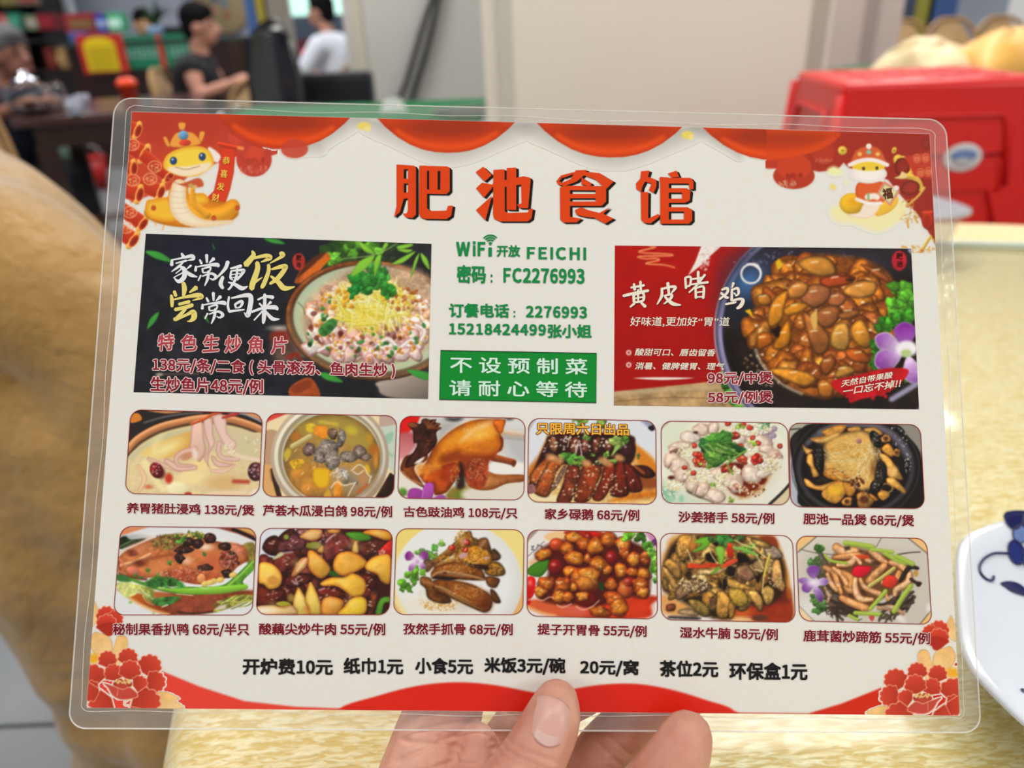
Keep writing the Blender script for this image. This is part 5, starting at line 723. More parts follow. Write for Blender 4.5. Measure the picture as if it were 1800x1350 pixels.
    P.e(880, 835, 120, 105, 'f5bd2c', rim=.2, sh=.2); P.e(890, 810, 40, 26, 'e8a01c', soft=9); P.p([(1120, 900), (1200, 800), (1330, 760), (1330, 840), (1250, 920), (1130, 960)], 'f3c040', sh=.1, bev=20, edge='eeb050'); P.p([(830, 940), (950, 920), (1010, 830), (1160, 830), (1120, 930), (1030, 980), (900, 970)], 'f6e4d0', bev=16, edge='f0c89c')
    P.p([(920, 680), (970, 620), (1180, 620), (1230, 700), (1180, 830), (1000, 820), (930, 770)], 'e0602c', bev=24, edge='cc4a24'); P.l([(930, 790), (1050, 830), (1170, 830)], 34, 'f8eee8', soft=2); P.l([(1040, 770), (1100, 760), (1130, 770)], 60, 'f8e8dc', soft=2); P.l([(1045, 735), (1045, 790)], 20, '8ab46a')
    P.e(1045, 540, 185, 95, 'faf0ea', rim=.08); P.p([(880, 470), (940, 410), (1150, 400), (1210, 480), (1100, 510), (960, 505)], 'f1cc3c', soft=2)
    for x, y in ((998, 488), (1130, 484)): P.e(x, y, 15, 17, '4a3426')
    P.p([(870, 455), (900, 340), (960, 285), (1050, 265), (1140, 285), (1190, 340), (1225, 450), (1140, 415), (1050, 402), (950, 415)], 'd8602f', bev=16, edge='c04a24'); P.l([(860, 452), (950, 415), (1050, 400), (1140, 414), (1232, 452)], 40, 'f8ece6', soft=2); P.e(1050, 268, 28, 28, 'f6e6dc'); P.e(960, 345, 22, 20, 'f0c060'); P.e(1050, 325, 24, 22, '8cc0a8'); P.e(1138, 345, 22, 20, 'f0c060')
    P.p([(1130, 730), (1200, 610), (1360, 710), (1260, 860)], 'e88a6c', sm=False); P.p([(1150, 735), (1208, 640), (1335, 715), (1255, 835)], 'f2dc9c', sm=False, bev=16, edge='9cc09a'); P.e(1320, 680, 30, 26, 'f8e4dc')
    return P
def paint_swags():
    X, Y = 380, 195; P = Pic(X, Y, 1, 1010, 110, PAPER); P.c[:, :82] = hexc('c03b27'); o = lambda L: [(x-X, y-Y) for x, y in L]
    for a, b, top, bot in ((370, 627, 205, 259), (656, 915, 215, 267), (935, 1210, 222, 275), (1226, 1500, 230, 280)):
        m = (a+b)/2; w = b-a
        if a < 400: P.p(o([(m+30, top), (m+10, bot-4), (m+60, bot+6), (b-w*.2, bot-8), (b+18, top-4)]), '8f8a84', soft=20, a=.5)
        elif a > 1200: P.p(o([(a-14, top-8), (a+w*.2, bot-14), (a+w*.28, bot-6), (a+w*.3, top)]), '8f8a84', soft=14, a=.5)
        else: P.p(o([(a-14, top-8), (a+w*.2, bot-14), (m, bot+14), (b-w*.2, bot-8), (b+18, top-4)]), '8f8a84', soft=24, a=.5)
        if a < 400: P.p(o([(376, 190), (505, 200), (505, 262), (480, 263), (440, 254), (410, 236), (384, 213), (376, 205)]), 'c03b27', sm=False)
        s_ = top+(b-a)*.028
        curve = [(a+w*t, top-14+(bot-top+14)*(1-abs(2*t-1)**2.3)+t*(s_-top)*.6) for t in np.linspace(0, 1, 13)]
        P.p(o([(a, top-14)]+curve+[(b, top-14)]), 'db4212', sm=False, bev=9, edge='c83a14')
        keep, was = P.m.copy(), P.c.copy()                       # shading stays inside the swag
        P.e(m-X, top+6-Y+w*.014, w*.36, (bot-top)*.36, '9a2f14', soft=14, a=.85)
        P.l([(x-X, y-Y-10) for x, y in curve[2:-2]], 9, 'ec5218', soft=6, a=.8)
        P.c = np.where((keep > .6)[..., None], P.c, was); P.m = keep
    for cx, cy, r in ((518, 262, 24),): P.e(cx-X, cy-Y, r, r*.7, 'c8442e', soft=2, a=.9)
    P.e(640-X, 222-Y, 12, 7, 'ecd46a', soft=2); P.e(646-X, 227-Y, 6, 5, 'f2e08c', soft=2); P.e(1208-X, 238-Y, 11, 7, 'ecd46a', soft=2); P.e(1214-X, 242-Y, 5, 5, 'f2e08c')
    return P
def paint_wave():
    X, Y = 140, 1160; P = Pic(X, Y, 1, 1560, 110, PAPER); o = lambda L: [(x-X, y-Y) for x, y in L]
    P.p(o([(140, 1165), (282, 1178), (350, 1206), (430, 1232), (520, 1242), (600, 1245), (600, 1275), (140, 1275)]), 'ea4334', sm=False, soft=3)
    P.p(o([(596, 1246), (660, 1224), (730, 1206), (800, 1199), (870, 1204), (960, 1220), (1000, 1212), (1060, 1203), (1120, 1202), (1180, 1212), (1240, 1230), (1290, 1249), (1290, 1285), (590, 1285)]), 'df2414', soft=3)
    P.p(o([(1250, 1252), (1420, 1254), (1480, 1236), (1560, 1204), (1640, 1160), (1720, 1160), (1720, 1290), (1250, 1290)]), 'd52a10', sm=False, soft=3)
    return P
def scallop(P, cx, cy, r, rot, col, asp=1., n=7, edge='f3a888', dark=None):
    """one peony petal: fan with a scalloped rim"""
    t = math.radians(rot); pts = [(-.75, 0)]
    for i in range(n*4+1):
        a = -2.0+4.0*i/(n*4); b = .94+.15*abs(math.sin(a*n*math.pi/4.0)); pts.append((math.cos(a)*b, math.sin(a)*b*.95))
    q = [(cx+r*asp*(x*math.cos(t)-y*math.sin(t)), cy+r*(x*math.sin(t)+y*math.cos(t))) for x, y in pts]
    c = [(cx+(x-cx)*1.075, cy+(y-cy)*1.075) for x, y in q]
    P.p(c, edge, sm=False); P.p(q, col, sm=False, g=(dark or 'b8301c', rot+180))
def leafb(P, pts, c='f2bd74'):
    P.p([(x, y) for x, y in pts], 'c89a5c'); m = np.mean(pts, 0); P.p([(m[0]+(x-m[0])*.95, m[1]+(y-m[1])*.95) for x, y in pts], c, g=('f6cf90', 60), tex=.02)
def paint_peony(x0, y0, mir, k=1.):
    P = Pic(x0, y0, 5.625, 1800, 1320, PAPER)
    if mir: P.X = mir-P.X                                      # the same drawing printed mirrored in the other corner
    F = P.win
    if mir: P.win = lambda a, b, c, d, pad: F(mir-c, b, mir-a, d, pad)
    leafb(P, [(140, 100), (180, 150), (200, 200), (150, 330), (80, 330)]); leafb(P, [(100, 500), (150, 400), (240, 420), (285, 430), (330, 520), (310, 620), (200, 660), (130, 580)]); leafb(P, [(350, 520), (380, 440), (460, 440), (480, 530), (430, 620), (380, 760), (330, 620)]); P.e(130, 660, 80, 50, 'f4b02c', soft=6)
    for a in ((270, 250, 100, -90, 1.), (350, 270, 80, -60, 1.), (270, 330, 100, -80, 1.)): scallop(P, *a[:4], 'dc452c', asp=a[4], dark='b82c18')
    P.p([(180, 340), (330, 300), (330, 420), (265, 430)], 'b02a18', soft=2)
    leafb(P, [(760, 1010), (860, 990), (990, 1050), (960, 1080), (1030, 1150), (760, 1150)])
    for x, y, r, rot, asp in ((280, 680, 90, -85, 1.), (480, 660, 95, -70, 1.), (690, 740, 115, -40, 1.), (740, 890, 105, 0, 1.), (120, 840, 120, -120, 1.2), (340, 810, 90, -100, 1.), (500, 790, 105, -75, 1.), (590, 910, 80, -20, 1.), (230, 1090, 110, 150, 1.2), (640, 1080, 130, 30, 1.2), (120, 980, 100, 190, 1.)):
        scallop(P, x, y, r, rot, 'd9452e', asp=asp, dark='b5341f')
    P.e(430, 910, 95, 50, 'b03624'); P.dots(40, 430, 890, 80, 26, 8, ['f6d08c', 'f0bc70'], 4, a=1); P.e(420, 930, 60, 24, 'c04430')
    P.p([(240, 900), (370, 940), (430, 960), (500, 940), (580, 1010), (560, 1050), (420, 1070), (330, 1030), (280, 950)], 'f3a888'); P.p([(250, 905), (370, 948), (430, 968), (498, 948), (572, 1010), (552, 1044), (420, 1062), (336, 1024), (288, 948)], 'c8483a')
    P.l([(380, 960), (375, 1030)], 6, 'f0a080'); P.l([(500, 1060), (440, 1110), (600, 1150)], 7, 'f3a888'); P.l([(90, 890), (200, 960), (270, 1010)], 7, 'f3a888')
    return P
def paint_peony_left(): return paint_peony(140, 1040, 0)
def paint_peony_right(): return paint_peony(1420, 1065, 1560)
# ================================================================ the room
TBL = .76
wallm = mat('wall_paint_bluegrey', 'aeb6c6', rough=.8, vary=.05); pill = mat('pillar_board_cream', 'f0ebdc', rough=.6, vary=.03, vscale=2); greyp = mat('wall_panel_grey', 'bcbab4', rough=.65, vary=.03, vscale=2); pinkp = mat('wall_panel_rose', 'cdb9b3', rough=.65, vary=.03)
seam = mat('panel_seam', 'bdb7a8', rough=.7); tile = mat('floor_tile_grey', '6f757c', rough=.35, spec=.35, vary=.08, vscale=3); grout = mat('floor_grout', '6f7276', rough=.9)
floor = tag(boxo('floor', (-8, -2.5, -.06), (6, 11, -.006), grout), kind='structure')
tb = bmesh.new(); box(tb, (-.397, -.397, -.008), (.397, .397, 0), .003); t0 = bm_obj('floor_tile', tb, tile, floor); first_tile = True
for i in range(16):
    for j in range(15):
        x, y = -7.4+i*.8, -1.9+j*.8
        if x > 4.5: continue
        o = t0 if first_tile else t0.copy()
        if not first_tile: COL.objects.link(o)
        first_tile = False; o.location = (x, y, 0)
tag(boxo('ceiling', (-8, -2.5, 2.95), (6, 11, 3.05), mat('ceiling_white', 'e6e4df', rough=.9)), kind='structure')
tag(boxo('wall_back', (-8, 9.6, 0), (6, 9.75, 2.95), wallm), kind='structure')
tag(boxo('wall_left', (-6.6, -2.5, 0), (-6.5, 9.6, 2.95), wallm), kind='structure')
# the cream pillar in the middle, boarded, with cover strips at its seams
pil = tag(boxo('wall_pillar', (-.04, 2.3, 0), (.945, 2.78, 2.95), pill), kind='structure')
for x in (.0, .885): boxo('cover_strip', (x, 2.292, 0), (x+.045, 2.3, 2.95), seam if x else mat('strip_light', 'd3d2c6', rough=.6), pil, .002)
wl = tag(boxo('wall_panel_grey_side', (-1.11, 6.0, 0), (-.02, 6.25, 2.95), greyp), kind='structure'); boxo('cover_strip', (-1.045, 5.985, 0), (-.97, 6.0, 2.95), seam, wl, .003)
wr = tag(boxo('wall_panel_rose_side', (.8, 4.0, 0), (1.985, 4.25, 2.95), pinkp), kind='structure'); boxo('cover_strip', (1.80, 3.985, 0), (1.86, 4.0, 2.95), mat('seam_rose', 'a89690', rough=.7), wr, .003)
# door frame, coloured posts and far daylight opening on the left
frame = mat('door_frame_white', 'c9d0dc', rough=.5)
a = at(102, 0, 8.6); tag(boxo('trim_1', (a.x-.09, 8.6, 0), (a.x+.09, 8.72, 2.9), frame), kind='structure')
for nm, u, w, c in (('trim_2', 441, .05, '3a62a0'), ('trim_3', 459, .055, 'a9992c'), ('trim_4', 486, .11, '8f887c')):
    p = at(u, 20, 7.6); tag(boxo(nm, (p.x-w, 7.6, 0), (p.x+w, 7.7, 2.9), mat('post_'+c, c, rough=.5)), kind='structure')
p = at(548, 40, 9.4); q = at(548, 100, 9.3)
win = tag(boxo('window_1', (p.x-.55, 9.5, 1.15), (p.x+.65, 9.58, 2.4), mat('window_frame_grey', '8a9298', rough=.5)), kind='structure')
boxo('pane', (p.x-.5, 9.48, 1.22), (p.x+.6, 9.5, 1.62), mat('window_daylight', 'bfeee0', rough=.4, emit=.85), win)
boxo('pane', (p.x-.5, 9.48, .98), (p.x+.6, 9.5, 1.2), mat('window_dark_band', '4a5668', rough=.3), win)
boxo('panel', (p.x-.5, 9.47, .55), (p.x+.6, 9.5, .98), mat('shopfront_red', '5e2a36', rough=.4), win)
def lamp_red(u, v, y, r, lab):
    c = at(u, v, y); o = empty('signal_lamp', c); tag(o, lab, 'lamp')
    lathe('housing', [(r*1.25, -.03), (r*1.25, .02), (r, .03)], mat('lamp_housing', '5a2024', rough=.4), o, n=20).rotation_euler = (math.pi/2, 0, 0)
    V, F = ball((0, 0, 0), r, 16, (1, .5, 1)); mesh_obj('bulb', V, F, mat('red_lamp_glow', 'ff1030', rough=.3, emit=1.6), o).location = (0, -.05, 0)
lamp_red(544, 97, 9.44, .075, 'round glowing red lamp beside the man in white'); lamp_red(503, 95, 9.44, .045, 'small dim red lamp left of the round glowing one')
# round woven wall hanging
p = at(391, 6, 9.55); h = empty('wall_hanging', p); tag(h, 'round beige wall hanging with blue and red figures on grey wall', 'wall decor')
for nm, r, y, m in (('disc', .30, 0, mat('hanging_straw', 'b9a78a', rough=.8, vary=.1, vscale=12)),):
    lathe(nm, [(r, 0), (r, .03), (r*.93, .035)], m, h, n=32).rotation_euler = (math.pi/2, 0, 0)
lathe('rim', [(.30, .0), (.315, .01), (.315, .04), (.30, .05)], mat('hanging_rim', 'a3906c', rough=.7), h, n=32).rotation_euler = (math.pi/2, 0, 0)
for x, z, r, c in ((-.07, .04, .05, '4d6390'), (.03, .0, .055, '6f86a0'), (-.09, -.07, .06, 'b08468'), (.04, -.12, .05, 'a0604a'), (-.02, .14, .06, 'a89a90'), (.1, .1, .05, 'b87a5a')):
    V, F = ball((x, -.045, z), r, 10, (1, .2, 1)); mesh_obj('figure', V, F, mat('fig_'+c, c, rough=.8), h)

# ---------------------------------------------------------------- far left: shelf, counter and what stands on it
darkw = mat('wood_dark_red', '2a0f0c', rough=.35, vary=.25, vscale=9); blackw = mat('wood_black_brown', '120a0a', rough=.5, vary=.2)
sx0, sx1 = at(-30, 60, 8.0).x, at(90, 60, 8.0).x
shelf = empty('display_shelf', (sx0, 8.0, 0)); tag(shelf, 'tall dark wooden display shelf with boxes at the far left', 'shelf')
W_ = sx1-sx0
boxo('back_panel', (0, .32, 0), (W_, .35, 2.2), blackw, shelf); boxo('side_panel', (0, 0, 0), (.04, .35, 2.2), blackw, shelf); boxo('side_panel', (W_-.07, 0, 0), (W_, .35, 2.2), blackw, shelf); boxo('side_panel', (W_*.42, .02, 0), (W_*.42+.03, .35, 2.2), blackw, shelf)
for z in (.1, .42, .78, 1.06, 1.38, 1.72, 2.16): boxo('shelf_board', (.04, .01, z), (W_-.07, .33, z+.035), blackw, shelf)
def carton(u0, u1, v0, v1, y, c, lab, lid=None, dep=.16, group=None):
    a, b = at(u0, v1, y), at(u1, v0, y); o = empty('gift_box', ((a.x+b.x)/2, y+dep/2, a.z)); tag(o, lab, 'box', group)
    w, hh = (b.x-a.x)/2, b.z-a.z
    boxo('carton', (-w, -dep/2, 0), (w, dep/2, hh), mat('box_'+c, c, rough=.4), o, .006); boxo('print_band', (-w*.7, -dep/2-.004, hh*.25), (w*.7, -dep/2, hh*.7), mat('band_'+(lid or 'c8a878'), lid or 'c8a878', rough=.5), o)
    return o
carton(2, 13, 24, 53, 7.98, 'b04a4e', 'pink and red box on the shelf left of the green box', 'c87a78'); carton(15, 31, 22, 53, 7.98, '2c7a62', 'green box standing on the dark shelf', '4a9a80'); carton(47, 64, 26, 53, 7.98, '6a7a62', 'pale tin with a shiny lid on the dark shelf', 'a89a90'); carton(68, 90, 24, 53, 7.98, '7c1420', 'dark red box at the right end of the dark shelf', '8c2028')
carton(0, 25, -12, 11, 7.98, '6e6a3c', 'olive box on the top visible shelf', '7a6c3a'); carton(30, 66, -12, 10, 7.98, '6a5a50', 'brown box with a red corner on the top visible shelf', '8a3a34'); carton(86, 98, 84, 122, 7.6, '6a1c16', 'dark red jar carton low beside the counter', '7a2a1c'); carton(100, 112, 84, 121, 7.6, '9a7a4c', 'tan packet low beside the counter', 'b08a58')
c0_, c1_ = at(80, 122, 7.6), at(116, 116, 7.6); lc = empty('low_cabinet', ((c0_.x+c1_.x)/2, 7.7, 0)); tag(lc, 'low dark cabinet between the shelf and the counter', 'cabinet'); boxo('cabinet_body', (-.13, -.12, 0), (.13, .12, c0_.z-.02), blackw, lc); boxo('cabinet_top', (-.14, -.13, c0_.z-.02), (.14, .13, c0_.z), darkw, lc)
cl, cr = at(112, 75, 7.0), at(400, 55, 7.0)
ctr = empty('reception_counter', ((cl.x+cr.x)/2, 7.2, 0)); tag(ctr, 'dark red wooden reception counter with posters on its front', 'counter')
hw = (cr.x-cl.x)/2; CH = 1.04
boxo('front_panel', (-hw, -.2, 0), (hw, -.15, CH-.03), darkw, ctr); boxo('side_panel', (-hw, -.15, 0), (-hw+.05, .35, CH-.03), darkw, ctr); boxo('side_panel', (hw-.05, -.15, 0), (hw, .35, CH-.03), darkw, ctr); boxo('counter_top', (-hw-.02, -.24, CH-.03), (hw+.02, .38, CH), mat('counter_top_dark', '35403c', rough=.3), ctr, .005)
def poster(name, u0, v0, u1, v1, y, m, lab, cat):
    a, b = at(u0, v1, y), at(u1, v0, y); o = empty(name, ((a.x+b.x)/2, y, a.z)); tag(o, lab, cat); w = (b.x-a.x)/2; hh = b.z-a.z
    boxo('sheet', (-w, -.004, 0), (w, 0, hh), m, o); return o, w, hh
gm_ = mat('banner_green', '0a7a58', rough=.5); redm = mat('poster_red', 'c0281e', rough=.5)
o, w, hh = poster('green_banner', 205, 58, 338, 122, 6.98, gm_, 'green banner with two rows of pale writing on the counter front', 'banner')
boxo('red_strip', (w*.12, -.012, 0), (w*.24, -.004, hh), redm, o); wm = mat('banner_writing', 'a8d8cc', rough=.6); rr = random.Random(4)
for row in (.32, .5):
    for k in range(15):
        x = -w*.9+k*w*.115
        if -.02 < x/w-.06 < .22: continue
        for st in range(3):                                     # pale blurred characters: three strokes each
            zz = hh*(row+.045*st); boxo('writing', (x, -.009, zz), (x+w*rr.uniform(.05, .085), -.005, zz+hh*.022), wm, o)
        boxo('writing', (x+w*.035, -.0085, hh*row), (x+w*.046, -.005, hh*(row+.13)), wm, o)
o, w, hh = poster('yellow_poster', 150, 58, 212, 130, 6.95, redm, 'yellow notice with a red border on the counter front', 'poster'); boxo('yellow_field', (-w*.74, -.012, hh*.05), (w*.62, -.004, hh*.78), mat('poster_yellow', 'e0c40c', rough=.5), o)
V, F = ball((-w*.06, -.008, hh*.76), w*.62, 16, (1, .01, .42)); mesh_obj('yellow_arch', V, F, MATS['poster_yellow'], o)
ym = mat('poster_writing', 'b89a10', rough=.6)
for k in range(5): boxo('writing', (-w*.6, -.016, hh*(.15+.12*k)), (w*.48, -.012, hh*(.18+.12*k)), ym, o)
carton(118, 166, 22, 60, 7.25, '8a2028', 'wide red gift box standing on the counter', '7a5a34', .2); carton(169, 188, 24, 57, 7.25, '2a3aa0', 'blue packet on the counter beside the red gift box', '8a9ac8', .1); carton(190, 213, 22, 57, 7.25, '3aa878', 'mint green packet on the counter', 'c8f0e4', .1); carton(124, 148, 56, 74, 7.1, '4a68a8', 'small blue box low on the counter end', '2a48a0', .12)
# potted plant, cashier and monitor behind the counter
pp = at(272, 42, 7.4); pl = empty('potted_plant', (pp.x, 7.4, CH)); tag(pl, 'leafy green plant in a blue pot on the counter', 'plant')
lathe('pot', [(.05, 0), (.075, .03), (.085, .1), (.075, .11), (.06, .09)], mat('pot_blue', '7a98b8', rough=.3), pl, n=20)
rr = random.Random(2)
for k in range(16):
    a = rr.uniform(0, 6.28); L = rr.uniform(.14, .28); b = rr.uniform(.2, 1.1); V, F = [], []
    for i in range(5):
        t = i/4; r_ = L*t*math.sin(b); z_ = .1+L*t*math.cos(b*t*1.3); ww = .028*math.sin(math.pi*min(.97, t+.08))
        V += [(r_*math.cos(a)-ww*math.sin(a), r_*math.sin(a)+ww*math.cos(a), z_), (r_*math.cos(a), r_*math.sin(a), z_-.006), (r_*math.cos(a)+ww*math.sin(a), r_*math.sin(a)-ww*math.cos(a), z_)]
    for i in range(4): k_ = i*3; F += [(k_, k_+1, k_+4, k_+3), (k_+1, k_+2, k_+5, k_+4)]
    mesh_obj('leaf', V, F, mat('leaf_dark_green', '1c4a18', rough=.45, vary=.3), pl)
p = at(330, 58, 7.3); mo = empty('computer_monitor', (p.x, 7.3, CH)); tag(mo, 'black computer monitor seen on the counter behind the seated man', 'monitor'); boxo('foot', (-.1, -.06, 0), (.1, .06, .012), mat('plastic_black', '0e0e10', rough=.4), mo, .003); boxo('neck', (-.02, -.01, .01), (.02, .01, .05), MATS['plastic_black'], mo); boxo('screen', (-.2, -.015, .012), (.2, .015, .1), MATS['plastic_black'], mo, .004)

# ---------------------------------------------------------------- people
skin_m = mat('skin_warm', 'b98672', rough=.5, spec=.3, vary=.06); skin2 = mat('skin_tan', '8a5c4c', rough=.5, spec=.3, vary=.06); hair_m = mat('hair_black', '08080c', rough=.85, spec=.15); hair_g = mat('hair_grey', '4c4a4e', rough=.6, vary=.2, vscale=30); blk_cloth = mat('cloth_black', '080a14', rough=.85); white_cloth = mat('cloth_white', 'dfe6f4', rough=.85); navy = mat('cloth_slate', '2a3040', rough=.85); eye_m = mat('eye_dark', '1a1210', rough=.2); lip_m = mat('lip_rose', '8a4a44', rough=.5); trouser = mat('cloth_trouser', '1c1c24', rough=.85)
def person(base, face, label, shirt, skin, hair, arms, lean=(0, 0), sleeve=.5, seat=.45, tilt=0, torso=.50):
    """seated figure: base = (x, y) of the pelvis; face = heading of the gaze in degrees (0 = +x); arms = two (elbow, hand) pairs in the body's own axes"""
    o = empty('person', (base[0], base[1], 0), math.radians(face)); tag(o, label, 'person')
    hip = Vector((0, 0, seat+.09)); neck = Vector((lean[0], lean[1], seat+.09+torso)); ch = hip.lerp(neck, .7); head = neck+Vector((.045+tilt*.06, 0, .155-abs(tilt)*.03))
    H = []
    B = [limb([hip, hip.lerp(neck, .35), ch, neck-Vector((0, 0, .05))], [.135, .125, .145, .085])]
    B += [limb([ch+Vector((0, s*.08, .05)), neck+Vector((-.01, s*.175, -.075))], [.1, .062]) for s in (-1, 1)]
    B.append(limb([neck-Vector((0, 0, .06)), neck+Vector((.015, 0, .06)), head-Vector((.01, 0, .05))], [.06, .056, .06]))
    B += [ball(head+Vector((-.008, 0, .02)), .1, 16, (1.0, .78, 1.1)), ball(head+Vector((.035, 0, -.045)), .064, 12, (1, .85, 1.05)), limb([head+Vector((.085, 0, .015)), head+Vector((.112, 0, -.025))], [.012, .017])]
    B += [ball(head+Vector((-.005, s*.082, -.01)), .03, 10, (.7, .4, 1.1)) for s in (-1, 1)]
    A = []
    for s, (el, ha) in zip((-1, 1), arms):
        sh = neck+Vector((-.01, s*.185, -.08)); el, ha = Vector(el), Vector(ha); d = (ha-el).normalized(); f = ha+d*.02
        A.append((s, sh, el, ha)); B.append(limb([sh, sh.lerp(el, .5), el, el.lerp(ha, .5), ha], [.058, .05, .042, .038, .027]))
        sd = d.cross(Vector((0, 0, 1))); sd = sd.normalized() if sd.length > .1 else Vector((0, 1, 0))
        B.append(limb([ha, ha+d*.07], [.03, .034]))
        for k, (off, L) in enumerate(((-.027, .062), (-.009, .075), (.009, .07), (.026, .055))): B.append(limb([ha+d*.075+sd*off, ha+d*(.075+L*.6)+sd*off-Vector((0, 0, .008)), ha+d*(.075+L)+sd*off-Vector((0, 0, .025))], [.0095, .009, .008]))
        B.append(limb([ha+d*.02+sd*.03, ha+d*.06+sd*.055, ha+d*.085+sd*.05], [.013, .011, .009]))
    for s in (-1, 1): B.append(limb([hip+Vector((0, s*.09, -.01)), Vector((.4, s*.11, seat+.06)), Vector((.43, s*.11, .1)), Vector((.44, s*.11, .045)), Vector((.57, s*.12, .04))], [.105, .075, .05, .04, .035]))
    fuse('body', B, skin, o, voxel=.011, smooth=3)
    S = [limb([hip-Vector((0, 0, .02)), hip.lerp(neck, .35), ch, neck-Vector((0, 0, .055))], [.153, .142, .16, .09])]+[limb([ch+Vector((0, s*.08, .05)), neck+Vector((-.01, s*.18, -.075))], [.115, .076]) for s in (-1, 1)]
    if sleeve:
        for s, sh, el, ha in A: S.append(limb([sh, sh.lerp(el, sleeve)], [.076, .066]) if sleeve <= 1 else limb([sh, el, el.lerp(ha, sleeve-1)], [.076, .06, .052]))
    fuse('shirt', S, shirt, o, voxel=.014, smooth=4)
    T = []
    for s in (-1, 1): T.append(limb([hip+Vector((0, s*.09, -.02)), Vector((.4, s*.11, seat+.06)), Vector((.43, s*.11, .12))], [.128, .09, .068]))
    fuse('trousers', T, trouser, o, voxel=.016, smooth=3)
    Hh = [ball(head+Vector((-.02, 0, .056)), .107, 16, (1., .84, .9)), ball(head+Vector((-.062, 0, .0)), .074, 12, (.8, 1.12, 1.15)), ball(head+Vector((.035, 0, .088)), .06, 12, (1., 1.1, .75))]
    fuse('hair', Hh, hair, o, voxel=.01, smooth=2)
    for s in (-1, 1):
        V, F = ball(head+Vector((.082, s*.034, .018)), .0105, 10); mesh_obj('eye', V, F, eye_m, o)
        V, F = limb([head+Vector((.088, s*.018, .043)), head+Vector((.08, s*.05, .046))], [.005, .004]); mesh_obj('eyebrow', V, F, hair_m, o)
    V, F = limb([head+Vector((.098, -.022, -.062)), head+Vector((.101, 0, -.06)), head+Vector((.098, .022, -.062))], [.006, .008, .006]); mesh_obj('mouth', V, F, lip_m, o)
    return o
person((-2.05, 5.2), 5, 'person in a black sleeveless top seated at the dark wooden table', blk_cloth, skin_m, hair_m, (((.16, -.26, .72), (.36, -.16, .78)), ((.2, .26, .72), (.42, .12, .78))), lean=(.14, 0), sleeve=0, seat=.36)
person((-2.72, 4.2), -25, 'person with grey hair in a dark shirt leaning over the table at the far left', navy, skin2, hair_g, (((.24, -.28, .7), (.52, -.16, .78)), ((.24, .24, .7), (.48, .05, .78))), lean=(.27, 0), sleeve=1.4, seat=.34, tilt=.5, torso=.43)
person((-1.30, 6.6), 160, 'person in a white shirt with black hair seated by the grey wall panel', white_cloth, skin_m, hair_m, (((.2, -.26, .74), (.4, -.1, .7)), ((.2, .26, .74), (.4, .1, .7))), lean=(.06, 0), sleeve=.75, seat=.44)
p = at(243, 40, 7.65); person((p.x, 7.75), -60, 'person with dark hair and a red top behind the counter', mat('cloth_wine', '6a1c22', rough=.8), mat('skin_light', 'c09468', rough=.5), hair_m, (((.18, -.24, .85), (.3, -.1, 1.0)), ((.18, .24, .85), (.3, .1, 1.0))), seat=.42)

# ---------------------------------------------------------------- dark wooden table with tea things
woodt = mat('table_wood_gloss', '4a2c2c', rough=.22, spec=.6, vary=.25, vscale=5, stretch=(1, 6, 1)); woode = mat('table_wood_edge', '2e1710', rough=.35, vary=.2)
A_, B_ = atz(16, 210, .75), atz(212, 196, .75); ux = (B_-A_).normalized(); uy = Vector((-ux.y, ux.x, 0))
dt = empty('tea_table', A_+ux*1.05+uy*.5-Vector((0, 0, .75)), math.atan2(ux.y, ux.x)); tag(dt, 'long dark brown wooden tea table with glossy top', 'table')
boxo('table_top', (-1.05, -.5, .71), (-.22, .55, .75), woodt, dt, .008); boxo('apron', (-.98, -.45, .61), (-.28, .5, .71), woode, dt)
for x in (-.95, -.32):
    for y in (-.42, .45): boxo('leg', (x-.04, y-.04, 0), (x+.04, y+.04, .62), woode, dt, .005)
boxo('foot_rail', (-.95, -.02, .16), (-.32, .02, .2), mat('rail_wood', '4a2a14', rough=.5), dt)
glass = bpy.data.materials.new('clear_glass'); glass.use_nodes = True; gb = glass.node_tree.nodes['Principled BSDF']; gb.inputs['Base Color'].default_value = (.95, .97, .97, 1); gb.inputs['Roughness'].default_value = .03; gb.inputs['Transmission Weight'].default_value = 1.0; gb.inputs['IOR'].default_value = 1.25
tp = atz(62, 203, .75); tpo = empty('glass_teapot', (tp.x, tp.y, .75)); tag(tpo, 'round clear glass teapot on the dark tea table', 'teapot')
lathe('pot_body', [(.05, 0), (.085, .02), (.1, .07), (.085, .125), (.055, .145), (.05, .143), (.08, .122), (.094, .07), (.08, .024), (.0, .008)], glass, tpo, n=24); lathe('lid', [(.058, .145), (.05, .16), (.015, .168), (.018, .19), (.0, .195)], mat('steel_bright', 'c4c8d4', rough=.15, metal=1), tpo, n=20); tube('handle', catmull([(.09, 0, .12), (.15, 0, .13), (.16, 0, .07), (.1, 0, .03)]), .008, glass, tpo); tube('spout', [(-.09, 0, .06), (-.13, 0, .1), (-.15, 0, .13)], [.016, .012, .01], glass, tpo)
for u, v, lab in ((128, 192, 'small glass tea cup on the dark table nearest the teapot'), (148, 186, 'small glass tea cup right of the other cup on the dark table'), (134, 202, 'low glass tea cup at the edge of the dark table')):
    c = atz(u, v, .75); co = empty('tea_cup', (c.x, c.y, .75)); tag(co, lab, 'cup', 'glass tea cups'); lathe('cup_wall', [(.02, 0), (.032, .03), (.036, .055), (.034, .055), (.028, .03), (.0, .006)], mat('cup_glass', 'b8bccc', rough=.08, alpha=.6, spec=.8), co, n=18); lathe('foot_ring', [(.018, -.0), (.022, 0), (.022, .006), (.018, .006)], mat('cup_foot', '9aa0b0', rough=.2), co, n=18)
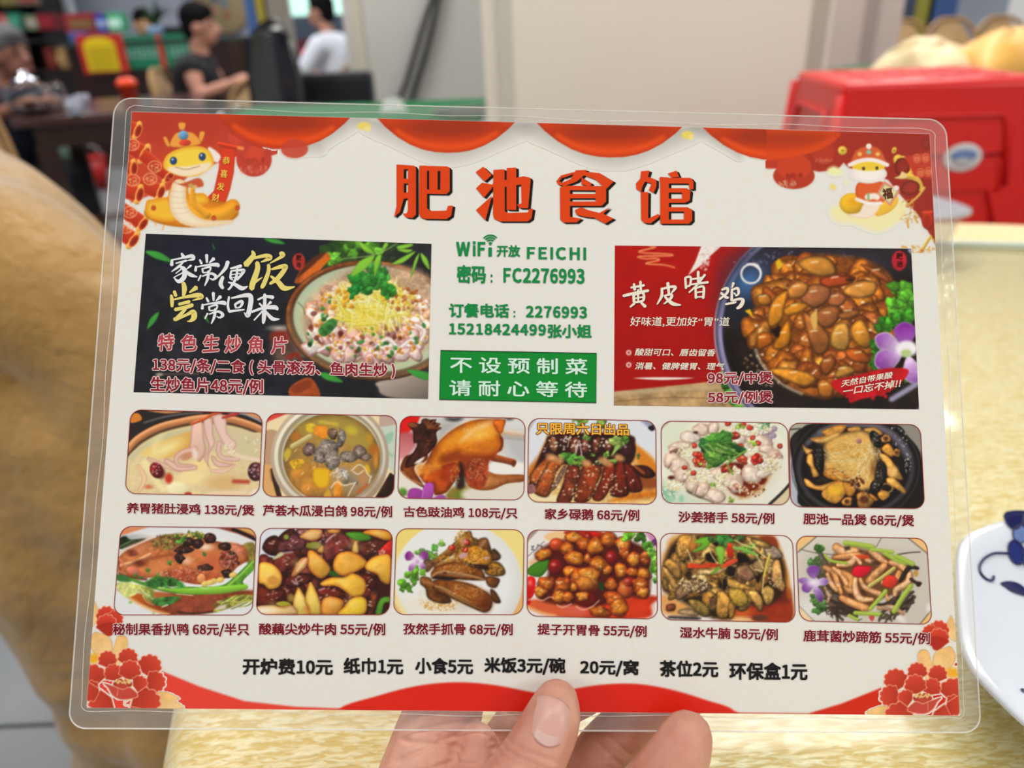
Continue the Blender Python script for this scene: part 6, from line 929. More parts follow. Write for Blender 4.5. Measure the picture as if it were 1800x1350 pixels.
c = atz(98, 196, .75); co = empty('wooden_cup', (c.x, c.y, .75)); tag(co, 'small brown wooden cup beside the teapot', 'cup'); lathe('cup_wall', [(.03, 0), (.036, .05), (.032, .05), (.026, .01), (0, .008)], mat('cup_wood', '5a3a1c', rough=.5), co, n=18); lathe('rim', [(.036, .048), (.038, .052), (.033, .054)], mat('cup_rim', '8a6434', rough=.4), co, n=18)
c = atz(233, 190, .75); co = empty('orange_cup', (c.x, c.y, .75)); tag(co, 'bright orange plastic cup with lid on the dark table', 'cup'); lathe('cup_wall', [(.034, 0), (.042, .1), (.044, .1), (.04, .102)], mat('cup_orange_red', 'd8442c', rough=.4), co, n=20); lathe('lid', [(.046, .1), (.046, .118), (.03, .135), (.0, .138)], mat('lid_orange', 'ff4a0a', rough=.35), co, n=20)
# under the table: basket, bucket
def bucket(name, u, v, z0, r, h, c, lab, cat):
    p = atz(u, v, z0); o = empty(name, (p.x, p.y, z0)); tag(o, lab, cat); m = mat('plastic_'+c, c, rough=.4)
    lathe('wall', [(r*.75, 0), (r, h), (r*.94, h), (r*.7, .01)], m, o, n=24); lathe('rim', [(r, h-.01), (r*1.06, h-.008), (r*1.06, h+.008), (r*.94, h+.006)], m, o, n=24); tube('handle', catmull([(-r, 0, h), (-r*.7, 0, h+r*.6), (0, 0, h+r*.85), (r*.7, 0, h+r*.6), (r, 0, h)]), .005, mat('handle_wire', '9a9a9a', rough=.3, metal=1), o)
bucket('green_basket', 130, 325, 0, .17, .36, '063a20', 'dark green plastic basket under the tea table', 'basket'); bucket('red_bucket', 172, 332, 0, .11, .24, 'a80a0a', 'red plastic bucket under the tea table', 'bucket'); bucket('green_basket', 210, 275, 0, .16, .42, '0a6a4a', 'bright green basket at the right end under the tea table', 'basket')

# ---------------------------------------------------------------- cane chairs, black chair, bench, green table
cane = mat('cane_tan', 'b8966a', rough=.6, vary=.2, vscale=25); caned = mat('cane_frame', 'a07c4c', rough=.5, vary=.15)
def cane_chair(loc, rz, lab, seat=.42, top=.82, w=.23, pad=True):
    o = empty('cane_chair', loc, rz); tag(o, lab, 'chair', 'tan cane chairs')
    lathe('seat', [(w*.9, seat-.04), (w, seat-.02), (w, seat), (w*.9, seat+.015)], cane, o, n=24)
    arch = catmull([(-.02, -w, seat), (-.09, -w*1.02, top-.14), (-.12, -w*.6, top-.02), (-.13, 0, top), (-.12, w*.6, top-.02), (-.09, w*1.02, top-.14), (-.02, w, seat)], 5); tube('back_frame', arch, .013, caned, o)
    V = [(-.03-.095*t, y*w*(.98-.3*max(0, t-.55)**2/.2), seat+.05+(top-seat-.055)*t-abs(y)**2.5*.07*t**3) for t in np.linspace(0, 1, 6) for y in np.linspace(-1, 1, 7)]; V += [(x-.014, y, z) for x, y, z in V]; F = []
    for j in range(5):
        for i in range(6): k = j*7+i; F += [(k, k+1, k+8, k+7), (k+42, k+49, k+50, k+43)]
    mesh_obj('back_weave', V, F, cane, o)
    for x in (-.14, .15):
        for y in (-.15, .15): tube('leg', [(x, y, seat-.03), (x*1.2, y*1.2, 0)], [.02, .014], caned, o)
    tube('stretcher', [(math.cos(a)*.18, math.sin(a)*.18, .16) for a in np.linspace(0, 6.28, 16, endpoint=False)], .009, caned, o, closed=True)
    return o
p = at(402, 130, 5.5); cane_chair((p.x+.12, 5.95, 0), 3.3, 'cane chair behind the person in black', .45, .88)
cane_chair((at(462, 140, 4.1).x-.12, 4.62, 0), -1.2, 'cane chair just behind the black high-backed chair', .45, .82)
p = at(0, 200, 2.45); cane_chair((p.x-.2, 2.5, 0), -.3, 'pale cane chair at the left edge behind the gold covered chair', .45, .985)
cane_chair((-2.07, 5.2, 0), math.radians(5), 'cane chair the person in black is sitting on', .40, .87); cane_chair((-2.75, 4.22, 0), math.radians(-25), 'cane chair the grey-haired person is sitting on', .38, .78); cane_chair((-1.29, 6.6, 0), math.radians(160), 'cane chair the person in white is sitting on', .47, .8)
bg_ = mat('leather_black_gloss', '101116', rough=.18, spec=.7, coat=.4)
p = at(447, 120, 3.95); bc = empty('black_chair', (p.x, 3.95, 0), -1.75); tag(bc, 'glossy black high-backed chair left of the green table', 'chair')
V, F = [], []
for j in range(9):
    t = j/8; z = .5+.62*t; hw_ = .145*(1-.55*max(0, t-.55)**1.3*2.2)*(.92+.08*math.sin(t*3)); xb = -.2-.06*t
    for i in range(9):
        s = i/8*2-1; V.append((xb+.05*s*s, s*hw_, z-.05*s*s*(t > .9)))
n_ = len(V); V += [(x-.05, y*.97, z) for x, y, z in V]
for j in range(8):
    for i in range(8): k = j*9+i; F += [(k, k+1, k+10, k+9), (k+n_, k+9+n_, k+10+n_, k+1+n_)]
for i in range(8): F += [(72+i, 73+i, n_+73+i, n_+72+i), (i+1, i, n_+i, n_+i+1)]
for j in range(8): F += [(j*9, j*9+9, n_+j*9+9, n_+j*9), (j*9+17, j*9+8, n_+j*9+8, n_+j*9+17)]
mesh_obj('back_shell', V, F, bg_, bc); boxo('seat', (-.2, -.16, .44), (.24, .16, .52), bg_, bc, .03); lathe('base', [(.25, 0), (.25, .02), (.04, .05), (.03, .44)], mat('chair_base_black', '0c0c0e', rough=.3), bc, n=20)
for s in (-1, 1): tube('armrest', catmull([(-.16, s*.15, .5), (-.16, s*.165, .68), (.05, s*.17, .70), (.16, s*.165, .66)]), .022, bg_, bc)
p0, p1 = at(497, 150, 4.3), at(640, 130, 4.3); be = empty('black_bench', ((p0.x+p1.x)/2, 4.45, 0)); tag(be, 'black leather bench end behind the green table', 'bench'); w_ = (p1.x-p0.x)/2
boxo('cushion', (-w_, -.2, .36), (w_, .2, .60), bg_, be, .04); boxo('back_cushion', (-w_, .05, .58), (w_, .2, .84), mat('leather_black_matte', '0a1016', rough=.4), be, .04)
for x in (-w_+.05, w_-.05):
    for y in (-.15, .15): boxo('leg', (x-.02, y-.02, 0), (x+.02, y+.02, .37), MATS['chair_base_black'], be)
p = at(530, 168, 4.2); rl = empty('foil_roll', (p.x, 4.15, .655), .2); tag(rl, 'shiny silver roll lying on the black bench', 'roll'); 
lathe('roll', [(.045, -.1), (.052, -.098), (.052, .098), (.045, .1)], mat('silver_foil', 'b8b0b0', rough=.25, metal=.8), rl, n=20).rotation_euler = (0, math.pi/2, 0); lathe('core', [(.02, -.115), (.02, .115)], mat('core_card', '8a7a68', rough=.7), rl, n=14).rotation_euler = (0, math.pi/2, 0)
gt = empty('green_table', (-.56, 3.22, 0), -.06); tag(gt, 'table with a bright green top in front of the grey wall panel', 'table')
boxo('table_top', (-.6, -.38, .71), (.5, .38, .75), mat('table_green', '04703f', rough=.7, spec=.15), gt, .006); boxo('metal_edge', (-.555, -.385, .70), (.485, .385, .712), mat('table_edge_grey', '5a6a64', rough=.4), gt)
for x in (-.5, .43):
    for y in (-.33, .33): boxo('leg', (x-.02, y-.02, 0), (x+.02, y+.02, .70), MATS['table_edge_grey'], gt)
p = atz(692, 196, .75); tc_ = empty('card_holder', (p.x, p.y, .75)); tag(tc_, 'small white folded card standing on the green table', 'card'); mesh_obj('card', [(-.05, -.03, 0), (.05, -.03, 0), (.03, 0, .05), (-.03, 0, .05), (-.05, .03, 0), (.05, .03, 0)], [(0, 1, 2, 3), (3, 2, 5, 4), (0, 3, 4), (1, 5, 2)], mat('card_white', 'd8e0dc', rough=.6), tc_, smooth=False); boxo('base', (-.055, -.033, 0), (.055, .033, .004), mat('card_base', 'c0c8c4', rough=.6), tc_)
p = atz(800, 200, .75); tb_ = empty('serving_tray', (p.x+.06, p.y, .75), .5); tag(tb_, 'black tray with a grey rim on the right end of the green table', 'tray'); boxo('tray_base', (-.12, -.09, 0), (.12, .09, .008), mat('tray_black', '10120f', rough=.4), tb_); tube('rim', [(-.12, -.09, .012), (.12, -.09, .012), (.12, .09, .012), (-.12, .09, .012)], .008, mat('tray_rim', '8a948c', rough=.4), tb_, closed=True)
# cables on the grey panel
cab = mat('cable_black', '2c2e2c', rough=.5)
for k, (pts, lab) in enumerate((([(770, -30), (745, 40), (727, 100), (712, 150), (698, 180)], 'black cable hanging on the grey panel, left of the pair'), ([(776, -30), (760, 50), (745, 110), (732, 150), (724, 182)], 'black cable hanging on the grey panel, right of the pair'))):
    pp = [at(u, v, 5.96) for u, v in pts]; q_ = [Vector(x) for x in catmull(pp, 5)]; tag(tube('hanging_cable', q_+[Vector((q_[-1].x-.05, 5.96, .02))], .02, cab), lab, 'cable')

# ---------------------------------------------------------------- right side: stools, cloth heaps, cane chairs, curtain
redp = mat('stool_red_plastic', 'd20a0a', rough=.35, spec=.5); redd = mat('stool_red_recess', 'a00808', rough=.35)
def make_stool(label, group=None):
    o = empty('plastic_stool'); tag(o, label, 'stool', group); H, T, Bm = .46, .185, .215
    bm = bmesh.new(); box(bm, (-T, -T, H-.035), (T, T, H), .014); bm_obj('seat', bm, redp, o, True)
    for i in range(5):
        for j in range(5):
            if (i+j) % 2 == 0: boxo('seat_boss', (-.125+i*.055, -.125+j*.055, H-.002), (-.095+i*.055, -.095+j*.055, H+.004), redp, o, .003)
    for s in range(4):                                          # four flared side panels with an arched recess between two legs
        a = s*math.pi/2; M = Matrix.Rotation(a, 4, 'Z'); V, F = [], []
        def P_(x, z, d=0): k = Bm+(T-Bm)*z/H; return M @ Vector((x*k, -k+d, z))
        xs = (-1, -.62, -.42, 0, .42, .62, 1)
        out = []
        for x in xs: out.append(P_(x, H-.02))
        arch = [P_(-1, 0), P_(-.70, 0), P_(-.64, .2), P_(-.5, .26), P_(.5, .26), P_(.64, .2), P_(.70, 0), P_(1, 0)]
        mesh_obj('side_panel', [P_(-1, H-.02), P_(1, H-.02), P_(1, .26), P_(-1, .26)], [(0, 3, 2, 1)], redp, o, False).modifiers.new('t', 'SOLIDIFY').thickness = .006
        for sg in (-1, 1): mesh_obj('leg', [P_(sg*1, .26), P_(sg*1, 0), P_(sg*.70, 0), P_(sg*.66, .18), P_(sg*.52, .26)], [(0, 1, 2, 3, 4)], redp, o, False).modifiers.new('t', 'SOLIDIFY').thickness = .006
        rec = [P_(-.56, .375, -.004), P_(-.5, .395, -.004), P_(.5, .395, -.004), P_(.56, .375, -.004), P_(.6, .30, -.004), P_(-.6, .30, -.004)]
        tube('recess_rim', [P_(-.66, .272, -.002), P_(-.6, .38, -.002), P_(-.54, .4, -.002), P_(.54, .4, -.002), P_(.6, .38, -.002), P_(.66, .272, -.002)], .006, redp, o, n=6)
        tube('recess_rim', [P_(-.6, .33, -.001), P_(.6, .33, -.001)], .004, redd, o, n=6)
    for sx, sy in ((-1, -1), (1, -1), (1, 1), (-1, 1)):
        tube('corner_post', [(sx*T, sy*T, H-.02), (sx*Bm, sy*Bm, 0)], .011, redp, o, n=8)
    return o
def copy_tree(o, parent=None):
    c = o.copy(); COL.objects.link(c); c.parent = parent
    for ch in list(o.children): copy_tree(ch, c)
    return c
stool = make_stool('topmost red plastic stool of the stack behind the table, with an oval sticker')
SX, SY, SR = .845, 1.62, -.13
low = None
for k in range(7):
    if low is None: low = make_stool('red plastic stool nested lower in the stack behind the table', 'stools nested under the topmost stool'); s_ = low
    else: s_ = copy_tree(low)
    s_.location = (SX, SY, k*.0664); s_.rotation_euler = (0, 0, SR)
stool.location = (SX, SY, .465); stool.rotation_euler = (0, 0, SR)
V, F = ball((0, 0, 0), .034, 20, (1, .06, .75)); st = mesh_obj('sticker', V, F, mat('sticker_white', 'd8d8de', rough=.3), stool); st.location = (.045, -.198, .325)
V, F = ball((0, -.003, .004), .024, 16, (1, .05, .5)); mesh_obj('sticker_print', V, F, mat('sticker_blue', '6a84b8', rough=.3), stool).location = (.045, -.198, .325)
V, F = ball((0, -.004, -.008), .016, 14, (1.1, .05, .45)); mesh_obj('sticker_print', V, F, mat('sticker_grey', 'b4b8c0', rough=.3), stool).location = (.045, -.198, .325)
for nm, u, c in (('trim_5', 1590, '39425a'), ('trim_6', 1622, '8f8a34'), ('trim_7', 1655, '38588e')):
    p = at(u, 30, 7.2); w_ = .09 if nm == 'trim_7' else .06; tag(boxo(nm, (p.x-w_*1.4, 7.2, 0), (p.x+w_*1.4, 7.3, 2.9), mat('post_'+c, c, rough=.6)), kind='structure')
for u, v, y, lab in ((1604, 36, 5.2, 'cane chair back next to the rose wall panel'), (1692, 33, 5.2, 'cane chair back in the middle above the folded cloths'), (1782, 30, 5.2, 'cane chair back at the right edge above the gold cloth')):
    p = at(u, v, y); cane_chair((p.x, y, 0), -1.57, lab, .45, p.z, .165)
side = empty('side_table', (1.75, 2.75, 0)); tag(side, 'round table with a green rim under the heaped cloths', 'table')
lathe('table_top', [(.62, .80), (.63, .805), (.63, .835), (.6, .84)], mat('side_table_green', '12603c', rough=.4), side, n=40); lathe('pedestal', [(.26, 0), (.26, .03), (.05, .08), (.045, .8)], mat('pedestal_steel', '6a6e70', rough=.3, metal=.8), side, n=24)
clothg = mat('satin_gold', 'dca848', rough=.5, sheen=.3, vary=.15, vscale=8); clothp = mat('satin_pale', 'e0cda0', rough=.55, sheen=.3, vary=.12, vscale=8)
def heap(loc, r, h, m, lab, seed, knot=False):
    rr = random.Random(seed); V, F = [], []; nu, nv = 40, 16; off = Vector((seed*3.7, 0, 0))
    for j in range(nv+1):
        t = j/nv
        for i in range(nu):
            a = 2*math.pi*i/nu; f = mnoise.noise(Vector((math.cos(a)*1.6, math.sin(a)*1.6, t*1.3))+off); fold = .12*math.sin(a*7+t*3+seed)+.3*f
            R_ = r*math.cos(t*math.pi/2)**.75*(1+fold*(1-t*.3))+.002; z = h*math.sin(t*math.pi/2)*(1+.35*mnoise.noise(Vector((a*1.2, t*2, seed))))
            V.append((R_*math.cos(a), R_*math.sin(a), z))
    for j in range(nv):
        for i in range(nu): F.append((j*nu+i, j*nu+(i+1) % nu, (j+1)*nu+(i+1) % nu, (j+1)*nu+i))
    F.append(tuple(nv*nu+i for i in range(nu))); F.append(tuple(range(nu))[::-1])
    o = empty('folded_cloth', loc); tag(o, lab, 'cloth'); mesh_obj('cloth_mass', V, F, m, o)
    for k in range(5):                                          # raised folds running over the heap
        a = rr.uniform(0, 6.28); pts = catmull([(math.cos(a)*r*.85, math.sin(a)*r*.85, h*.25), (math.cos(a+.4)*r*.5, math.sin(a+.4)*r*.5, h*.8), (math.cos(a+1)*r*.15, math.sin(a+1)*r*.2, h*1.06), (math.cos(a+2.4)*r*.5, math.sin(a+2.4)*r*.5, h*.75)], 5)
        n = len(pts); tube('fold', pts, [r*.1*math.sin(math.pi*(i+.6)/n)+.004 for i in range(n)], m, o, n=8)
    return o
p = at(1625, 118, 2.5); heap((p.x, 2.5, .84), .16, .1, clothp, 'pale twisted cloth heaped on the green rimmed table', 3); p = at(1745, 120, 2.45); heap((p.x+.02, 2.42, .84), .19, .115, clothg, 'golden folded cloth heaped at the right on the green rimmed table', 5)

# ---------------------------------------------------------------- the near table: cloth, glass, plate, bowl
def satin(name, c0, c1):
    m = bpy.data.materials.new(name); m.use_nodes = True; nt = m.node_tree; b = nt.nodes['Principled BSDF']; N = nt.nodes.new; Lk = nt.links.new
    tc = N('ShaderNodeTexCoord'); mp = N('ShaderNodeMapping'); mp.inputs['Scale'].default_value = (130, 520, 60); Lk(tc.outputs['Object'], mp.inputs[0])
    n1 = N('ShaderNodeTexNoise'); n1.inputs['Scale'].default_value = 1.0; n1.inputs['Detail'].default_value = 4; n1.inputs['Distortion'].default_value = .6; Lk(mp.outputs[0], n1.inputs[0])
    rp = N('ShaderNodeValToRGB'); rp.color_ramp.elements[0].position = .42; rp.color_ramp.elements[1].position = .62; rp.color_ramp.elements[0].color = lin(c0)+(1,); rp.color_ramp.elements[1].color = lin(c1)+(1,); Lk(n1.outputs[0], rp.inputs[0]); Lk(rp.outputs[0], b.inputs['Base Color'])
    r2 = N('ShaderNodeValToRGB'); r2.color_ramp.elements[0].position = .5; r2.color_ramp.elements[1].position = .62; r2.color_ramp.elements[0].color = (.55,)*3+(1,); r2.color_ramp.elements[1].color = (.2,)*3+(1,); Lk(n1.outputs[0], r2.inputs[0]); Lk(r2.outputs[0], b.inputs['Roughness'])
    n2 = N('ShaderNodeTexNoise'); n2.inputs['Scale'].default_value = 7; n2.inputs['Detail'].default_value = 4; Lk(tc.outputs['Object'], n2.inputs[0])
    ad = N('ShaderNodeMath'); ad.operation = 'MULTIPLY_ADD'; ad.inputs[1].default_value = .35; Lk(n1.outputs[0], ad.inputs[0]); Lk(n2.outputs[0], ad.inputs[2])
    bp = N('ShaderNodeBump'); bp.inputs['Strength'].default_value = .55; bp.inputs['Distance'].default_value = .006; Lk(ad.outputs[0], bp.inputs['Height']); Lk(bp.outputs[0], b.inputs['Normal'])
    b.inputs['Specular IOR Level'].default_value = .7; b.inputs['Sheen Weight'].default_value = .2
    return m
sat = satin('tablecloth_satin', 'e0c272', 'fbf0c4'); TC = (.5, .42); TR = .69
tbl = empty('dining_table', (TC[0], TC[1], 0)); tag(tbl, 'round dining table standing under the gold satin cloth', 'table')
lathe('table_top', [(TR-.02, TBL-.03), (TR-.008, TBL-.02), (TR-.008, TBL-.006), (TR-.02, TBL-.004)], mat('table_ply', '8a6a44', rough=.6), tbl, n=64); lathe('pedestal', [(.3, 0), (.3, .03), (.06, .08), (.05, .73)], MATS['pedestal_steel'], tbl, n=28)
V, F = [], []; nu, prof = 144, [(0, 0), (.25, 0), (.45, 0), (.6, 0), (.66, 0), (.685, -.004), (.697, -.02), (.70, -.06), (.70, -.12), (.705, -.2), (.71, -.3)]
for k, (r, z) in enumerate(prof):
    for i in range(nu):
        a = 2*math.pi*i/nu; w = max(0, (-z-.02)/.28); rr_ = r*(1+w*(.035*math.sin(a*17+.5*math.sin(a*3))+.02*math.sin(a*29))); V.append((rr_*math.cos(a), rr_*math.sin(a), TBL+z))
for k in range(len(prof)-1):
    for i in range(nu): F.append((k*nu+i, (k+1)*nu+i, (k+1)*nu+(i+1) % nu, k*nu+(i+1) % nu))
clo = mesh_obj('tablecloth', V, F, sat); clo.location = (TC[0], TC[1], 0); tag(clo, 'pale gold satin tablecloth with woven shimmer on the round table', 'tablecloth')
def clear_mix(name, f0, rough, tint=(1, 1, 1, 1), k=1.0):
    """thin clear sheet: see-through with a view-angle reflection that is the same from both faces"""
    m = bpy.data.materials.new(name); m.use_nodes = True; nt = m.node_tree; N = nt.nodes.new; Lk = nt.links.new
    for n in list(nt.nodes): nt.nodes.remove(n)
    o_, t_, g_, x_, w_ = N('ShaderNodeOutputMaterial'), N('ShaderNodeBsdfTransparent'), N('ShaderNodeBsdfGlossy'), N('ShaderNodeMixShader'), N('ShaderNodeLayerWeight'); w_.inputs[0].default_value = .5
    p_ = N('ShaderNodeMath'); p_.operation = 'POWER'; p_.inputs[1].default_value = 5; Lk(w_.outputs['Facing'], p_.inputs[0]); q_ = N('ShaderNodeMath'); q_.operation = 'MULTIPLY_ADD'; q_.inputs[1].default_value = (1-f0)*k; q_.inputs[2].default_value = f0*k; Lk(p_.outputs[0], q_.inputs[0])
    g_.inputs['Roughness'].default_value = rough; t_.inputs[0].default_value = tint; Lk(q_.outputs[0], x_.inputs[0]); Lk(t_.outputs[0], x_.inputs[1]); Lk(g_.outputs[0], x_.inputs[2]); Lk(x_.outputs[0], o_.inputs[0])
    return m
tgm = clear_mix('turntable_glass', .014, .05, (.985, .995, .985, 1))
lz = empty('glass_turntable', (TC[0], TC[1], TBL)); tag(lz, 'clear round glass turntable lying on the gold tablecloth', 'turntable'); GZ = .012
lathe('glass_disc', [(.518, .002), (.525, .004), (.525, GZ-.002), (.518, GZ)], tgm, lz, n=96).data.polygons.foreach_set('use_smooth', [False]*(96*3+2))
tube('polished_edge', [(.526*math.cos(a), .526*math.sin(a), .007) for a in np.linspace(0, 2*math.pi, 96, endpoint=False)], .005, mat('glass_edge_mint', 'd0e6dc', rough=.1, spec=.8), lz, n=8, closed=True)
lathe('swivel', [(.1, 0), (.1, .002)], mat('swivel_clear', 'c8b070', rough=.3, alpha=.3), lz, n=32)
# plate
porc = mat('porcelain', 'd3d9e4', rough=.14, spec=.5, coat=.15); cobalt = mat('cobalt_glaze', '1a2a70', rough=.2, vary=.35, vscale=60); cob2 = mat('cobalt_glaze_deep', '0c1450', rough=.2); cob3 = mat('cobalt_wash', '6a80b8', rough=.2, vary=.3, vscale=60)
pz = TBL+GZ; PC = Vector((.315, .214, pz)); PR = .121; PA = math.radians(152)
def octo(x, y):
    """eight-sided plan with softened corners"""
    return sum(abs(x*math.cos(k*math.pi/4)+y*math.sin(k*math.pi/4))**20 for k in range(4))**(1/20)
plt = empty('porcelain_plate', PC, PA); tag(plt, 'white eight-sided porcelain plate with cobalt blue flowers', 'plate')
lathe('dish', [(PR*.62, 0), (PR*.7, .004), (PR*.97, .02), (PR, .0235), (PR*.985, .0255), (PR*.9, .021), (PR*.7, .0095), (PR*.6, .006), (0, .006)], porc, plt, n=96, sq=octo)
lathe('foot_ring', [(PR*.55, .0), (PR*.6, -.0), (PR*.6, .004), (PR*.55, .004)], porc, plt, n=64, sq=octo)
def plate_z(x, y): return np.interp(octo(x, y)/PR, [0, .6, .7, .9, .985], [.006, .006, .0095, .021, .0255])+.0007
def decal(name, pts, m, sm=True):
    q = smooth_pts(pts) if sm else np.array(pts); c = q.mean(0); V = [(x, y, plate_z(x, y)) for x, y in q]+[(c[0], c[1], plate_z(*c))]; n = len(q); mid = [((x+c[0])/2, (y+c[1])/2) for x, y in q]; V = [(x, y, plate_z(x, y)) for x, y in q]+[(x, y, plate_z(x, y)) for x, y in mid]+[(c[0], c[1], plate_z(*c))]
    F = [(i, (i+1) % n, n+(i+1) % n, n+i) for i in range(n)]+[(n+i, n+(i+1) % n, 2*n) for i in range(n)]
    return mesh_obj(name, V, F, m, plt)
def plate_px(u, v):
    """where a painted motif sits on the plate"""
    w = Vector(atz(u, v, pz+.012))-PC; ca, sa = math.cos(-PA), math.sin(-PA); return (w.x*ca-w.y*sa, w.x*sa+w.y*ca)
PPX = lambda L: [plate_px(u, v) for u, v in L]
def petal_px(L, m):
    q = PPX(L); decal('flower_petal', q, m); s_ = smooth_pts(q, True, 5); tube('petal_outline', [(x, y, plate_z(x, y)+.0002) for x, y in s_], .00035, cob2, plt, n=5, closed=True)
petal_px([(1753, 947), (1758, 938), (1775, 935), (1792, 937), (1788, 950), (1778, 960), (1764, 958)], cob2)
petal_px([(1790, 938), (1806, 936), (1822, 940), (1818, 955), (1800, 962), (1788, 952)], cobalt)
petal_px([(1772, 962), (1782, 955), (1796, 958), (1798, 970), (1786, 978), (1774, 972)], cob3)
petal_px([(1766, 980), (1776, 974), (1790, 980), (1800, 992), (1790, 1004), (1776, 1002), (1767, 992)], cobalt)
petal_px([(1798, 962), (1815, 958), (1832, 966), (1830, 982), (1812, 986), (1800, 976)], cob3)
petal_px([(1796, 984), (1812, 984), (1826, 994), (1818, 1008), (1802, 1006), (1794, 996)], cob3)
decal('flower_leaf', PPX([(1754, 1040), (1768, 1032), (1785, 1030), (1800, 1034), (1812, 1046), (1780, 1048), (1765, 1044)]), cob2)
tq = [plate_px(u, v) for u, v in [(1765, 992), (1740, 996), (1722, 1008), (1714, 1022), (1716, 1034), (1726, 1041), (1738, 1040), (1741, 1032)]]; tq = smooth_pts(tq, False, 5)
tube('tendril', [(x, y, plate_z(x, y)) for x, y in tq], .0007, cob2, plt, n=6); decal('rim_dot', PPX([(1786, 1232), (1792, 1228), (1797, 1234), (1792, 1237)]), cob2)
# clear tub at the glass edge
p = atz(1640, 415, pz); bw = empty('plastic_tub', (p.x-.055, p.y-.02, pz), .1); tag(bw, 'clear plastic food tub with a rim at the edge of the glass turntable', 'tub')
tubm = mat('tub_clear', 'd8d4c8', rough=.12, alpha=.2, spec=.8)
lathe('tub_wall', [(.046, 0), (.05, .003), (.062, .046), (.06, .046), (.048, .005), (0, .004)], tubm, bw, n=40, sq=3); lathe('tub_rim', [(.06, .044), (.066, .044), (.066, .049), (.06, .049)], mat('tub_rim_clear', 'c4ccd8', rough=.1, alpha=.6, spec=.8), bw, n=40, sq=3)

# ---------------------------------------------------------------- gold covered chair at the left
gcov = mat('chair_cover_gold', 'aa8242', rough=.5, sheen=.4, vary=.2, vscale=9, bump=.6, bscale=22)
CAPS = []; dN, dF = Vector((.145, .60, 0)), Vector((-.105, .96, 0)); cr_ = .055
for z, xl, xr in ((.05, -.665, -.2), (.15, -.665, -.2), (.25, -.668, -.2), (.35, -.67, -.2), (.44, -.672, -.215), (.51, -.672, -.29), (.58, -.672, -.35), (.66, -.672, -.385), (.74, -.672, -.415), (.80, -.668, -.442), (.85, -.655, -.47), (.885, -.635, -.5)):
    n = max(2, int((xr-xl-2*cr_)/.07)+1)
    for x in np.linspace(xl+cr_, max(xr-cr_, xl+cr_+.01), n): CAPS.append(limb([Vector((x, 0, z))+dN, Vector((x, 0, z))+dF], [cr_, cr_]))
ch_ = empty('covered_chair', (-.46, .78, 0)); tag(ch_, 'banquet chair under a gold cloth cover left of the round table', 'chair')
o = fuse('chair_cover', [([p-Vector((.46*-1, .78, 0)) for p in v], f) for v, f in CAPS], gcov, ch_, voxel=.012, smooth=45)
cc = np.zeros(len(o.data.vertices)*3); o.data.vertices.foreach_get('co', cc); cc = cc.reshape(-1, 3); 
nv_ = np.zeros(len(cc)*3); o.data.vertices.foreach_get('normal', nv_); nv_ = nv_.reshape(-1, 3)
dsp = np.array([.012+.016*mnoise.noise(Vector((x*5+y*3, y*5, z*4)))+.009*mnoise.noise(Vector((x*16, y*16, z*9+4)))+.01*math.sin((x-y*.6)*42+2.5*mnoise.noise(Vector((x*4, y*4, z*3))))*max(0, .62-z)/.62 for x, y, z in cc])
cc = cc+nv_*dsp[:, None]; cc[:, 2] = np.maximum(cc[:, 2], .004); o.data.vertices.foreach_set('co', cc.ravel()); o.data.update()
boxo('seat', (-.06, -.1, .36), (.14, .1, .41), mat('seat_hidden', '7a6a50', rough=.8), ch_, .02)
for x, y in ((.03, -.12), (.27, -.12), (-.2, .12), (.05, .12)): boxo('leg', (x-.015, y-.015, 0), (x+.015, y+.015, .37), MATS['chair_base_black'], ch_)
# ================================================================ the laminated menu
SH_R = Matrix(((.99781, .05883, .03036), (-.00594, .53632, -.84399), (-.06594, .84196, .53549)))
SH_T = Vector((.00702, .23345, .92784))
_S = np.array(SH_R); _T = np.array(SH_T)
def sheet(u, v):
    """position of the print on the sheet (metres from its centre)"""
    u = np.asarray(u, float); v = np.asarray(v, float)
    d = CF+((u-900)/FPX)[..., None]*CR+((675-v)/FPX)[..., None]*CU
    n = _S[:, 2]; t = ((_T-EYE)@n)/(d@n)
    q = EYE+d*t[..., None]-_T
    return q@_S[:, 0], q@_S[:, 1]
menu = empty('laminated_menu'); menu.matrix_world = Matrix.Translation(SH_T) @ SH_R.to_4x4()
tag(menu, 'laminated Chinese restaurant menu card with dish photos held up by a hand', 'menu')
Z0, ZP, ZT, ZF = .0002, .00029, .00044, .0008                    # paper face, pictures, lettering, film
def ink_mat():
    m = bpy.data.materials.new('printed_ink'); m.use_nodes = True; nt = m.node_tree; b = nt.nodes['Principled BSDF']
    a = nt.nodes.new('ShaderNodeAttribute'); a.attribute_name = 'ink'; nt.links.new(a.outputs['Color'], b.inputs['Base Color'])
    b.inputs['Roughness'].default_value = .55; b.inputs['Specular IOR Level'].default_value = .1
    return m
INK = ink_mat()
def flat(name, col): return mat(name, col, rough=.55, spec=.1)
def qxy(q, s, t):
    a, b, c, d = [np.array(p, float) for p in q]                 # TL TR BR BL
    s = s[..., None]; t = t[..., None]
    r = (a*(1-s)+b*s)*(1-t)+(d*(1-s)+c*s)*t
    return r[..., 0], r[..., 1]
def blur(P, k=1):
    for _ in range(k):
        c = P.c; c = (np.roll(c, 1, 0)+np.roll(c, -1, 0)+2*c)/4; P.c = (np.roll(c, 1, 1)+np.roll(c, -1, 1)+2*c)/4
def srgb_lin(c): return np.where(c <= .04045, c/12.92, ((c+.055)/1.055)**2.4)
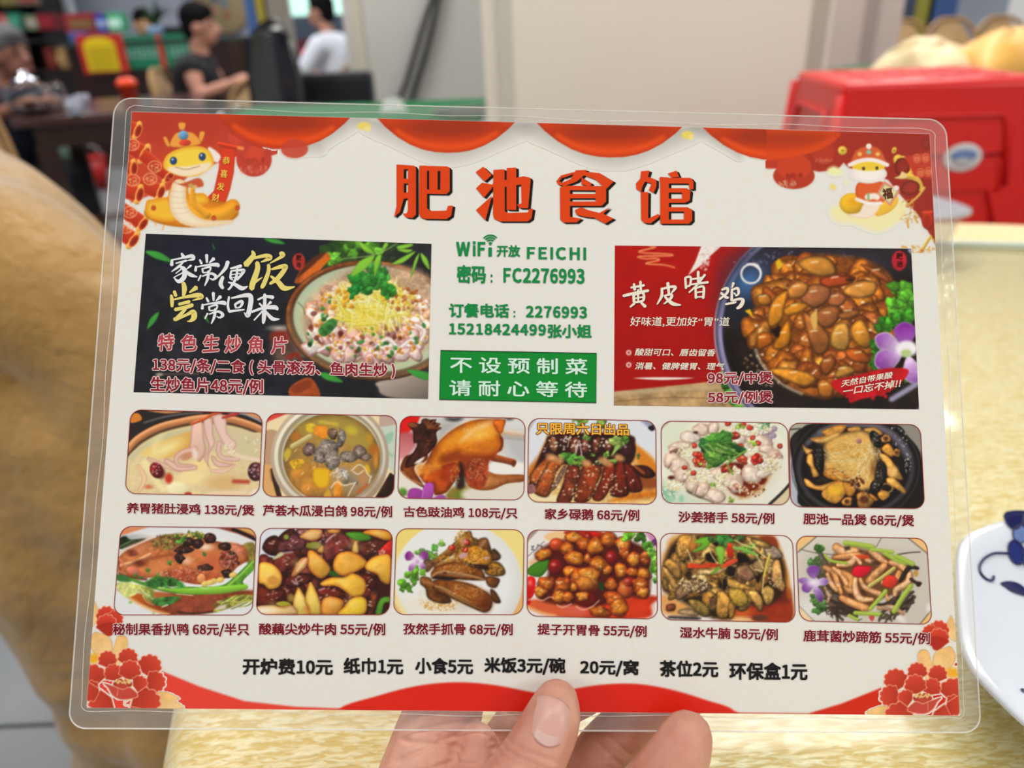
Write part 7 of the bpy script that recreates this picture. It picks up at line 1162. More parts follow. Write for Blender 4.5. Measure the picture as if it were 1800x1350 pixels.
def round_quad(q, rad, n=8):
    """outline of a quad with rounded corners (sheet pixels)"""
    q = [np.array(p, float) for p in q]; out = []
    for i in range(4):
        p, a, b = q[i], q[i-1], q[(i+1) % 4]
        da = (a-p)/np.linalg.norm(a-p)*rad; db = (b-p)/np.linalg.norm(b-p)*rad
        for k in range(n+1):
            t = math.pi/2*k/n; w1, w2 = 1-math.sin(t), 1-math.cos(t)
            out.append(p+da*w1+db*w2)
    return out
def print_grid(name, P, q, parent, step=1.25, z=ZP, rad=0, cover=False):
    q = [np.array(p, float) for p in q]
    nx = int(max(np.linalg.norm(q[1]-q[0]), np.linalg.norm(q[2]-q[3]))/step); ny = int(max(np.linalg.norm(q[3]-q[0]), np.linalg.norm(q[2]-q[1]))/step)
    S, T = np.meshgrid(np.linspace(0, 1, nx+1), np.linspace(0, 1, ny+1))
    if rad:                                                      # pull the corner points in onto the rounded corners
        w = np.linalg.norm(q[1]-q[0]); h = np.linalg.norm(q[3]-q[0]); X, Y = S*w, T*h
        for cx, cy, sx, sy in ((rad, rad, -1, -1), (w-rad, rad, 1, -1), (rad, h-rad, -1, 1), (w-rad, h-rad, 1, 1)):
            dx, dy = (X-cx)*sx, (Y-cy)*sy; d = np.hypot(dx, dy); m = (dx > 0) & (dy > 0) & (d > rad)
            X = np.where(m, cx+sx*dx*rad/np.maximum(d, 1e-6), X); Y = np.where(m, cy+sy*dy*rad/np.maximum(d, 1e-6), Y)
        S, T = X/w, Y/h
    u, v = qxy(q, S, T); c, m = P.sample(u, v); x, y = sheet(u, v)
    co = np.stack([x, y, np.full_like(x, z)], -1).reshape(-1, 3)
    idx = np.arange((nx+1)*(ny+1)).reshape(ny+1, nx+1)
    f = np.stack([idx[1:, :-1], idx[1:, 1:], idx[:-1, 1:], idx[:-1, :-1]], -1).reshape(-1, 4)
    if cover:
        k = (m.reshape(-1)[f] > .03).any(1); f = f[k]; used = np.unique(f); re = np.zeros(len(co), int); re[used] = np.arange(len(used)); f = re[f]; co = co[used]; c = c.reshape(-1, 3)[used]
    me = bpy.data.meshes.new(name); me.vertices.add(len(co)); me.vertices.foreach_set('co', co.ravel())
    me.loops.add(f.size); me.loops.foreach_set('vertex_index', f.ravel().astype(np.int32)); me.polygons.add(len(f)); me.polygons.foreach_set('loop_start', np.arange(0, f.size, 4, dtype=np.int32)); me.update(calc_edges=True)
    at_ = me.color_attributes.new('ink', 'FLOAT_COLOR', 'POINT'); cc = np.ones((len(co), 4), np.float32); cc[:, :3] = srgb_lin(np.clip(c.reshape(-1, 3), 0, 1)); at_.data.foreach_set('color', cc.ravel())
    me.materials.append(INK); o = bpy.data.objects.new(name, me); COL.objects.link(o); o.parent = parent
    return o
def poly_mesh(name, polys, m, parent, z=ZT, lay=None):
    """flat printed shapes; polys in sheet pixels"""
    V, F = [], []
    for n_, p in enumerate(polys):
        p = np.array(p, float); x, y = sheet(p[:, 0], p[:, 1]); k = len(V)
        pts = [Vector((a, b, 0)) for a, b in zip(x, y)]; V += [(a, b, z+LAY*(lay[n_] if lay else min(n_, 12))) for a, b in zip(x, y)]
        F += [tuple(k+i for i in t) for t in tessellate_polygon([pts])]
    o = mesh_obj(name, V, F, m, parent, smooth=False)
    bm = bmesh.new(); bm.from_mesh(o.data); bm.normal_update()
    bmesh.ops.reverse_faces(bm, faces=[f_ for f_ in bm.faces if f_.normal.z < 0]); bm.to_mesh(o.data); bm.free()
    return o
def line_ring(name, pts, w, m, parent, z=ZT, closed=True):
    p = np.array(pts, float); n = len(p)
    nx = np.roll(p, -1, 0) if closed else np.vstack([p[1:], p[-1:]]); pv = np.roll(p, 1, 0) if closed else np.vstack([p[:1], p[:-1]])
    t = nx-pv; t /= np.maximum(np.linalg.norm(t, axis=1, keepdims=True), 1e-9); nn = np.c_[-t[:, 1], t[:, 0]]*w/2
    a, b = p+nn, p-nn; xa, ya = sheet(a[:, 0], a[:, 1]); xb, yb = sheet(b[:, 0], b[:, 1])
    V = [(x, y, z) for x, y in zip(xa, ya)]+[(x, y, z) for x, y in zip(xb, yb)]
    F = [(i, (i+1) % n, n+(i+1) % n, n+i) for i in range(n if closed else n-1)]
    return mesh_obj(name, V, F, m, parent, smooth=False)
_txt_cache = {}
try: CJK = bpy.data.fonts.load(bpy.utils.system_resource('DATAFILES', path='fonts')+'/Noto Sans CJK Regular.woff2')   # the sans face that ships with Blender
except Exception: CJK = None
LINES = []                                                       # every line of lettering on the sheet; set in type all at once below
def text(*a, **k): LINES.append((a, k))
def typeset():
    """one outline per character, then lines composed in em units (Chinese full width, digits and letters proportional)"""
    objs = {}
    def add(key, ch, font):
        cu = bpy.data.curves.new('t', 'FONT'); cu.body = ch; cu.size = 1.0; cu.resolution_u = 2; cu.dimensions = '2D'; cu.fill_mode = 'BOTH'
        if font: cu.font = font
        o = bpy.data.objects.new('t', cu); COL.objects.link(o); objs[key] = o
    for ch in sorted({c for a, k in LINES for c in a[1] if c != ' '}): add(ch, ch, CJK if ord(ch) < 592 else None)
    add('ref', '元', CJK)
    dg = bpy.context.evaluated_depsgraph_get(); G = {}
    for key, o in objs.items():
        e = o.evaluated_get(dg); me = e.to_mesh(); G[key] = (np.array([v.co[:2] for v in me.vertices]), [tuple(p.vertices) for p in me.polygons]); e.to_mesh_clear()
    for o in objs.values(): cu = o.data; bpy.data.objects.remove(o); bpy.data.curves.remove(cu)
    hgt = lambda V: V[:, 1].max()-V[:, 1].min()
    em_c = hgt(G['元'][0])/.84 if '元' in G else 1.0; em_a = hgt(G['ref'][0])/.84
    adv = {' ': .24, '/': .39, '(': .36, ')': .36, ',': .3, ':': .28, '!': .34, 'I': .31}
    for a, k in LINES:
        body, sp = a[1], k.get('spacing', 1.0)
        if (body, sp) in _txt_cache: continue
        x, VV, FF, n = 0.0, [], [], 0
        for ch in body:
            if ch == ' ': x += .24*sp; continue
            V, F = G[ch]; asc = ord(ch) < 592; V = V/(em_a if asc else em_c)
            if ch in '“”': V = V-(V[:, 0].min()-.06, 0); w = .5
            elif asc: w = adv.get(ch, .555 if ch.isdigit() else V[:, 0].max()+.07)
            else: w = 1.0
            VV.append(V+(x, 0)); FF += [tuple(i+n for i in f_) for f_ in F]; n += len(V); x += w*sp
        _txt_cache[(body, sp)] = (np.vstack(VV), FF)
    for a, k in LINES: set_line(*a, **k)
def glyphs(body, spacing=1.0): return _txt_cache[(body, spacing)]
def heavy(V, F, d, n):
    """thicken letters: the same outline printed n times round a small circle"""
    if not d: return V, F
    VV, FF = [V], list(F)
    for i in range(n):
        a = 2*math.pi*(i+.5)/n; k = len(V)*(i+1); VV.append(V+(d*math.cos(a), d*math.sin(a))); FF += [tuple(q+k for q in f_) for f_ in F]
    return np.vstack(VV), FF
LAY = 7e-6                                                       # each overprint lies a few microns above the last
def set_line(name, body, L, Rr, m, parent, bold=.02, grow=None, gm=None, z=ZT, spacing=1.0, rot=0, skew=0):
    """L = (x, top, bottom) of the left end, Rr the same of the right end, on the sheet"""
    V0, F0 = glyphs(body, spacing); mn, mx = V0.min(0)-bold, V0.max(0)+bold
    jobs = [(name, bold, 4, m, z)]
    if grow: jobs.append((name+'_outline', bold+grow, 8, gm, z-.00009))
    first = None
    for nm, bd, n, mm, zz in jobs:
        V, F = heavy(V0, F0, bd, n); s = (V[:, 0]-mn[0])/(mx[0]-mn[0]); t = (V[:, 1]-mn[1])/(mx[1]-mn[1])
        u = L[0]+(Rr[0]-L[0])*s+skew*(t-.5); v = (L[2]+(Rr[2]-L[2])*s)*(1-t)+(L[1]+(Rr[1]-L[1])*s)*t
        if rot:
            cu_, cv_ = (L[0]+Rr[0])/2, (L[1]+L[2]+Rr[1]+Rr[2])/4; ca, sa = math.cos(math.radians(rot)), math.sin(math.radians(rot)); u, v = cu_+(u-cu_)*ca-(v-cv_)*sa, cv_+(u-cu_)*sa+(v-cv_)*ca
        x, y = sheet(u, v); o = mesh_obj(nm, np.c_[x, y, zz+LAY*(np.arange(len(x))//len(V0))], F, mm, parent, smooth=False)
        first = first or o
    return first
def brush(strokes, ox, oy, k, dx=0, dy=0, ks=1.28):
    """ink strokes (x, y, width) -> ribbon outlines on the sheet"""
    out = []; brush.lay = []
    for si, s in enumerate(strokes):
        q = smooth_pts(s, False, 5) if len(s) > 2 else np.array([np.array(s[0])*(1-t)+np.array(s[1])*t for t in (0, .25, .5, .75, 1.)])
        p, w = q[:, :2]+(dx, dy), q[:, 2]*ks
        t = np.gradient(p, axis=0); t /= np.maximum(np.linalg.norm(t, axis=1, keepdims=True), 1e-6); n = np.c_[-t[:, 1], t[:, 0]]
        a, b = p+n*w[:, None]/2, p-n*w[:, None]/2
        cap0 = p[0]-t[0]*w[0]*.35; cap1 = p[-1]+t[-1]*w[-1]*.35
        for i in range(len(p)-1): out.append([a[i], a[i+1], b[i+1], b[i]])
        out.append([a[0], b[0], cap0]); out.append([b[-1], a[-1], cap1]); brush.lay += [si % 9]*(len(p)+1)
    return [[(ox+x/k, oy+y/k) for x, y in p] for p in out]

# ---- paper and film
CORN = [(232.1, 196.5), (1633.8, 235.3), (1686.6, 1257.8), (152.4, 1244.0)]
FILM = [(202.5, 172.5), (1661.5, 211.0), (1723.5, 1287.5), (121.0, 1280.0)]
def paper_mat():
    m = bpy.data.materials.new('menu_paper'); m.use_nodes = True; nt = m.node_tree; b = nt.nodes['Principled BSDF']; N = nt.nodes.new; Lk = nt.links.new
    tc = N('ShaderNodeTexCoord'); vo = N('ShaderNodeTexVoronoi'); vo.inputs['Scale'].default_value = 95; vo.inputs['Randomness'].default_value = .7; Lk(tc.outputs['Object'], vo.inputs['Vector'])
    mu = N('ShaderNodeMath'); mu.operation = 'MULTIPLY'; mu.inputs[1].default_value = 30; Lk(vo.outputs['Distance'], mu.inputs[0])
    si = N('ShaderNodeMath'); si.operation = 'SINE'; Lk(mu.outputs[0], si.inputs[0])
    rp = N('ShaderNodeValToRGB'); rp.color_ramp.elements[0].position = .45; rp.color_ramp.elements[1].position = .95
    rp.color_ramp.elements[0].color = lin('e8e6e0')+(1,); rp.color_ramp.elements[1].color = lin('e9e4d9')+(1,); Lk(si.outputs[0], rp.inputs[0])
    Lk(rp.outputs[0], b.inputs['Base Color']); b.inputs['Roughness'].default_value = .6; b.inputs['Specular IOR Level'].default_value = .1
    return m
poly_mesh('paper_sheet', [CORN], paper_mat(), menu, z=Z0)
poly_mesh('paper_back', [CORN], flat('paper_back_white', 'e4e2dc'), menu, z=-.0002)
def milky(name, milk, f0, rough, tint, bump):
    """fused double film: clear, a little cloudy, wavy gloss"""
    m = clear_mix(name, f0, rough); nt = m.node_tree; N = nt.nodes.new; Lk = nt.links.new
    tr = next(n for n in nt.nodes if n.type == 'BSDF_TRANSPARENT'); mx = next(n for n in nt.nodes if n.type == 'MIX_SHADER'); gl = next(n for n in nt.nodes if n.type.startswith('BSDF_GLOSSY') or n.type == 'BSDF_ANISOTROPIC')
    df = N('ShaderNodeBsdfDiffuse'); df.inputs[0].default_value = lin(tint)+(1,); m2 = N('ShaderNodeMixShader'); m2.inputs[0].default_value = milk; Lk(tr.outputs[0], m2.inputs[1]); Lk(df.outputs[0], m2.inputs[2]); Lk(m2.outputs[0], mx.inputs[1])
    tc = N('ShaderNodeTexCoord'); ns = N('ShaderNodeTexNoise'); ns.inputs['Scale'].default_value = bump; ns.inputs['Detail'].default_value = 3; Lk(tc.outputs['Object'], ns.inputs[0]); bp = N('ShaderNodeBump'); bp.inputs['Strength'].default_value = .3; bp.inputs['Distance'].default_value = .003; Lk(ns.outputs[0], bp.inputs['Height']); Lk(bp.outputs[0], gl.inputs['Normal'])
    return m
out_film = round_quad(FILM, 30, 10)
poly_mesh('film_front', [[tuple(p) for p in out_film]], clear_mix('clear_film', .02, .1, k=.8), menu, z=ZF)
def ring_between(name, A, B, m, z):
    A, B = np.array(A), np.array(B); n = len(A); xa, ya = sheet(A[:, 0], A[:, 1]); xb, yb = sheet(B[:, 0], B[:, 1])
    V = [(x, y, z) for x, y in zip(xa, ya)]+[(x, y, z) for x, y in zip(xb, yb)]
    return mesh_obj(name, V, [(i, (i+1) % n, n+(i+1) % n, n+i) for i in range(n)], m, menu, smooth=False)
ring_between('film_border', out_film, round_quad(CORN, .5, 10), milky('fused_film_border', .12, .045, .12, 'f0ede8', 60), .0001)
def on_sheet(pts, z=0):
    p = np.array(pts, float); x, y = sheet(p[:, 0], p[:, 1]); return [(a, b, z) for a, b in zip(x, y)]
bead = mat('film_edge_gloss', 'f2f0ec', rough=.12, spec=.6, alpha=.45)
tube('film_edge', on_sheet(out_film, .0002), .00028, bead, menu, n=6, closed=True)
seal = []
SEALQ = [(224.0, 187.0), (1643.0, 229.5), (1694.0, 1263.0), (143.0, 1249.5)]
rq = np.array(round_quad(SEALQ, 14, 6)); nq = len(rq)
for i in range(nq):
    a, b = rq[i], rq[(i+1) % nq]; L = np.linalg.norm(b-a); n = max(1, int(L/14)); t = (b-a)/max(L, 1e-6)
    for k in range(n):
        w = 1.6*math.sin(k*.37+i)+1.2*math.sin(k*.13+i*2) if n > 4 else 0
        seal.append(a+(b-a)*k/n+np.array([-t[1], t[0]])*w)
tube('seal_line', on_sheet(seal, .0005), .00013, bead, menu, n=5, closed=True)

# ---- printed borders and corner art
def sheet_top(x): return 196.5+(x-232.1)*38.8/1401.7
def sheet_bot(x): return 1244.0+(x-152.4)*13.8/1534.2
def sheet_l(y): return 232.1+(y-196.5)*(-79.7)/1047.5
def sheet_r(y): return 1633.8+(y-235.3)*52.8/1022.5
P = paint_swags(); print_grid('red_swag_border', P, [(384, sheet_top(384)+.4), (1347, sheet_top(1347)+.4), (1347, 302), (384, 300)], menu, 1.6, z=.00027, cover=True)
P = paint_wave(); print_grid('red_wave_border', P, [(sheet_l(1165)+.4, 1165), (sheet_r(1165)-.4, 1165), (1686, 1257.2), (152.8, 1243.6)], menu, 2.0, z=.00024, cover=True)
P = paint_corner_a(); blur(P); print_grid('corner_art', P, [(232.5, 197), (488, sheet_top(488)+.4), (488, 442), (sheet_l(442)+.4, 442)], menu, 1.2, z=.00024, cover=True)
P = paint_corner_b(); blur(P); print_grid('corner_art', P, [(1345, sheet_top(1345)+.4), (1633.4, 235.8), (sheet_r(445)-.4, 445), (1345, 445)], menu, 1.2, z=.00024, cover=True)
P = paint_peony_left(); print_grid('peony_print', P, [(sheet_l(1045)+.4, 1045), (345, 1045), (345, sheet_bot(345)-.4), (152.8, 1243.6)], menu, 1.2, z=.00026, cover=True)
P = paint_peony_right(); print_grid('peony_print', P, [(1500, 1070), (sheet_r(1070)-.4, 1070), (1686.2, 1257.4), (1500, sheet_bot(1500)-.4)], menu, 1.2, z=.00026, cover=True)

# ---- dish photographs with their captions
crim = flat('ink_crimson', '7a0a1c'); line_m = flat('ink_hairline', '9a3a34'); halo = flat('ink_halo', 'f6e6e2'); green = flat('ink_green', '118a45'); black = flat('ink_black', '141210')
DISH = (
 (paint_belly_soup, [(230.9, 720.2), (462.3, 726.6), (455.9, 871.7), (220.8, 867.3)], '养胃猪肚浸鸡 138元/煲', (223.6, 883.1, 903.9), (447.8, 886.9, 908.5), 'pork tripe and chicken soup photo'),
 (paint_pigeon_soup, [(469.8, 726.6), (698, 731), (692, 874.7), (461.8, 872.5)], '芦荟木瓜浸白鸽 98元/例', (462.7, 886.9, 908.6), (689.8, 889, 911.6), 'pigeon and papaya soup photo'),
 (paint_soy_chicken, [(704.2, 731.4), (923.3, 735.4), (920.8, 878.8), (699.3, 875.6)], '古色豉油鸡 108元/只', (709.3, 889.6, 910.6), (910, 891.9, 913.6), 'whole soy sauce chicken photo'),
 (paint_goose, [(929.4, 735.4), (1152.3, 739.7), (1153.5, 886.5), (927.3, 882)], '家乡碌鹅 68元/例', (957.2, 893.1, 914.9), (1123.6, 895.4, 917.9), 'sliced braised goose photo'),
 (paint_pig_trotter, [(1161.6, 740.1), (1383.8, 743.6), (1387.5, 887.3), (1162.9, 884.1)], '沙姜猪手 58元/例', (1191.9, 898.1, 919.9), (1360.7, 901.1, 923.3), 'pork knuckle with cilantro photo'),
 (paint_claypot, [(1385.6, 743.6), (1616.6, 746.3), (1624.4, 894.1), (1389.2, 890.6)], '肥池一品煲 68元/煲', (1411.1, 901.7, 923.4), (1605.9, 904.6, 927.4), 'seafood clay pot photo'),
 (paint_duck, [(213.5, 924.9), (451.4, 928), (443.9, 1080.6), (200.3, 1080.3)], '秘制果香扒鸭 68元/半只', (199.1, 1094.8, 1118), (439.1, 1094.8, 1118.8), 'braised duck on greens photo'),
 (paint_lotus_beef, [(459.1, 928.4), (690.7, 930.2), (684.4, 1080.4), (450.5, 1079.9)], '酸藕尖炒牛肉 55元/例', (455.6, 1094.8, 1117.3), (677.8, 1094.8, 1118.8), 'beef with lotus tips photo'),
 (paint_cumin_bones, [(697.3, 929), (921.2, 930.8), (919, 1080), (691.9, 1079.4)], '孜然手抓骨 68元/例', (708.9, 1094.6, 1116.8), (901.5, 1095.4, 1118.6), 'cumin ribs on white plate photo'),
 (paint_grape_ribs, [(927.3, 930.9), (1153.7, 935.8), (1155.4, 1087.7), (926, 1082.3)], '提子开胃骨 55元/例', (944.6, 1095.4, 1117.1), (1136.5, 1099, 1121.5), 'sweet and sour ribs with grapes photo'),
 (paint_brisket, [(1160.1, 936.8), (1392.4, 941.4), (1397.3, 1093.7), (1162.4, 1088.8)], '湿水牛腩 58元/例', (1194.4, 1101.1, 1122.9), (1366.6, 1104.5, 1127.3), 'beef brisket photo'),
 (paint_tendon, [(1398.7, 941.8), (1627.6, 946.3), (1637.1, 1097.2), (1404.8, 1090.7)], '鹿茸菌炒蹄筋 55元/例', (1411, 1106.1, 1129.3), (1633.7, 1111.3, 1134.5), 'stir-fried tendon with mushrooms photo'))
for i, (fn, q, cap, L, Rr, lab) in enumerate(DISH):
    P = fn(); blur(P); o = print_grid('dish_photo', P, q, menu, 1.25, rad=19); o['label'] = lab
    line_ring('photo_border', round_quad(q, 19, 8), 1.3, line_m, o)
    text('caption_text', cap, L, Rr, crim, menu, bold=.036, grow=.035, gm=halo)
    if i == 3: text('overlay_text', '只限周六日出品', (942.4, 742.5, 763.8), (1105.4, 745, 766.0), flat('ink_amber', 'f6b93c'), o, bold=.03, grow=.045, gm=flat('ink_oxblood', '6a1410'), z=ZT+.0001)
# ---- two wide banner photographs
cream = flat('ink_cream', 'efe6d4'); white = flat('ink_white', 'e8e8ea'); pale = flat('ink_pale_yellow', 'e8d678'); wine = flat('ink_wine', '8e1f30'); wineh = flat('ink_wine_halo', 'f4d8d4')
Q1 = [(257, 411.1), (758.6, 429.1), (752.6, 701.5), (235.4, 689.5)]; Q2 = [(1080.6, 432), (1600.9, 437.4), (1614.8, 719.6), (1079, 712.9)]
P = paint_fish_banner(); blur(P); ban1 = print_grid('banner_photo', P, Q1, menu, 1.25); ban1['label'] = 'black banner photo of stir-fried fish slices'
P = paint_chicken_banner(); blur(P); ban2 = print_grid('banner_photo', P, Q2, menu, 1.25); ban2['label'] = 'red banner photo of braised chicken in a pan'
CHANG = [[(555, 140, 34), (560, 240, 22)], [(465, 205, 20), (490, 255, 26)], [(650, 190, 40), (590, 245, 10)], [(415, 290, 22), (410, 350, 30)], [(420, 300, 14), (560, 275, 22), (690, 270, 42), (710, 295, 26)], [(500, 320, 22), (505, 370, 18)], [(500, 325, 16), (600, 300, 22), (590, 360, 16), (510, 375, 14)], [(480, 410, 20), (445, 480, 14)], [(500, 420, 14), (620, 385, 24), (680, 430, 34), (640, 465, 20), (600, 450, 10)], [(580, 350, 24), (570, 450, 30), (530, 545, 12)]]
W_STROKES = [
 [(225, 120, 20), (250, 165, 40)], [(100, 205, 25), (95, 275, 38)], [(105, 205, 14), (240, 180, 22), (360, 155, 40), (380, 195, 30), (300, 215, 8)], [(150, 250, 14), (290, 215, 24)], [(250, 235, 14), (180, 300, 26), (95, 360, 10)], [(200, 290, 20), (260, 330, 45), (260, 430, 50), (190, 490, 40), (125, 440, 8)], [(230, 320, 16), (150, 385, 10)], [(250, 370, 16), (120, 440, 10)], [(350, 280, 26), (290, 330, 10)], [(270, 340, 16), (340, 400, 40), (430, 430, 12)]] + CHANG + [
 [(835, 230, 40), (800, 320, 36), (690, 440, 16), (640, 470, 10)], [(770, 430, 34), (740, 520, 44), (770, 580, 30)], [(870, 320, 18), (1010, 285, 34)], [(880, 350, 20), (870, 440, 24), (900, 470, 14)], [(880, 350, 16), (1020, 340, 30), (1040, 360, 36), (960, 470, 18)], [(890, 400, 10), (990, 385, 14)], [(890, 440, 10), (980, 430, 14)], [(960, 310, 18), (940, 450, 28), (860, 580, 22), (835, 590, 14)], [(840, 500, 12), (930, 530, 34), (1020, 580, 44), (1095, 555, 10)]] + [[(x+88, y+500, w) for x, y, w in s] for s in CHANG] + [
 [(850, 690, 20), (835, 800, 26), (850, 880, 24)], [(850, 885, 28), (1050, 860, 16)], [(880, 710, 16), (1090, 670, 44), (1140, 720, 50), (1110, 900, 50), (1090, 940, 40), (1050, 900, 8)], [(930, 790, 24), (940, 840, 18)], [(930, 790, 22), (1010, 750, 30), (1025, 780, 30), (990, 830, 20), (940, 835, 12)],
 [(1230, 730, 20), (1330, 690, 24), (1430, 700, 40)], [(1320, 660, 34), (1320, 780, 36), (1310, 960, 44), (1300, 1040, 24)], [(1250, 780, 20), (1290, 820, 20)], [(1400, 760, 30), (1340, 820, 10)], [(1150, 890, 24), (1300, 840, 30), (1450, 830, 46), (1490, 860, 26)], [(1290, 880, 20), (1180, 1000, 14)], [(1330, 880, 20), (1420, 980, 40), (1515, 985, 10)]]
Y_STROKES = [
 [(1155, 90, 24), (1170, 150, 50), (1070, 270, 64)], [(1150, 190, 24), (1330, 150, 40), (1390, 180, 50), (1270, 235, 10)], [(1220, 240, 44), (1225, 330, 54), (1160, 520, 60), (1150, 590, 50)], [(1170, 510, 40), (1290, 435, 8)], [(1530, 120, 50), (1560, 150, 40), (1390, 250, 12)], [(1370, 270, 34), (1370, 360, 40), (1310, 520, 46), (1280, 570, 36)], [(1410, 330, 20), (1540, 295, 44), (1600, 300, 44), (1500, 440, 50), (1390, 520, 26)], [(1400, 420, 20), (1500, 500, 50), (1580, 580, 54), (1715, 560, 12)],
 [(250, 510, 40), (265, 590, 52), (250, 680, 30)], [(130, 620, 34), (150, 680, 34)], [(420, 570, 50), (330, 635, 16)], [(90, 670, 26), (100, 740, 40), (100, 820, 30)], [(130, 725, 18), (300, 690, 30), (450, 670, 50), (490, 700, 36), (370, 740, 10)], [(190, 790, 30), (330, 755, 36)], [(140, 860, 36), (280, 830, 40), (370, 800, 40)], [(280, 850, 30), (160, 980, 44), (130, 975, 30)], [(160, 990, 30), (290, 930, 30), (380, 890, 50), (390, 960, 60), (350, 1005, 30), (300, 1015, 8)]]
poly_mesh('calligraphy_text', brush(W_STROKES, 290, 430, 7.5), white, ban1, lay=brush.lay)
poly_mesh('calligraphy_text', brush(Y_STROKES, 290, 430, 7.5), pale, ban1, lay=brush.lay)
H_STROKES = [
 [(255, 520, 24), (265, 600, 30)], [(340, 490, 26), (345, 600, 26)], [(215, 570, 20), (310, 555, 24), (390, 540, 24)], [(115, 680, 30), (280, 640, 30), (445, 610, 28)], [(250, 660, 28), (255, 760, 30)], [(250, 670, 20), (370, 640, 26), (375, 740, 26), (260, 765, 20)], [(260, 715, 16), (370, 695, 16)], [(310, 600, 24), (310, 750, 20)], [(260, 780, 26), (205, 825, 18)], [(350, 770, 24), (405, 820, 34)],
 [(620, 580, 24), (620, 680, 30), (560, 790, 14)], [(620, 590, 22), (740, 560, 26), (800, 570, 34), (750, 640, 14)], [(700, 510, 34), (715, 650, 26)], [(650, 680, 16), (745, 660, 26), (740, 710, 30), (650, 785, 14)], [(660, 690, 20), (760, 780, 40), (870, 800, 14)],
 [(930, 440, 24), (940, 580, 26)], [(930, 440, 20), (1000, 435, 26), (990, 540, 22), (940, 550, 16)], [(1100, 360, 30), (1100, 520, 24)], [(1020, 460, 18), (1150, 440, 22)], [(1190, 400, 24), (1080, 540, 22), (980, 635, 16)], [(1000, 530, 18), (1230, 500, 26)], [(1065, 570, 24), (1070, 710, 26)], [(1065, 580, 18), (1170, 560, 26), (1165, 710, 28)], [(1075, 635, 16), (1160, 625, 16)], [(1075, 695, 16), (1160, 690, 16)],
 [(1410, 600, 20), (1480, 580, 30), (1480, 640, 26), (1380, 725, 20)], [(1400, 640, 24), (1470, 700, 30), (1500, 700, 16)], [(1565, 510, 30), (1545, 570, 16)], [(1545, 590, 24), (1540, 740, 30)], [(1545, 600, 20), (1620, 580, 28), (1630, 650, 26), (1590, 680, 14)], [(1570, 640, 16), (1590, 660, 16)], [(1550, 740, 22), (1650, 720, 28), (1690, 740, 36), (1660, 810, 40), (1610, 845, 24)], [(1460, 790, 20), (1560, 770, 24), (1600, 760, 16)]]
poly_mesh('calligraphy_text', brush(H_STROKES, 1080, 430, 7.5), cream, ban2, lay=brush.lay); poly_mesh('calligraphy_shadow', brush(H_STROKES, 1080, 430, 7.5, 9, 9), flat('ink_maroon', '4a0806'), ban2, z=ZT-.00009, lay=brush.lay)
for ch, x in zip('特色生炒魚片', (278, 318.5, 357.5, 396, 436, 477)):
    y = 586.6+(x-278)*.028; text('dish_name_text', ch, (x, y, y+30), (x+29, y, y+30), flat('ink_brick', 'b04048'), ban1, bold=.03, grow=.04, gm=wineh, skew=4, rot=-4)
text('price_text', '138元/条/二食 ( 头骨滚汤、鱼肉生炒 )', (269, 628.6, 655.5), (695, 638.5, 666), wine, ban1, bold=.034, grow=.05, gm=wineh)
text('price_text', '生炒鱼片48元/例', (265.4, 661.6, 691), (463.4, 667, 695), wine, ban1, bold=.034, grow=.05, gm=wineh)
text('price_text', '98元/中煲', (1243, 653.7, 678.4), (1357.7, 652.7, 677), wine, ban2, bold=.034, grow=.05, gm=wineh)
text('price_text', '58元/例煲', (1243, 688, 711.5), (1357.7, 686.6, 711), wine, ban2, bold=.034, grow=.05, gm=wineh)
text('slogan_text', '好味道,更加好“胃”道', (1107.5, 556.8, 575.5), (1281.7, 557.7, 575.5), cream, ban2, bold=.012, skew=2)
text('slogan_text', '酸甜可口、唇齿留香', (1116.4, 612.5, 625.6), (1257, 614, 626.8), cream, ban2, bold=.02, skew=3)
text('slogan_text', '消暑、健脾健胃、理气', (1116.4, 637, 649.8), (1272.8, 638, 650.8), cream, ban2, bold=.02, skew=3)
text('tag_text', '天然自带果酸', (1478, 668.6, 681.2), (1568.2, 652.7, 664.8), cream, ban2, bold=.02, skew=2); text('tag_text', '一口忘不掉!!', (1481, 681, 696), (1582.5, 666, 681), cream, ban2, bold=.02, skew=3)
for x, y, s, b in ((525.3, 453.5, 9, ban1), (525.3, 466, 9, ban1), (1580, 450.5, 11, ban2), (1580.5, 464.5, 11, ban2)):
    text('seal_text', '肥' if y in (453.5, 450.5) else '池', (x-s/2, y-s/2, y+s/2), (x+s/2, y-s/2, y+s/2), black, b, bold=.01, rot=4)
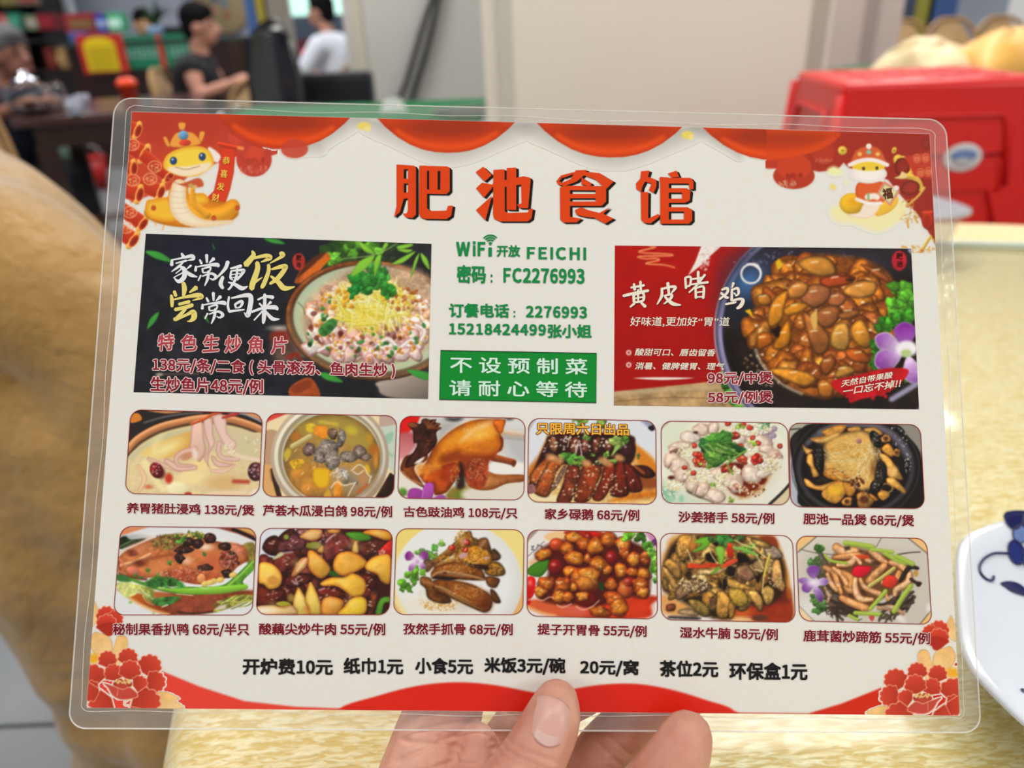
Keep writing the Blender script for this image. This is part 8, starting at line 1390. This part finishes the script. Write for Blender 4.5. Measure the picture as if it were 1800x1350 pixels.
# ---- title
TITLE = {'肥': [[(112, 60), (150, 62), (150, 240), (130, 310), (98, 338), (112, 280)], [(148, 62), (205, 66), (214, 80), (214, 325), (195, 342), (160, 338), (145, 318), (165, 318), (172, 300), (172, 85), (148, 85)], [(148, 135), (174, 135), (174, 160), (148, 160)], [(148, 210), (174, 205), (174, 238), (148, 240)], [(232, 66), (272, 66), (272, 290), (290, 305), (375, 303), (382, 278), (408, 276), (400, 330), (375, 348), (260, 346), (240, 340), (230, 320)], [(232, 66), (380, 70), (392, 82), (392, 95), (232, 92)], [(284, 80), (328, 80), (328, 200), (284, 200)], [(343, 80), (392, 84), (392, 200), (375, 216), (343, 214)], [(260, 192), (392, 194), (375, 216), (260, 214)]],
 '池': [[(528, 100), (568, 72), (614, 115), (575, 150)], [(530, 185), (562, 155), (612, 165), (614, 185), (572, 235)], [(530, 300), (614, 225), (580, 355)], [(622, 88), (680, 85), (682, 308), (700, 315), (805, 312), (808, 295), (830, 292), (822, 345), (800, 360), (655, 360), (625, 345), (620, 320)], [(605, 175), (625, 155), (780, 122), (812, 128), (818, 140), (805, 290), (760, 290), (745, 270), (770, 265), (768, 165), (640, 185)], [(692, 78), (742, 76), (742, 300), (692, 298)]],
 '食': [[(1055, 90), (1115, 88), (1095, 120), (1060, 150), (1000, 172), (965, 168), (953, 148), (975, 120), (985, 128), (968, 148), (985, 156), (1030, 135)], [(975, 118), (1045, 100), (1060, 104), (990, 130)], [(1105, 98), (1180, 105), (1255, 150), (1215, 190), (1160, 140), (1095, 115)], [(1085, 128), (1140, 160), (1132, 176), (1085, 165)], [(972, 180), (1025, 175), (1025, 335), (1085, 345), (1060, 365), (990, 366), (974, 350)], [(985, 172), (1200, 174), (1215, 190), (1215, 197), (985, 195)], [(1160, 180), (1215, 185), (1215, 255), (1195, 275), (1160, 272)], [(1020, 215), (1165, 215), (1165, 238), (1020, 238)], [(1020, 255), (1200, 255), (1190, 278), (1020, 278)], [(1050, 300), (1085, 285), (1120, 300), (1180, 315), (1235, 285), (1200, 320), (1255, 345), (1210, 372), (1150, 340), (1100, 335), (1060, 325)]],
 '馆': [[(1400, 95), (1445, 92), (1435, 125), (1480, 140), (1480, 175), (1465, 210), (1440, 195), (1455, 160), (1420, 150), (1405, 180), (1400, 205), (1375, 190), (1372, 160), (1395, 135)], [(1398, 205), (1438, 205), (1436, 345), (1490, 320), (1495, 335), (1450, 370), (1415, 368), (1400, 350)], [(1540, 108), (1585, 92), (1600, 125), (1560, 128)], [(1495, 130), (1660, 130), (1675, 150), (1675, 190), (1655, 192), (1650, 160), (1500, 160)], [(1500, 125), (1545, 128), (1545, 372), (1500, 372)], [(1540, 185), (1640, 185), (1660, 200), (1655, 250), (1630, 262), (1540, 262), (1540, 240), (1615, 240), (1615, 208), (1540, 208)], [(1540, 285), (1645, 285), (1668, 300), (1668, 355), (1650, 372), (1540, 372), (1540, 350), (1625, 350), (1625, 308), (1540, 308)]]}
org = flat('ink_orange', 'e0430c')
for ch, polys in TITLE.items():
    c = poly_mesh('title_character', [[(660+x/3, 270+y/3) for x, y in p] for p in polys], org, menu)
    poly_mesh('character_shadow', [[(660+(x+14)/3, 270+(y+7)/3) for x, y in p] for p in polys], black, c, z=ZT-.00007)
    poly_mesh('character_shadow', [[(660+(x+7)/3, 270+(y+4)/3) for x, y in p] for p in polys], black, c, z=ZT-.00014)
# ---- wifi, phone, notice
text('wifi_text', 'WiF', (801.6, 424, 451.2), (853.5, 424, 451.5), green, menu, bold=.05, spacing=1.1); poly_mesh('wifi_text', [[(858.6, 435.5), (864.6, 435.5), (864.6, 451.6), (858.6, 451.5)]], green, menu)
wx, wy = 862.0, 430.5
for k, r in enumerate((7, 11.2, 15.4)):
    line_ring('wifi_arc', [(wx+r*math.cos(math.radians(a)), wy-1+r*math.sin(math.radians(a))) for a in range(-140, -39, 8)], 2.7, green, menu, closed=False)
poly_mesh('wifi_dot', [[(wx+4*math.cos(math.radians(a)), wy-.5+4*math.sin(math.radians(a))) for a in range(-150, -29, 15)]+[(wx, wy+2)]], green, menu)
text('wifi_text', '开放', (873, 431.1, 452.3), (914.5, 431.5, 452.6), green, menu, bold=.038)
text('wifi_text', 'FEICHI', (925.8, 434, 456.2), (1030.2, 435, 458.6), green, menu, bold=.042, spacing=1.15)
text('password_text', '密码', (802.8, 465.8, 498.6), (854.2, 466.5, 499.2), green, menu, bold=.042); text('password_text', ':', (862.2, 482.5, 497.6), (865.8, 482.5, 497.6), green, menu, bold=.038)
text('password_text', 'FC2276993', (884.7, 470.7, 497.8), (1027.7, 472.6, 500), green, menu, bold=.042, spacing=1.05)
text('phone_text', '订餐电话', (789.3, 533, 558.7), (895.2, 534.5, 559.5), green, menu, bold=.042); text('phone_text', ':', (902.5, 546.5, 558.6), (905.8, 546.5, 558.6), green, menu, bold=.038)
text('phone_text', '2276993', (924.3, 537.4, 558.9), (1031.9, 539.1, 560.5), green, menu, bold=.044, spacing=1.1)
text('phone_text', '15218424499', (789.3, 568, 588.6), (960, 570, 591), green, menu, bold=.044, spacing=1.1); text('phone_text', '张小姐', (962.4, 569.7, 594.9), (1040, 570.5, 595), green, menu, bold=.042)
QN = [(774.7, 616.2), (1048.5, 621.3), (1047.8, 708.3), (772.2, 702.5)]
nb = poly_mesh('notice_panel', [QN], flat('ink_notice_green', '0c8a30'), menu, z=ZP); line_ring('notice_border', [tuple(p) for p in QN], 1.2, black, nb)
mint = flat('ink_mint', 'd4f0e0')
text('notice_text', '不设预制菜', (791.3, 626.7, 655.8), (1032.6, 630.8, 659.2), mint, nb, bold=.02, spacing=1.25); text('notice_text', '请耐心等待', (789.8, 667.5, 695.9), (1031.9, 671.2, 699.4), mint, nb, bold=.02, spacing=1.25)
for s, x0, x1, t, b in (('开炉费10元', 427, 586, 1156, 1185.5), ('纸巾1元', 604, 709.5, 1155, 1184.5), ('小食5元', 729.5, 832, 1155, 1184), ('米饭3元/碗', 851, 994, 1154, 1185), ('20元/窝', 1019.3, 1122.5, 1158, 1188), ('茶位2元', 1159, 1262.4, 1159.5, 1189.5), ('环保盒1元', 1281, 1419, 1163, 1194.5)):
    text('fee_text', s, (x0, t, b), (x1, t+1.4, b+1.2), black, menu, bold=.042)
gold = flat('ink_gold', 'f4c24c')
for ch, x, y in (('恭', 398.5, 283), ('喜', 394.4, 306), ('发', 388.8, 328.7), ('财', 380, 348)): text('scroll_text', ch, (x-6.5, y-7, y+7), (x+6.5, y-7, y+7), gold, menu, bold=.02, rot=6)
text('scroll_text', '福', (1550, 331, 350.5), (1568, 331, 350.5), flat('ink_brown', '5a2a14'), menu, bold=.03, rot=-8)
typeset()
# ================================================================ the hand holding the menu
def skin_close():
    m = bpy.data.materials.new('hand_skin'); m.use_nodes = True; nt = m.node_tree; b = nt.nodes['Principled BSDF']; N = nt.nodes.new; Lk = nt.links.new
    tc = N('ShaderNodeTexCoord'); n1 = N('ShaderNodeTexNoise'); n1.inputs['Scale'].default_value = 55; n1.inputs['Detail'].default_value = 5; Lk(tc.outputs['Object'], n1.inputs[0])
    rp = N('ShaderNodeValToRGB'); rp.color_ramp.elements[0].position = .3; rp.color_ramp.elements[1].position = .72; rp.color_ramp.elements[0].color = lin('c4806c')+(1,); rp.color_ramp.elements[1].color = lin('dba892')+(1,); Lk(n1.outputs[0], rp.inputs[0]); Lk(rp.outputs[0], b.inputs['Base Color'])
    mp = N('ShaderNodeMapping'); mp.inputs['Scale'].default_value = (90, 320, 120); mp.inputs['Rotation'].default_value = (0, 0, .45); Lk(tc.outputs['Object'], mp.inputs[0])
    n2 = N('ShaderNodeTexNoise'); n2.inputs['Scale'].default_value = 1.0; n2.inputs['Detail'].default_value = 3; n2.inputs['Distortion'].default_value = .5; Lk(mp.outputs[0], n2.inputs[0])
    bp = N('ShaderNodeBump'); bp.inputs['Strength'].default_value = .28; bp.inputs['Distance'].default_value = .0012; Lk(n2.outputs[0], bp.inputs['Height']); Lk(bp.outputs[0], b.inputs['Normal'])
    b.inputs['Roughness'].default_value = .48; b.inputs['Specular IOR Level'].default_value = .35; b.inputs['Subsurface Weight'].default_value = .12; b.inputs['Subsurface Radius'].default_value = (.006, .0025, .0015)
    return m
HS = skin_close()
hand = empty('person'); hand.matrix_world = menu.matrix_world.copy(); tag(hand, 'hand with the thumb in front gripping the bottom edge of the menu', 'person')
def mm(L): return [Vector((x/1000, y/1000, z/1000)) for x, y, z, r in L], [r/1000 for x, y, z, r in L]
def finger(L):
    q = smooth_pts(L, False, 5); return limb(*mm([tuple(a) for a in q]))
B = [finger([(8.6, -99.2, 8.6, 7.6), (6.9, -104.5, 10.4, 9.6), (3.2, -112, 11.4, 10.5), (-2.2, -120, 12.6, 11.2), (-10, -130, 14, 12.6), (-17, -142, 9, 15), (-22, -158, 2, 19)]),
     finger([(-27, -88, -12.5, 11), (-28.2, -100, -14.5, 13.6), (-30.5, -112, -14, 14.4), (-34, -123, -11, 15.2), (-36, -138, -7, 18), (-30, -156, -4, 21)]),
     limb(*mm([(-17.5, -117.5, -5, 7.5), (-18, -126, -2, 10), (-20, -138, 0, 13)])),
     finger([(31, -93, -11, 8), (22, -101, -15, 9), (6, -110, -18, 9.6), (-4, -118, -18, 10), (-10, -132, -15, 11.5), (-8, -152, -8, 17)]),
     finger([(58.5, -101, -10.5, 7.8), (51, -105, -13, 8.8), (40, -112, -15, 9.4), (30, -121, -16, 10), (20, -134, -15, 11), (10, -154, -9, 17)]),
     finger([(51.2, -109.2, 10.6, 8.6), (48.6, -114.5, 11.4, 10), (44, -122, 10, 10.8), (37, -132, 6, 11.4), (26, -144, 0, 13), (14, -158, -4, 17)]),
     limb(*mm([(-22, -160, -2, 22), (0, -168, 0, 24), (10, -166, -2, 22)])), limb(*mm([(-6, -172, 2, 26), (-2, -200, 16, 25), (4, -222, 34, 27), (16, -270, 90, 34)]))]
body = fuse('hand_skin', B, HS, hand, voxel=.0008, smooth=7)
# knuckle creases pressed into the skin
me = body.data; co = np.zeros(len(me.vertices)*3); me.vertices.foreach_get('co', co); co = co.reshape(-1, 3)*1000
no = np.zeros(len(me.vertices)*3); me.vertices.foreach_get('normal', no); no = no.reshape(-1, 3)
dep = np.zeros(len(co))
def crease(p, q, w, d, bow=0, front=True):
    p, q = np.array(p, float), np.array(q, float); e = q-p; L = np.hypot(*e); t = ((co[:, :2]-p)@e)/(L*L); n = np.array([-e[1], e[0]])/L
    off = (co[:, :2]-p)@n-bow*4*np.clip(t, 0, 1)*(1-np.clip(t, 0, 1)); m = np.exp(-(off/w)**2)*np.clip((t+.1)*6, 0, 1)*np.clip((1.1-t)*6, 0, 1)
    if front: m = m*(no[:, 2] > -.1)*(co[:, 2] > (-2 if p[0] > -14 and p[0] < 20 else -40))
    np.maximum(dep, m*d, out=dep)
for k, y in enumerate((-112.2, -114.0, -116.0, -118.2, -120.4)): crease((-14+k*.3, y+3.5), (8-k*1.2, y-1.5-(k % 2)), .65, .8 if k in (1, 2) else .55, bow=1.2)
for a, b in (((-43, -115), (-22, -117)), ((-44, -121), (-24, -113)), ((-42, -124.5), (-18, -120)), ((-30, -113), (-20, -126)), ((-38, -111.5), (-20, -109.5)), ((-34, -121), (-27, -132))): crease(a, b, .75, 1.0, bow=.8)
for a, b in (((24, -117), (33, -125)), ((27, -114), (37, -122)), ((38, -124), (50, -128)), ((36, -127), (48, -131))): crease(a, b, .6, .5)
co2 = (co-no*dep[:, None])/1000; me.vertices.foreach_set('co', co2.ravel()); me.update()
# thumb nail laid on the skin
bvh = BVHTree.FromPolygons([v.co.copy() for v in me.vertices], [tuple(p.vertices) for p in me.polygons])
def nail_grid(x0, y0, ang, w, h, name, m, lift, y_lo=0, y_hi=1):
    ca, sa = math.cos(ang), math.sin(ang); V, F = [], []; nx, ny = 14, 16
    for j in range(ny+1):
        t = y_lo+(y_hi-y_lo)*j/ny
        for i in range(nx+1):
            s = i/nx*2-1; lo = .14*s*s*h; hi = .22*abs(s)**2.6*h; hw = w/2*(.86+.14*math.sin(min(1, t*1.6)*math.pi/2))
            yy = lo+(h-lo-hi)*t; xx = s*hw; x, y = x0+xx*ca-yy*sa, y0+xx*sa+yy*ca
            hit = bvh.ray_cast(Vector((x/1000, y/1000, .06)), Vector((0, 0, -1)))[0]
            V.append((x/1000, y/1000, (hit.z if hit else .012)+lift-.0006*abs(s)**4))
    for j in range(ny):
        for i in range(nx): k = j*(nx+1)+i; F.append((k, k+1, k+nx+2, k+nx+1))
    o = mesh_obj(name, V, F, m, hand); so = o.modifiers.new('t', 'SOLIDIFY'); so.thickness = .0005; so.offset = -1
    return o
nail_grid(4.0, -108.6, -.3, 12.2, 13.6, 'thumb_nail', mat('nail_pink', 'd6a598', rough=.35, spec=.5), .0004)
nail_grid(4.0, -108.5, -.3, 10.8, 13.6, 'nail_lunula', mat('nail_lunula_pale', 'd8b2aa', rough=.35, spec=.5), .00048, 0.02, .24)
